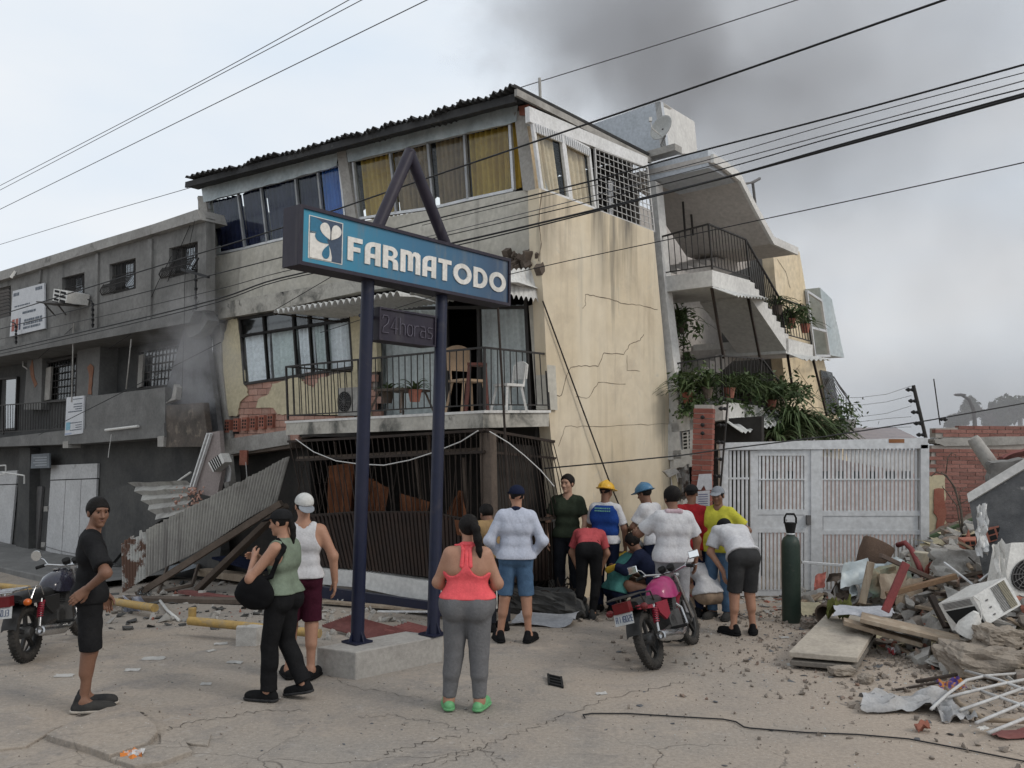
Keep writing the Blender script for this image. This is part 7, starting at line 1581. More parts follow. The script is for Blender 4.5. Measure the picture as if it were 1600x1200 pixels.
# twisted metal and sheets
def crumple(name, label, cat, c, ex, ey, m, amp=.06, n=12, seed=0, th=None):
    c = Vector(c); ex = Vector(ex); ey = Vector(ey); nn = ex.cross(ey).normalized(); P = []
    for j in range(n + 1):
        r = []
        for i in range(n + 1):
            s, t = i / n - .5, j / n - .5; k = mn.noise((s * 4 + seed, t * 4, seed * .7)) + .5 * mn.noise((s * 9, t * 9 + seed, seed)); e = 1 + .16 * mn.noise((s * 5, t * 5, seed + 9.1))
            r.append(c + ex * s * e + ey * t * e + nn * amp * k * 1.6)
        P.append(r)
    o = MB().sheet(P, nn * (th or .004)).build(name, m, smooth='auto'); return tag(o, label, cat)
crumple('sheet_metal', 'crumpled dark sheet metal in the middle of the heap', 'sheet metal', PD(1372, 905, 11.2), (.75, 0, .1), (.1, .3, .35), M_galv, .09, 14, 2)
crumple('sheet_metal', 'torn grey sheet metal behind the green rag', 'sheet metal', PD(1330, 915, 11.3), (.5, .1, .05), (0, .2, .3), M_darkwood, .10, 14, 3)
crumple('plastic_board', 'pale grey plastic board tucked under the wooden door leaf', 'board', PZ(1350, 955, .40), (.62, -.1, .0), (.15, .3, .05), pm('pale_grey_board', (.42, .43, .46), .6, (.36, .37, .40), 3), .03, 8, 4)
crumple('rag', 'yellow green rag beside the concrete panels', 'rag', PZ(1312, 950, .38), (.28, 0, .02), (.05, .2, .08), F('rag', (.16, .17, .06)), .10, 14, 5)
crumple('painted_board', 'broken board with green and brown paint in the heap', 'board', PD(1392, 905, 11.0), (.55, .05, .12), (.05, .15, .35), pm('painted_board', (.26, .20, .13), .85, (.18, .24, .19), 4), .04, 8, 6)
crumple('wall_fragment', 'large grey wall fragment behind the white air conditioner', 'wall fragment', PD(1515, 885, 11.0), (1.0, 0, -.06), (.05, .2, .32), M_conc, .05, 10, 7, .08)
crumple('red_plastic', 'coral red plastic scrap beside the bucket', 'scrap', PD(1452, 895, 11.2), (.16, 0, .2), (.1, .05, -.12), pm('red_plastic', (.40, .11, .08), .7, (.30, .10, .08), 8), .03, 6, 8)
crumple('red_plastic', 'coral red tile piece near the gas cylinder', 'scrap', PD(1281, 908, 11.2), (.14, 0, .04), (.05, .08, .18), MAT['red_plastic'], .02, 6, 9)
for k, (x, y, lab) in enumerate(((1395, 915, 'brown chipboard piece left of the batten'), (1420, 925, 'tan chipboard piece in the middle of the heap'), (1335, 895, 'grey tin sheet below the drum'))): crumple('board_piece', lab, 'board', PD(x, y, 10.9), (.35, .05, .04 * k), (.06, .12, .28), M_wood if k < 2 else M_galv, .03, 6, 20 + k, .015)
# big concrete lumps in front
def lump(label, px, sx, sy, sz, z, rot, seed, m=M_conc, name='concrete_lump', cat='concrete lump'):
    rr = random.Random(seed); bm = bmesh.new(); bmesh.ops.create_cube(bm, size=1.0); bmesh.ops.subdivide_edges(bm, edges=bm.edges[:], cuts=11, use_grid_fill=True)
    c = PZ(px[0], px[1], z); M = Euler(rot).to_matrix()
    for v in bm.verts:
        q = Vector((v.co.x * sx, v.co.y * sy, v.co.z * sz)); sp_ = v.co.normalized() * .55; q = q.lerp(Vector((sp_.x * sx, sp_.y * sy, sp_.z * sz)), .45); k = mn.noise(v.co * 3.3 + Vector((seed, 0, 0))) * .5 + mn.noise(v.co * 8 + Vector((0, seed, 0))) * .22 + mn.noise(v.co * 17) * .1; q += v.co.normalized() * k * min(sx, sy, sz) * .5; v.co = c + M @ q
    vs_, fs_ = [v.co.copy() for v in bm.verts], [[v.index for v in f.verts] for f in bm.faces]; bm.verts.index_update(); bm.free()
    return tag(mobj(name, vs_, fs_, m), label, cat)
cm = pm('tan_concrete', (.32, .275, .225), .95, (.25, .215, .18), 4, bump=.6, bs=30)
lump('large broken tan concrete lump at the right edge', (1545, 1030), .95, .5, .30, .14, (0, .06, .1), 1, cm); lump('flat broken concrete slab left of the tan lump', (1505, 1015), .5, .35, .16, .12, (.1, 0, .4), 2, M_conc); lump('pale stone lump in front of the panels', (1315, 1048), .26, .14, .08, .05, (0, 0, .2), 3, cm); lump('small tan stone right of the pale lump', (1352, 1060), .16, .12, .07, .04, (0, 0, .9), 4, cm); lump('crumbled plaster lump behind the tan lump', (1560, 995), .5, .25, .2, .35, (0, .1, .3), 5, cm)
for k, (x, y, s, lab) in enumerate(((1262, 975, .12, 'grey stone left of the gas cylinder foot'), (1285, 968, .10, 'rounded stone right of the gas cylinder'), (1300, 985, .08, 'small stone below the panel corner'))): lump(lab, (x, y), s * 1.4, s, s, .05, (.3, k, k), 30 + k, M_rub, 'stone', 'stone')
# window air conditioner thrown on the heap
A0 = PD(1520, 932, 9.15); A1 = PD(1571, 902, 9.2); A3 = PD(1544, 976, 9.0); A2 = A1 + (A3 - A0); dp = (PD(1466, 943, 9.55) - A0)
wac = thing('window_air_conditioner', 'white window air conditioner lying tilted on the heap', 'air conditioner', (A2 + A3) / 2)
MB().prism([A0, A1, A2, A3], dp).build('casing', M_plastic_w, wac)
nf = (A1 - A0).cross(A3 - A0).normalized(); nf = nf if nf.dot(CAMP - A0) > 0 else -nf
at2 = lambda s, t, o=.004: lerp(lerp(A0, A1, s), lerp(A3, A2, s), t) + nf * o
for i in range(22):
    t = .06 + .88 * i / 22
    MB().prism([at2(.50, t), at2(.92, t), at2(.92, t + .018), at2(.50, t + .018)], nf * .003).build('vent_slot', M_dark, wac)
MB().prism([at2(.72, .05), at2(.92, .05), at2(.92, .95), at2(.72, .95)], nf * .0015).build('vent_panel', pm('aged_vent', (.42, .38, .28), .7), wac)
for t in (.3, .55, .8): MB().prism([at2(.24, t), at2(.3, t), at2(.3, t + .05), at2(.24, t + .05)], nf * .006).build('knob', M_greyiron, wac)
nb = (A3 - A0).cross(dp).normalized(); nb = nb if nb.dot(CAMP - A0) > 0 else -nb
at3 = lambda s, t, o=.004: A0 + dp * s + (A3 - A0) * t + nb * o
MB().prism([at3(.08, .32), at3(.9, .32), at3(.75, .97), at3(.05, .97)], nb * .004).build('side_opening', M_dark, wac)
for i in range(5): MB().prism([at3(.1, .06 + i * .045), at3(.9, .06 + i * .045), at3(.9, .08 + i * .045), at3(.1, .08 + i * .045)], nb * .004).build('side_louvre', M_greyiron, wac)
MB().tube([A0 + nf * .02, at2(.08, .25, .03), at2(.0, .5, .05), at2(-.12, .75, .03), PD(1515, 985, 9.05)], .008, 5).build('power_cord', M_plastic_w, wac)
# outdoor condenser with round fan
C0, C1, C2, C3 = PD(1580, 848, 9.8), PD(1650, 846, 9.9), PD(1640, 934, 9.7), PD(1566, 930, 9.6)
cd_ = ac_unit('condenser_unit', 'pale outdoor condenser unit with round fan at the right edge', [C0, C1, C2, C3], ((C1 - C0).cross(C0 - C3)).normalized() * (1 if ((C1 - C0).cross(C0 - C3)).dot(CAMP - C0) > 0 else -1), .3, M_plastic_w, True, (.46, .62))
crumple('condenser_cover', 'detached pale cover leaning left of the condenser', 'panel', PD(1564, 888, 9.6), (.12, 0, .08), (.06, .0, -.55), M_plastic_w, .03, 8, 12)
# tilted roof slab
S0, S1, S2, S3 = PD(1512, 772, 10.8), PD(1660, 682, 10.2), PD(1690, 890, 9.9), PD(1536, 900, 10.5)
sn = (S1 - S0).cross(S3 - S0).normalized(); sn = sn if sn.dot(CAMP - S0) > 0 else -sn
rs = thing('tilted_roof_slab', 'tilted dark concrete roof slab with white edge at the right', 'roof slab', S3)
MB().prism([S0, S1, S2, S3], -sn * .12).build('slab', pm('dark_slab', (.085, .087, .092), .9, (.15, .15, .15), 2.5, stain=[((.34, .33, .32), 3.5, .60, .68), ((.04, .04, .04), 1.6, .55, .7)], bump=.4), rs)
d_ = (S3 - S0).normalized(); MB().prism([S0 + sn * .03, S1 + sn * .03, S1 + sn * .03 + d_ * .11, S0 + sn * .03 + d_ * .11], -sn * .2).build('edge_beam', M_stairwhite, rs)
crumple('torn_membrane', 'torn white membrane hanging at the corner of the roof slab', 'membrane', PD(1535, 830, 10.25), (.14, 0, .03), (-.02, 0, -.6), M_white, .06, 10, 13)
crumple('grey_wall_piece', 'grey wall piece behind the tilted roof slab', 'wall fragment', PD(1580, 745, 11.4), (.55, 0, .05), (.03, .1, -.42), M_gconc, .03, 8, 14, .1)
crumple('brown_panel', 'brown panel above the roof slab at the right edge', 'panel', PD(1590, 712, 11.6), (.5, 0, .18), (.02, .2, -.12), M_maroon, .02, 6, 15, .03)
# hollow clay blocks
def hollow(label, p, ex, ey, ez):
    t = thing('hollow_block', label, 'brick', p); ex, ey, ez = Vector(ex), Vector(ey), Vector(ez); b = MB().prism([p, p + ex, p + ex + ez, p + ez], ey); b.build('block', M_redbrick, t); n = ey.normalized() * -1
    for i in range(4):
        for j in range(2): a = p + ex * (.06 + .235 * i) + ez * (.1 + .45 * j) + n * .003; MB().prism([a, a + ex * .18, a + ex * .18 + ez * .34, a + ez * .34], n * .002).build('cell', M_dark, t)
hollow('red hollow clay block with dark cells on the heap', PD(1508, 860, 11.2), (.30, 0, .02), (.03, .2, .02), (0, .03, .12)); hollow('large red hollow clay block under the roof slab', PD(1545, 848, 10.5), (.42, -.05, .14), (.05, .25, .02), (-.03, .03, .15)); hollow('broken red hollow block at the right edge', PD(1585, 835, 10.6), (.30, 0, .05), (.03, .2, .06), (0, .05, .14))
# dry branches
br = thing('dry_branches', 'dry bent branches standing in front of the brick wall', 'branches', PH(1505, 860))
for pts, r in (([(1508, 860), (1502, 800), (1492, 762), (1478, 742), (1462, 738), (1455, 744)], .016), ([(1506, 850), (1500, 790), (1488, 755), (1470, 737)], .012), ([(1505, 850), (1495, 790), (1480, 770), (1472, 760)], .01), ([(1478, 740), (1481, 715), (1486, 708), (1493, 710), (1494, 716)], .008), ([(1494, 790), (1525, 775)], .008), ([(1503, 800), (1498, 770), (1510, 760)], .007)):
    MB().tube([PD(x, y, 12.4) for x, y in pts], [r * (1 - .6 * i / len(pts)) for i in range(len(pts))], 6).build('branch', M_bark, br, smooth=True)
# white window grille on the ground, lower right
wg_ = thing('window_grille', 'white tubular window grille lying at the lower right edge', 'grille', PZ(1540, 1110, .1))
for pts in ([(1455, 1108), (1480, 1085), (1510, 1063), (1540, 1056), (1620, 1050)], [(1470, 1092), (1560, 1070), (1620, 1058)], [(1500, 1110), (1600, 1075)], [(1525, 1130), (1620, 1090)], [(1545, 1145), (1620, 1115)], [(1508, 1048), (1560, 1062), (1620, 1085)], [(1520, 1075), (1620, 1110)]):
    MB().tube([PZ(x, y, .10 + .03 * math.sin(i)) for i, (x, y) in enumerate(pts)], .014, 6).build('tube', M_whiteiron, wg_, smooth=True)
tag(MB().tube([PZ(1478, 1075, .06), PZ(1500, 1100, .05), PZ(1540, 1125, .06), PZ(1620, 1128, .05)], .02, 6).build('bent_conduit', M_wood, smooth=True), 'bent brown conduit beside the white grille', 'conduit')
# plastic film, wrapper, maroon sheet, litter
film = glass('plastic_film', (.9, .92, .94), .22, .8)
crumple('plastic_film', 'crumpled translucent plastic film on the ground at the lower right', 'plastic film', PZ(1420, 1095, .06), (.85, .05, 0), (.1, .35, .02), pm('milky_film', (.38, .38, .385), .4, (.28, .275, .27), 6, bump=.2), .06, 18, 16); crumple('plastic_film', 'second fold of plastic film beside the grille', 'plastic film', PZ(1490, 1112, .05), (.28, .02, 0), (.05, .3, .02), MAT['milky_film'], .06, 12, 17)
def litter(label, x, y, w, d, m, rot=0, name='litter', cat='litter', amp=.004, h=.008):
    a = R_(rot); return crumple(name, label, cat, PG(x, y) + UP * h, (w * math.cos(a), w * math.sin(a), 0), (-d * math.sin(a), d * math.cos(a), 0.01), m, amp, 5, int(x) % 17)
crumple('snack_wrapper', 'orange and violet snack wrapper at the tip of the conduit', 'wrapper', PZ(1487, 1070, .06), (.24, .02, .02), (.02, .12, .06), pm('wrapper', (.45, .18, .04), .4, (.08, .05, .22), 12, .48, .52), .03, 10, 18)
litter('maroon corrugated sheet end at the lower right corner', 1590, 1152, .42, .16, M_maroon, 4, 'sheet_metal', 'sheet metal', .02, .03)
crumple('red_brick_piece', 'red brick piece near the black ground cable', 'brick', PZ(1443, 1138, .03), (.10, 0, .03), (.03, .08, -.03), M_redbrick, .02, 5, 19, .04)
litter('white plastic box end beside the maroon sheet', 1537, 1146, .10, .05, M_plastic_w, 30, 'plastic_box', 'box', .01, .04)
wp_ = pm('litter_paper', (.46, .45, .43), .85, (.34, .33, .31), 10, bump=.05); mg = pm('orange_paper', (.62, .30, .06), .8, bump=.05)
litter('orange wrapper lying on the concrete panel', 1352, 993, .11, .06, mg, 20, h=.19, amp=.04); litter('red and white paper packet under the board', 1395, 1025, .13, .08, pm('packet', (.5, .5, .5), .7, (.4, .06, .07), 14, .5, .54), 40, amp=.05, h=.05)
for x, y, w, r in ((240, 1030, .22, 5), (345, 1007, .14, 20), (330, 1018, .10, 60), (367, 1036, .16, -10), (207, 1048, .14, 10), (100, 1057, .17, 5), (322, 1070, .10, 0), (940, 1085, .10, 20), (1225, 997, .12, 10), (1240, 1040, .14, 0)):
    litter('scrap of pale paper lying on the concrete at %s' % {240: 'the right of the man in black', 345: 'the left of the white box', 330: 'the foot of the yellow barrier', 367: 'the front of the white box', 207: 'the feet of the man in black', 100: 'the front of the parked motorcycle', 322: 'the left of the walking woman', 940: 'the middle of the forecourt', 1225: 'the feet of the bending man', 1240: 'the front of the concrete panels'}[x], x, y, w, w * .4, wp_, r, 'paper_scrap', 'paper')
crumple('paper_packet', 'crumpled white and orange paper packet at the bottom left edge', 'packet', PG(205, 1190) + UP * .03, (.15, .02, .02), (-.02, .14, .04), pm('pill_packet', (.55, .55, .55), .7, (.6, .2, .04), 9, .5, .55), .03, 8, 21)
crumple('plastic_bag', 'white and blue plastic bag beside the yellow barrier', 'bag', PG(207, 955) + UP * .09, (.22, 0, .03), (0, .12, .16), pm('bag_plastic', (.58, .60, .64), .4, (.40, .45, .60), 12), .13, 16, 22); crumple('plastic_bag', 'grey plastic bag draped by the end of the yellow barrier', 'bag', PG(225, 935) + UP * .08, (.2, 0, .02), (0, .1, .16), film, .10, 12, 23)
tb = thing('white_box', 'open white cardboard box on the concrete behind the walking woman', 'box', PG(388, 1010)); _p = PG(368, 1010); ex, ey = Vector((.22, .02, 0)), Vector((.1, .2, 0)); MB().prism([_p, _p + ex, _p + ex + ey, _p + ey], UP * .20).build('carton', wp_, tb); MB().prism([_p + UP * .201, _p + ex * .5 + UP * .201, _p + ex * .5 + ey * .1 + UP * .22, _p + ey * .1 + UP * .22], UP * .004).build('flap', wp_, tb)
# plastic frame and cable on the forecourt
pf_ = thing('plastic_rack', 'black plastic frame lying on the forecourt', 'plastic frame', PG(866, 1064)); fx, fy = Vector((.12, -.10, 0)), Vector((.0, .22, .02)); o0 = PG(858, 1070) + UP * .012
for k in range(4): beam('bar', o0 + fy * k / 3, o0 + fx + fy * k / 3, .022, .02, M_dark, pf_)
for s in (0, 1): beam('side', o0 + fx * s - fy * .1, o0 + fx * s + fy * 1.1, .02, .02, M_dark, pf_)
cpts = [(914, 1124), (911, 1119), (925, 1117), (980, 1117), (1060, 1122), (1130, 1126), (1150, 1130), (1162, 1138), (1172, 1140), (1260, 1147), (1340, 1150), (1420, 1157), (1500, 1172), (1620, 1196)]
tag(MB().tube([PG(x, y) + UP * .012 for x, y in cpts], .006, 6).build('ground_cable', M_cable, smooth=True), 'long black cable lying across the forecourt', 'cable')
# gas cylinder
gc = thing('gas_cylinder', 'tall dark green gas cylinder with a guard collar', 'gas cylinder', PG(1237, 972)); g0 = PG(1237, 972)
gm_ = pm('bottle_green', (.018, .035, .026), .5, (.03, .045, .035), 4, stain=((.09, .085, .07), 6, .62, .75), bump=.08)
MB().lathe([(.112, 0), (.118, .015), (.118, .98), (.112, 1.03), (.09, 1.075), (.055, 1.10), (.05, 1.13), (.001, 1.13)], 28, None, g0).build('cylinder', gm_, gc, smooth='auto')
MB().lathe([(.05, 1.13), (.055, 1.15), (.075, 1.25), (.08, 1.27), (.001, 1.27)], 20, None, g0).build('collar', M_dark, gc, smooth='auto'); MB().lathe([(.052, 1.115), (.06, 1.125), (.052, 1.135)], 20, None, g0).build('neck_ring', M_alu, gc)
MB().tube([g0 + Vector((-.075, 0, 1.26)), g0 + Vector((-.075, 0, 1.33)), g0 + Vector((-.05, 0, 1.38)), g0 + Vector((.05, 0, 1.38)), g0 + Vector((.075, 0, 1.33)), g0 + Vector((.075, 0, 1.26))], .014, 8).build('handle', M_dark, gc, smooth=True); MB().box(g0 + UP * 1.30, .10, .03, .03).build('valve', M_alu, gc)
# ------------------------------------------------------------------ fallen things on the left
SB = PG(192, 926); ST = PD(190, 847, SB.y); SR = PB(452, 713, -1.38); SBR = PB(432, 787, -1.38)
def cor_sheet(name, label, t0, t1, ribs, m, jag=0.0):
    P = []; N_ = ribs * 6; nn = (SR - ST).cross(SB - ST).normalized(); nn = nn if nn.y < 0 else -nn; rr = random.Random(3)
    jg = [rr.uniform(-jag, jag) for _ in range(N_ // 5 + 2)]
    for j in range(5):
        r = []
        for i in range(N_ + 1):
            s = lerp(t0, t1, i / N_); p = lerp(lerp(ST, SR, s), lerp(SB, SBR, s), j / 4); p = p + nn * (.022 * math.sin(i / 6 * 2 * math.pi)) + UP * (jg[i // 5] if j in (0,) else 0) + UP * .03 * math.sin(s * 9) * (j / 4)
            r.append(p)
        P.append(r)
    return tag(MB().sheet(P, -nn * .006).build(name, m, smooth='auto'), label, 'corrugated sheet')
rm = pm('peeling_white_paint', (.52, .52, .50), .8, (.42, .42, .40), 4, stain=((.13, .075, .055), 2.6, .48, .53))
cor_sheet('corrugated_sheet', 'long grey corrugated sheet fallen at a slant against the shop bay', .165, 1.0, 46, M_corr, .015); cor_sheet('corrugated_sheet', 'rusty corrugated end piece with peeling white paint', 0, .16, 8, rm, .05)
wallbox2 = thing('collapsed_shop', 'dark collapsed shop opening behind the fallen corrugated sheet', 'shop', PB(400, 925, .3))
MB().prism([PB(x, y, .35) for x, y in [(318, 694), (480, 690), (500, 935), (330, 935)]], V * .1).build('back_wall', M_darkin, wallbox2)  # dark fill behind the gap; interior shade is in its colour
MB().prism([PB(342, 705, -.02), PB(455, 690, -.02), PB(455, 700, -.02), PB(344, 715, -.02)], V * .3).build('lintel', M_darkwood, wallbox2)
MB().bar(PB(355, 712, -.2), PB(362, 775, -.2), .16, .16, up=V).build('pier', M_conc, wallbox2); MB().box(PB(381, 715, -.3), .14, .1, .28).build('hanging_brick', M_redbrick, wallbox2); MB().tube([PB(384, 722, -.3), PB(386, 750, -.3), PB(382, 770, -.3)], .01, 5).build('conduit', M_whitecable, wallbox2)
def lbeam(label, a, b, w, h, m, name='timber', cat='timber'): return tag(MB().bar(a, b, w, h).build(name, m), label, cat)
lbeam('dark timber under the fallen corrugated sheet', PG(215, 935) + UP * .06, PB(440, 786, -1.45), .10, .10, M_darkwood); lbeam('second dark timber sloping into the collapsed shop', PG(310, 925) + UP * .05, PB(445, 790, -1.3), .16, .08, M_darkwood); lbeam('flat dark plank on the ground below the sheet', PG(195, 940) + UP * .05, PG(415, 945) + UP * .05, .25, .06, M_darkwood)
lbeam('maroon board lying behind the yellow barrier', PG(285, 930) + UP * .06, PG(420, 950) + UP * .05, .16, .05, M_maroon, 'board', 'board'); lbeam('stack of grey planks in the collapsed shop', PG(315, 905) + UP * .15, PG(400, 915) + UP * .12, .3, .12, M_wood, 'planks', 'planks'); lbeam('blue panel lying in the dark shop', PB(350, 870, -.4), PB(420, 890, -.5), .5, .04, F_navy, 'panel', 'panel')
wf = thing('window_frame', 'fallen dark window frame with a strip of glass under the sheet', 'window frame', PG(290, 925)); fq = [PG(262, 905) + UP * .30, PG(314, 893) + UP * .36, PG(300, 922) + UP * .08, PG(248, 928) + UP * .03]
framed('frame', fq, .05, .05, Vector((0, -1, .3)).normalized(), M_darkwood, wf); MB().prism([lerp(fq[0], fq[3], .1), lerp(fq[1], fq[2], .1), lerp(fq[1], fq[2], .45), lerp(fq[0], fq[3], .5)], Vector((0, -.01, 0))).build('glass_strip', pm('sky_glass', (.42, .46, .5), .15), wf)
# leaning interior wall panel with white frame, split AC, folded metal
pn = thing('wall_panel', 'leaning pinkish interior wall panel with white frame edge', 'wall panel', PB(320, 770, -.85)); MB().prism([PB(x, y, -.85) for x, y in [(298, 768), (327, 676), (343, 673), (347, 735), (340, 770), (330, 776)]], V * .08).build('panel', pm('pink_grey_panel', (.30, .26, .245), .9, (.26, .22, .21), 3), pn)
for o in (0, 5): MB().bar(PB(296 + o, 768, -.9), PB(325 + o, 677, -.9), .035, .05, up=V).build('frame_edge', M_white, pn)
sa = thing('split_air_conditioner', 'white split air conditioner hanging crooked on the pink wall panel', 'air conditioner', PB(338, 738, -.95)); aq = [PB(x, y, -1.0) for x, y in [(325, 723), (345, 708), (351, 722), (333, 738)]]; MB().prism(aq, V * .16).build('casing', M_plastic_w, sa)
for i in range(5): MB().bar(lerp(aq[0], aq[1], .15 + .15 * i) - V * .005, lerp(aq[3], aq[2], .15 + .15 * i) - V * .005, .03, .006, up=V).build('slot', M_dark, sa)
tag(MB().prism([PB(x, y, -.7) for x, y in [(347, 725), (355, 719), (360, 735), (359, 752), (349, 754)]], V * .02).build('tile_piece', M_white), 'white panel fragment beside the crooked air conditioner', 'fragment')
P = []
for j in range(9):
    r = []
    for i in range(11):
        s, t = i / 10, j / 8; a = lerp(PB(203, 754, -1.0), PB(295, 751, -.9), s); b = lerp(PB(246, 812, -1.25), PB(296, 800, -1.1), s); r.append(lerp(a, b, t) + V * .05 * ((j % 2) * 2 - 1) + UP * .02 * mn.noise((s * 4, t * 4, 0)))
    P.append(r)
tag(MB().sheet(P, V * .005).build('folded_sheet', M_corr, smooth='auto'), 'folded grey metal sheets heaped behind the corrugated sheet', 'sheet metal')
rr = random.Random(21); b = MB()
for i in range(80): chunk(b, PB(rr.uniform(268, 318), rr.uniform(762, 800), rr.uniform(-1.2, -.9)), rr.uniform(.02, .06), rr)
tag(b.build('brick_rubble', M_pinkbrick), 'pile of broken pink bricks below the leaning wall panel', 'rubble', kind='stuff')
tag(MB().tube([PB(278, 752, -.9), PB(298, 738, -.9)], .02, 6).build('white_pipe', M_plastic_w), 'short white pipe left of the pink wall panel', 'pipe')
# slab leaning grey behind man
tag(MB().prism([PB(x, y, -.45) for x, y in [(165, 765), (205, 756), (252, 812), (200, 850), (175, 880), (165, 880)]], V * .08).build('leaning_slab', M_darkwall), 'dark grey wall slab behind the man in black', 'wall slab')
# yellow barriers
def barrier(label, pts, r=.055, posts=()):
    t = thing('yellow_barrier', label, 'barrier', PG(*pts[0][:2])); P = [PG(x, y + 0, h) for x, y, h in pts]; MB().tube(P, r, 12).build('rail', M_yellow, t, smooth='auto')
    for (x, y, h) in posts: q = PG(x, y); MB().tube([q - UP * .05, q + UP * h], r, 12).build('post', M_yellow, t, smooth='auto')
barrier('yellow pipe barrier behind the parked motorcycle at the left edge', [(-30, 912, .17), (45, 920, .16)]); barrier('yellow pipe barrier behind the man in black', [(140, 934, .14), (242, 950, .13)]); barrier('yellow pipe barrier with bent post behind the walking woman', [(296, 970, .18), (440, 984, .16), (500, 990, .15)], .05, [(300, 972, .18)])
tag(MB().tube([PG(250, 945) + UP * .06, PG(262, 958) + UP * .03, PG(280, 972) + UP * .02], .022, 6).build('pvc_pipe', M_plastic_w, smooth=True), 'bent white plastic pipe between the yellow barriers', 'pipe')
# maroon sheets, navy beam and planks in front of the bay
def flat_sheet(label, px, m, ribs=0): 
    q = [PG(x, y, h) for x, y, h in px]; P = []
    n = max(8, ribs * 6)
    for j in range(3): P.append([lerp(lerp(q[0], q[1], i / n), lerp(q[3], q[2], i / n), j / 2) + UP * (.018 * math.sin(i / 6 * 2 * math.pi) if ribs else 0) for i in range(n + 1)])
    return tag(MB().sheet(P, UP * -.006).build('corrugated_sheet', m, smooth='auto'), label, 'corrugated sheet')
flat_sheet('maroon corrugated sheet lying bowed in front of the shop bay', [(503, 978, .04), (548, 962, .22), (662, 992, .06), (600, 1003, .05)], M_maroon, 14); flat_sheet('smaller maroon sheet right of the bowed one', [(600, 985, .10), (640, 972, .12), (690, 985, .05), (660, 996, .04)], M_maroon, 8)
lbeam('dark navy kerb beam along the foot of the bay', PB(470, 920, -1.6), PB(760, 962, -1.55), .08, .16, M_navy, 'kerb_beam', 'beam'); lbeam('grey plank lying below the navy beam', PG(500, 945) + UP * .05, PG(690, 965) + UP * .08, .14, .03, M_wood, 'board', 'board'); lbeam('pale strip crossing the debris by the right post', PG(590, 965) + UP * .08, PG(668, 968) + UP * .10, .03, .02, M_white, 'strip', 'strip')
# sheet and tyre-like tangle near the corner
crumple('sheet_metal', 'pale grey sheet leaning on debris behind the pink motorcycle', 'sheet metal', PG(850, 975) + UP * .06, (.75, -.1, .02), (.2, .4, .08), pm('pale_sheet', (.34, .35, .37), .6, (.28, .29, .31), 3), .03, 8, 31); crumple('sheet_metal', 'grey sheet piece beside the bending coral woman', 'sheet metal', PG(893, 950) + UP * .12, (.24, 0, .06), (.08, .15, .16), MAT['pale_sheet'], .03, 8, 32)
b = MB(); rr = random.Random(8)
for i in range(46):
    c = PG(rr.uniform(785, 900), rr.uniform(925, 962)); pts = []
    a = rr.uniform(0, 6)
    for k in range(7): pts.append(c + Vector((.18 * math.cos(a + k * .6), .10 * math.sin(a + k * .7), .05 + .30 * rr.random() * math.sin(k / 6 * 3.1) + .15)))
    b.tube(pts, .007, 4)
tag(b.build('tangled_bars', M_rustiron), 'tangle of dark bent window bars below the corner of the bay', 'bars', kind='stuff')
lump('dark broken wall foot between the bay and the bystanders', (850, 945), 1.2, .35, .45, .12, (0, 0, -.5), 41, M_darkwall, 'wall_fragment', 'wall fragment')
b = MB(); rr = random.Random(18)
for i in range(90): chunk(b, PG(rr.uniform(850, 1010), rr.uniform(945, 972)) + UP * .02, rr.uniform(.02, .09), rr, .6)
tag(b.build('scrap_rubble', M_rub), 'scraps and rubble at the feet of the rescuers', 'rubble', kind='stuff')
# lamp on the cream wall corner
lt = thing('wall_floodlight', 'old grey floodlight beside the brick pillar', 'lamp', PD(1052, 760, 13.0)); MB().prism([PD(x, y, 12.9) for x, y in [(1038, 737), (1055, 731), (1062, 738), (1046, 746)]], (0, .2, 0)).build('head', M_conc, lt); MB().tube([PD(1052, 742, 13), PD(1056, 760, 13), PD(1050, 775, 13.1)], .04, 8).build('arm', M_plaster, lt); crumple('rag', 'grey plastic sheeting bunched beside the brick pillar', 'sheeting', PD(1068, 755, 13.1), (.18, 0, .05), (.03, .1, -.5), M_conc, .10, 10, 33)
# broken kerb slabs in the foreground
def slab_piece(label, px, th, tilt, m=M_conc): 
    q = [PG(x, y) + UP * (th + tl_) for (x, y), tl_ in zip(px, tilt)]; o = MB().prism(q, UP * -(th + .03)).build('pavement_slab', m); md = o.modifiers.new('b', 'BEVEL'); md.width = .008; md.segments = 2; return tag(o, label, 'pavement slab')
km = M_ground
slab_piece('broken tilted pavement slab in the left foreground', ragged([(72, 1157), (105, 1140), (178, 1110), (205, 1112), (243, 1142), (246, 1152), (230, 1170), (170, 1190), (120, 1172)], 1.0, 3), .05, [.0] * 27, km)
slab_piece('small cracked slab at the bottom left', ragged([(172, 1192), (230, 1172), (290, 1165), (300, 1180), (250, 1198), (210, 1203)], 1.0, 3), .035, [0] * 18, km); slab_piece('low sunken slab at the left edge', ragged([(-30, 1140), (60, 1136), (110, 1122), (130, 1125), (80, 1145), (40, 1170), (-30, 1178)], 1.0, 3), .02, [0] * 21, km)
slab_piece('flat cracked slab right of the tilted one', ragged([(250, 1150), (280, 1140), (330, 1150), (325, 1168), (290, 1164), (250, 1168)], 1.0, 3), .02, [0] * 18, km)
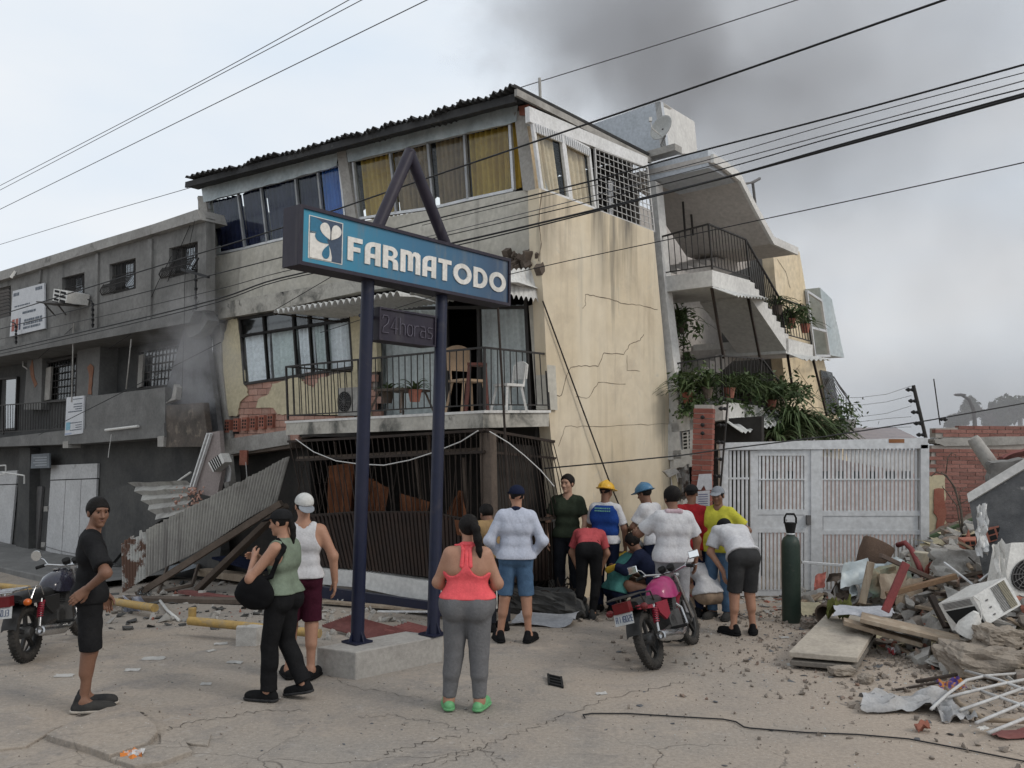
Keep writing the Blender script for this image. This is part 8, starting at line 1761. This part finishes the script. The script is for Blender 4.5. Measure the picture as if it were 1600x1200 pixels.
def gcrack(pts, w=.02):
    w *= .55; b = MB(); P = [PG(x, y) + UP * .005 for x, y in pts]; rr = random.Random(int(pts[0][0]))
    for i in range(len(P) - 1):
        d = P[i + 1] - P[i]; n = Vector((-d.y, d.x, 0)).normalized(); m = 12; q = []
        for k in range(m + 1): c = lerp(P[i], P[i + 1], k / m) + n * (rr.uniform(-.045, .045) if 0 < k < m else 0); c.z = zg(c.x, c.y) + .005; q.append((c, w * rr.uniform(.15, .6)))
        for k in range(m): b.add([q[k][0] + n * q[k][1], q[k + 1][0] + n * q[k + 1][1], q[k + 1][0] - n * q[k + 1][1], q[k][0] - n * q[k][1]], [(0, 1, 2, 3)])
    return b
gk = gr
for pts, w in (([(0, 1143), (60, 1137), (110, 1125), (150, 1112), (190, 1107), (230, 1118)], .06), ([(690, 1195), (760, 1165), (830, 1138), (880, 1118), (960, 1090), (1070, 1065)], .014), ([(600, 1180), (660, 1160), (720, 1150)], .02), ([(640, 1200), (700, 1182), (750, 1168), (790, 1190)], .016), ([(500, 1050), (560, 1075), (640, 1090), (700, 1085)], .010), ([(850, 985), (920, 990), (980, 995)], .010), ([(560, 1120), (610, 1118), (680, 1130), (740, 1145)], .012), ([(250, 1150), (290, 1130), (330, 1125), (400, 1112), (480, 1110)], .018), ([(1120, 1050), (1170, 1030), (1220, 1020)], .009)):
    o = gcrack(pts, w).build('crack', M_crack, gr)
# ------------------------------------------------------------------ motorcycles (local: x forward, y left, z up)
M_tyre = pm('tyre_rubber', (.020, .019, .018), .85, (.05, .045, .04), 14, bump=.6, bs=70); M_rimblk = pm('black_rim', (.02, .02, .02), .45, bump=0); M_chrome = pm('chrome', (.55, .55, .56), .22, (.4, .4, .4), 5, metal=.9, bump=.02); M_engine = pm('engine_grey', (.07, .07, .07), .5, (.11, .11, .11), 8, metal=.5, bump=.15); M_seatvinyl = pm('seat_vinyl', (.012, .012, .012), .5, bump=.1); M_redlens = pm('red_lens', (.12, .010, .012), .3, bump=0); M_orlens = pm('orange_lens', (.5, .10, .01), .25, bump=0); M_shockred = pm('red_spring', (.28, .02, .04), .4, bump=0); M_mirror = pm('mirror_glass', (.75, .78, .8), .08, metal=1.0, bump=0, fine=0); M_plate = pm('plate_white', (.45, .46, .46), .5, (.35, .36, .36), 8, bump=.03); M_plateink = pm('plate_ink', (.03, .05, .12), .6, bump=0)
def moto(label, pR, heading, lean, tankm, sidem, rimm, plate, shockm, mirror='round'):
    t = thing('motorcycle', label, 'motorcycle', pR)
    Rm = Matrix.Rotation(R_(90 - heading), 3, 'Z') @ Matrix.Rotation(R_(lean), 3, 'X'); L = lambda x, y, z: pR + Rm @ Vector((x, y, z if z < .5 else .5 + (z - .5) * .76)); MX = Rm
    WB = 1.26; WR = .295
    def ring(c, R, r, n=40, m=10, sq=1.0):
        b = MB(); vs = []; fs = []
        for i in range(n):
            a = 2 * math.pi * i / n
            for j in range(m): ph = 2 * math.pi * j / m; rr = R + r * math.cos(ph); vs.append(L(c[0] + rr * math.cos(a), c[1] + r * sq * math.sin(ph), c[2] + rr * math.sin(a)))
        for i in range(n):
            for j in range(m): fs.append((i * m + j, i * m + (j + 1) % m, ((i + 1) % n) * m + (j + 1) % m, ((i + 1) % n) * m + j))
        return b.add(vs, fs)
    for wx, rt in ((0, .052), (WB, .044)):
        w = ring((wx, 0, WR), WR - rt, rt, 44, 12, .95).build('wheel', M_tyre, t, smooth=True)
        tr = MB()
        for i in range(44):
            a = 2 * math.pi * i / 44
            for sd in (-1, 1): c = L(wx + (WR - .004) * math.cos(a + sd * .03), sd * rt * .42, WR + (WR - .004) * math.sin(a + sd * .03)); tr.box(c, .018, rt * .5, .010, MX @ Matrix.Rotation(-a, 3, 'Y'))
        tag(tr.build('tread', M_tyre, w), kind='stuff')
        ring((wx, 0, WR), WR - rt * 2 + .01, .018, 36, 8, 1.6).build('rim', rimm, w, smooth=True); sp = MB()
        for k in range(5):
            a = 2 * math.pi * k / 5 + .3; sp.bar(L(wx, 0, WR), L(wx + (WR - rt * 2) * math.cos(a), 0, WR + (WR - rt * 2) * math.sin(a)), .04, .03, up=MX @ Vector((0, 1, 0)))
        sp.build('spoke', rimm, w); MB().lathe([(.001, -.06), (.06, -.06), (.065, -.03), (.065, .03), (.05, .06), (.001, .06)], 16, MX @ Matrix.Rotation(math.pi / 2, 3, 'X'), L(wx, 0, WR)).build('hub', M_engine, w, smooth='auto')
    tube = lambda name, pts, r, m, n=8: MB().tube([L(*p) for p in pts], r, n).build(name, m, t, smooth='auto')
    # frame, swingarm
    for s in (-1, 1):
        tube('swingarm', [(0, .10 * s, WR), (.45, .10 * s, .33)], .02, M_iron); tube('frame_rail', [(-.12, .09 * s, .70), (.2, .09 * s, .68), (.45, .08 * s, .62), (.5, .09 * s, .32), (.85, .08 * s, .25)], .016, M_iron)
        so = tube('shock', [(.02, .13 * s, WR + .04), (.12, .12 * s, .66)], .014, M_chrome)
        MB().tube([L(lerp(.045, .115, k / 60) + 0, .125 * s + .028 * math.cos(k * .9), lerp(WR + .14, .62, k / 60) + .0) + MX @ Vector((.028 * math.sin(k * .9), 0, 0)) for k in range(61)], .007, 5).build('spring', shockm, t, smooth=True)
        tube('fork', [(WB, .085 * s, WR), (WB - .15, .085 * s, .80), (WB - .18, .085 * s, .90)], [.024, .022, .02], M_chrome, 10); tube('footpeg', [(.42, .12 * s, .31), (.42, .30 * s, .31)], .016, M_dark)
    tube('backbone', [(WB - .18, 0, .86), (.75, 0, .72), (.45, 0, .66)], .028, M_iron); tube('down_tube', [(WB - .16, 0, .78), (.95, 0, .35), (.85, 0, .24), (.5, 0, .24)], .022, M_iron)
    # engine
    e = MB().box(L(.62, 0, .36), .36, .24, .22, MX).build('engine', M_engine, t); MB().lathe([(.001, .12), (.085, .12), (.10, .10), (.10, -.10), (.085, -.15), (.001, -.155)], 18, MX @ Matrix.Rotation(math.pi / 2, 3, 'X'), L(.55, 0, .35)).build('crankcase', M_engine, e, smooth='auto')
    for k in range(7): MB().box(L(.74 + .012 * k, 0, .47 + .027 * k), .19 - .004 * k, .20, .012, MX @ Matrix.Rotation(-.35, 3, 'Y')).build('cooling_fin', M_engine, e)
    tube('exhaust_header', [(.86, -.05, .55), (.95, -.09, .45), (.90, -.12, .28), (.65, -.15, .22), (.45, -.17, .23)], .02, M_chrome); mf = MB().lathe([(.03, 0), (.055, .06), (.058, .50), (.05, .56), (.035, .565), (.03, .54), (.001, .53)], 18, Matrix((MX @ Vector((0, 1, 0)), MX @ Vector((.2, 0, 1)).normalized(), MX @ Vector((-1, 0, .16)).normalized())).transposed(), L(.48, -.18, .225)).build('muffler', M_chrome, t, smooth='auto')
    # tank, side covers, seat
    def shell(name, secs, m):      # secs: x, half width, z low, z high
        P = []
        for (x, w, zl, zh) in secs:
            r = []
            for k in range(13): a = math.pi * k / 12; r.append(L(x, -w * math.cos(a) * (1 if True else 0), zl + (zh - zl) * (math.sin(a) ** .6)))
            P.append(r)
        b = MB().sheet(P); n = len(P); m_ = 13; b.f.append(tuple(range(12, -1, -1))); b.f.append(tuple((n - 1) * m_ + k for k in range(m_)))
        for i in range(n - 1): b.f.append((i * m_, (i + 1) * m_, (i + 1) * m_ + 12, i * m_ + 12))
        return b.build(name, m, t, smooth='auto')
    tk = shell('tank', [(.48, .06, .70, .74), (.52, .11, .66, .83), (.62, .145, .63, .91), (.75, .155, .62, .945), (.88, .14, .64, .94), (.97, .09, .68, .89), (1.0, .05, .72, .82)], tankm)
    MB().lathe([(.04, 0), (.04, .015), (.001, .02)], 14, MX, L(.74, 0, .945)).build('fuel_cap', M_chrome, tk); shell('seat', [(-.22, .10, .70, .78), (-.1, .13, .68, .80), (.1, .14, .66, .79), (.3, .12, .64, .76), (.48, .08, .64, .74), (.54, .06, .66, .74)], M_seatvinyl)
    for s in (-1, 1):
        b = MB().prism([L(x, s * .12, z) for x, z in ((.12, .66), (.46, .64), (.44, .46), (.30, .42), (.16, .52))], (MX @ Vector((0, s * .03, 0)))); b.build('side_cover', sidem, t); b = MB().prism([L(x, s * .10, z) for x, z in ((-.32, .72), (.12, .68), (.12, .60), (-.28, .66))], (MX @ Vector((0, s * .02, 0)))); b.build('tail_cowl', sidem, t)
    # fenders
    def fender(cx, a0, a1, R, w, m, name):
        P = [[L(cx + R * math.cos(R_(a)), y, WR + R * math.sin(R_(a)) + (.0 if abs(y) < w * .9 else -.02)) for y in (-w, -w * .6, 0, w * .6, w)] for a in range(a0, a1 + 1, 8)]; return MB().sheet(P, MX @ Vector((0, 0, .006))).build(name, m, t, smooth='auto')
    fender(0, 60, 168, .345, .075, M_rimblk, 'rear_fender'); fender(WB, 40, 160, .325, .06, sidem if sidem is not M_rimblk else M_chrome, 'front_fender')
    # rear rack, tail light, indicators, plate
    rk = MB()
    for s in (-1, 1): rk.tube([L(.12, .14 * s, .70), L(.05, .15 * s, .83), L(-.2, .14 * s, .86), L(-.46, .11 * s, .86)], .009, 6).tube([L(-.05, .15 * s, .85), L(-.12, .13 * s, .70), L(-.2, .14 * s, .86)], .007, 6)
    for x in (-.15, -.25, -.35, -.46): rk.tube([L(x, -.13, .86), L(x, .13, .86)], .008, 6)
    o = rk.build('rear_rack', M_chrome if tankm is not MAT.get('pink_tank') else M_iron, t); o['kind'] = 'stuff' if False else ''; del o['kind']
    lamp_ = MB().box(L(-.40, 0, .74), .09, .17, .10, MX).build('tail_light', M_redlens, t)
    for s in (-1, 1): MB().tube([L(-.30, .06 * s, .70), L(-.30, .15 * s, .69)], .008, 5).build('indicator_stalk', M_dark, t); MB().ell(L(-.31, .19 * s, .69), .04, .04, .035, MX).build('indicator', M_orlens if tankm is not MAT.get('pink_tank') else M_redlens, t)
    pt = MB().box(L(-.44, 0, .60), .008, .20, .11, MX @ Matrix.Rotation(.25, 3, 'Y')).build('number_plate', M_plate, t); RP = MX @ Matrix.Rotation(.25, 3, 'Y'); pc = L(-.44, 0, .60)
    for i, ch in enumerate(plate):
        segs = SEG.get(ch, 'abcdefg'); x0_ = .082 - i * .0272
        b = MB()
        for sgm in segs:
            (ax, az), (bx_, bz2) = SEGP[sgm]; b.bar(pc + RP @ Vector((-.0055, x0_ - ax * .017, -.03 + az * .058)), pc + RP @ Vector((-.0055, x0_ - bx_ * .017, -.03 + bz2 * .058)), .0055, .003, up=RP @ Vector((1, 0, 0)))
        b.build('plate_character', M_plateink, pt)
    tube('plate_bracket', [(-.30, 0, .66), (-.42, 0, .66)], .012, M_dark)
    # bars, clocks, headlamp, mirrors
    hbar = [(WB - .24, -.36, .96), (WB - .21, -.24, .99), (WB - .16, -.10, .95), (WB - .16, .10, .95), (WB - .21, .24, .99), (WB - .24, .36, .96)]
    tube('handlebar', hbar, .012, M_chrome)
    for s in (-1, 1):
        tube('grip', [(WB - .24, .36 * s, .96), (WB - .215, .27 * s, .985)], .019, M_dark); tube('lever', [(WB - .16, .24 * s, .98), (WB - .15, .38 * s, .96)], .007, M_chrome); tube('mirror_stem', [(WB - .20, .24 * s, .99), (WB - .18, .29 * s, 1.07), (WB - .20, .34 * s, 1.11)], .007, M_chrome)
        if mirror == 'round': MB().lathe([(.001, -.015), (.05, -.012), (.06, .0), (.058, .006)], 18, MX @ Matrix.Rotation(-math.pi / 2, 3, 'Y'), L(WB - .21, .36 * s, 1.14)).build('mirror', M_mirror, t, smooth='auto')
        else: o = MB().box(L(WB - .21, .38 * s, 1.12), .02, .12, .085, MX @ Matrix.Rotation(.15, 3, 'Y')).build('mirror', M_mirror, t); md = o.modifiers.new('b', 'BEVEL'); md.width = .015; md.segments = 3
    MB().lathe([(.001, 0), (.06, .0), (.085, .06), (.088, .10), (.001, .115)], 20, MX @ Matrix.Rotation(math.pi / 2, 3, 'Y'), L(WB - .10, 0, .88)).build('headlamp', M_chrome, t, smooth='auto')
    for s in (-1, 1): MB().lathe([(.001, 0), (.04, 0), (.045, .05), (.001, .055)], 16, MX @ Matrix.Rotation(-.5, 3, 'Y'), L(WB - .14, .055 * s, .98)).build('gauge', M_dark, t)
    tube('side_stand', [(.5, .12, .28), (.42, .24, .02)], .012, M_iron)
    return t
SEGP = dict(a=((0, 1), (1, 1)), b=((1, 1), (1, .5)), c=((1, .5), (1, 0)), d=((0, 0), (1, 0)), e=((0, 0), (0, .5)), f=((0, .5), (0, 1)), g=((0, .5), (1, .5)))
SEG = {'A': 'abcefg', '1': 'bc', 'U': 'bcdef', '0': 'abcdef', '2': 'abged', 'E': 'adefg', 'C': 'adef', '3': 'abgcd', '5': 'afgcd', 'B': 'abcdefg', 'J': 'bcd'}
black_tank = pm('black_tank', (.014, .014, .02), .2, (.03, .03, .05), 3, bump=0, coat=.4); pink = pm('pink_tank', (.40, .02, .15), .4, (.28, .015, .10), 3, bump=0, coat=.3)
moto('black motorcycle parked at the left edge with red shock springs', PG(43, 1034), -3, -6, black_tank, M_rimblk, M_rimblk, 'AC50J3', M_shockred)
moto('pink tank motorcycle leaning on its stand in front of the white shirted man', PG(1026, 1045), 29, -18, pink, pm('dark_red_cover', (.22, .015, .03), .4, bump=0), M_rimblk, 'A11B02E', M_shockred, 'square')
# ------------------------------------------------------------------ overhead cables
def wire(label, pts, b, r, m=M_cable, b1=None):
    b1 = b if b1 is None else b1; n = len(pts); P = [PB(x, y, lerp(b, b1, i / (n - 1))) for i, (x, y) in enumerate(pts)]
    Q = []
    for i in range(n - 1):                        # smooth through the points
        p0, p1, p2, p3 = P[max(i - 1, 0)], P[i], P[i + 1], P[min(i + 2, n - 1)]
        for k in range(6):
            s = k / 6; Q.append(.5 * ((2 * p1) + (p2 - p0) * s + (2 * p0 - 5 * p1 + 4 * p2 - p3) * s * s + (3 * p1 - p0 - 3 * p2 + p3) * s ** 3))
    Q.append(P[-1]); return tag(MB().tube(Q, r, 6).build('overhead_cable', m, smooth=True), label, 'cable')
wire('thick black cable crossing the upper windows up to the top right', [(-60, 510), (0, 492), (220, 424), (440, 356), (660, 281), (1060, 145), (1475, 0), (1640, -58)], -1.9, .011)
wire('black cable crossing just below the upper windows', [(-60, 528), (0, 514), (220, 458), (440, 402), (660, 347), (935, 280), (1060, 245), (1330, 175), (1640, 90)], -1.9, .009)
wire('thin cable under the upper window cable', [(660, 352), (880, 300), (1060, 262), (1330, 185), (1640, 103)], -1.95, .004)
wire('thin grey cable in the middle of the cable bundle', [(440, 420), (680, 367), (1060, 272), (1330, 200), (1640, 115)], -1.9, .005, M_cablegrey)
wire('thin black cable in the lower half of the bundle', [(0, 530), (300, 462), (440, 425), (680, 372), (1060, 282), (1330, 207), (1640, 128)], -1.9, .006)
wire('lowest thick black cable of the bundle', [(-60, 560), (0, 548), (300, 478), (440, 434), (702, 381), (1060, 296), (1330, 224), (1640, 139)], -1.9, .012)
wire('second thick cable doubling the lowest one', [(-60, 566), (0, 553), (300, 483), (440, 438), (702, 386), (1060, 297), (1330, 221), (1640, 135)], -2.0, .008)
wire('single thin cable crossing the cream wall to the right edge', [(500, 520), (720, 450), (850, 416), (1060, 371), (1200, 341), (1400, 298), (1640, 245)], -1.8, .005)
wire('upper of two close wires at the top left', [(-40, 310), (0, 290), (280, 145), (545, 0), (600, -32)], -2.5, .006, M_cablegrey)
wire('lower of two close wires at the top left', [(-40, 317), (0, 297), (280, 150), (565, 0), (620, -30)], -2.45, .006, M_cablegrey)
wire('lone wire rising across the sky at the top left', [(-40, 346), (0, 327), (330, 165), (667, 0), (720, -26)], -2.0, .007, M_cablegrey)
wire('thin wire running behind the dark roof at the left', [(-40, 393), (0, 382), (150, 336), (305, 291), (420, 255)], 4.0, .010, M_cablegrey)
wire('thin wire rising from the roof corner into the smoke', [(790, 145), (825, 133), (1040, 66), (1245, 0), (1330, -27)], 4.2, .010, M_cablegrey)
wire('short cable drooping over the balcony of the grey building', [(60, 680), (104, 657), (203, 607), (325, 545), (345, 535)], -.95, .008)
wire('diagonal service cable down to the banner', [(430, 484), (505, 440), (530, 425)], -1.4, .006)
wire('vertical loose cable at the end of the grey building', [(304, 345), (290, 420), (288, 500), (286, 560), (284, 620)], -.95, .006)
gw = [PD(850, 732, 11.0), PD(960, 722, 11.0), PD(1060, 712, 11.2), PD(1130, 702, 11.6), PD(1290, 682, 12.0), PD(1450, 657, 12.2), PD(1640, 623, 12.0)]
tag(MB().tube(gw, .010, 6).build('overhead_cable', M_cable, smooth=True), 'low black cable running from the cream wall over the gate', 'cable')
# ------------------------------------------------------------------ smoke and haze
def vol_mat(name, col, build):
    m = bpy.data.materials.new(name); m.use_nodes = True; n = m.node_tree.nodes; l = m.node_tree.links; n.clear(); o = n.new('ShaderNodeOutputMaterial'); v = n.new('ShaderNodeVolumePrincipled')
    v.inputs['Color'].default_value = (*col, 1); l.new(v.outputs[0], o.inputs['Volume'])
    d = build(n, l)
    if hasattr(d, 'links'): l.new(d, v.inputs['Density'])
    else: v.inputs['Density'].default_value = d
    return m
def math_(n, l, op, a, b=None):
    q = n.new('ShaderNodeMath'); q.operation = op
    for i, x in enumerate((a, b)):
        if x is None: continue
        if hasattr(x, 'links'): l.new(x, q.inputs[i])
        else: q.inputs[i].default_value = x
    return q.outputs[0]
def blob(n, l, pos, c, r):
    s = n.new('ShaderNodeVectorMath'); s.operation = 'SUBTRACT'; l.new(pos, s.inputs[0]); s.inputs[1].default_value = c
    d = n.new('ShaderNodeVectorMath'); d.operation = 'DIVIDE'; l.new(s.outputs[0], d.inputs[0]); d.inputs[1].default_value = r
    e = n.new('ShaderNodeVectorMath'); e.operation = 'LENGTH'; l.new(d.outputs[0], e.inputs[0]); return e.outputs['Value']
def plume(n, l):
    pos = n.new('ShaderNodeNewGeometry').outputs['Position']; sx = n.new('ShaderNodeSeparateXYZ'); l.new(pos, sx.inputs[0])
    nz = _noise(n, l, pos, .20, 6, .58, dist=.5)
    a = math_(n, l, 'ADD', blob(n, l, pos, PLC, PLR), math_(n, l, 'MULTIPLY', math_(n, l, 'SUBTRACT', nz, .5), 2.6))
    core = math_(n, l, 'MULTIPLY', _ramp(n, l, a, 1.0, .45), .125)
    a2 = math_(n, l, 'ADD', blob(n, l, pos, PD(1190, 190, 42), (9, 8, 7)), math_(n, l, 'MULTIPLY', math_(n, l, 'SUBTRACT', nz, .5), 2.2)); core = math_(n, l, 'ADD', core, math_(n, l, 'MULTIPLY', _ramp(n, l, a2, 1.0, .3), .055))
    core = math_(n, l, 'ADD', core, math_(n, l, 'MULTIPLY', _ramp(n, l, blob(n, l, pos, PD(1560, 670, 42), (14, 9, 5)), 1.0, .2), .06))
    a3 = math_(n, l, 'ADD', blob(n, l, pos, PD(1230, 70, 42), (12, 9, 9)), math_(n, l, 'MULTIPLY', math_(n, l, 'SUBTRACT', nz, .5), 2.4)); core = math_(n, l, 'ADD', core, math_(n, l, 'MULTIPLY', _ramp(n, l, a3, 1.1, .2), .05))
    w = math_(n, l, 'ADD', sx.outputs[0], math_(n, l, 'MULTIPLY', math_(n, l, 'SUBTRACT', nz, .5), 14))
    bank = math_(n, l, 'MULTIPLY', _ramp(n, l, w, 2.0, 9.0), math_(n, l, 'ADD', .012, math_(n, l, 'MULTIPLY', _ramp(n, l, nz, .40, .62), .022)))
    return math_(n, l, 'ADD', core, bank)
PLC, PLR = PD(985, 30, 42), (7.8, 8.5, 6.4)
M_smoke = vol_mat('smoke', (.56, .56, .58), plume)
sm = MB().box((22, 42, 17), 64, 20, 40).build('smoke_cloud', None, loc=(0, 0, 0)); sm.data.materials.append(M_smoke)
tag(sm, 'bank of grey smoke rising behind the cream building', 'smoke', kind='stuff')
def puff(n, l):
    pos = n.new('ShaderNodeNewGeometry').outputs['Position']; nz = _noise(n, l, pos, 1.6, 4, .6)
    a = math_(n, l, 'ADD', blob(n, l, pos, PFC, (1.0, .7, 1.2)), math_(n, l, 'MULTIPLY', math_(n, l, 'SUBTRACT', nz, .5), 2.2)); return math_(n, l, 'MULTIPLY', _ramp(n, l, a, 1.0, .3), .55)
PFC = PB(305, 555, -1.2)
pf2 = MB().ell(PFC, 1.1, .75, 1.3).build('smoke_puff', None); pf2.data.materials.append(vol_mat('smoke_puff', (.7, .7, .72), puff)); tag(pf2, 'grey puff of smoke at the end of the grey building', 'smoke', kind='stuff')
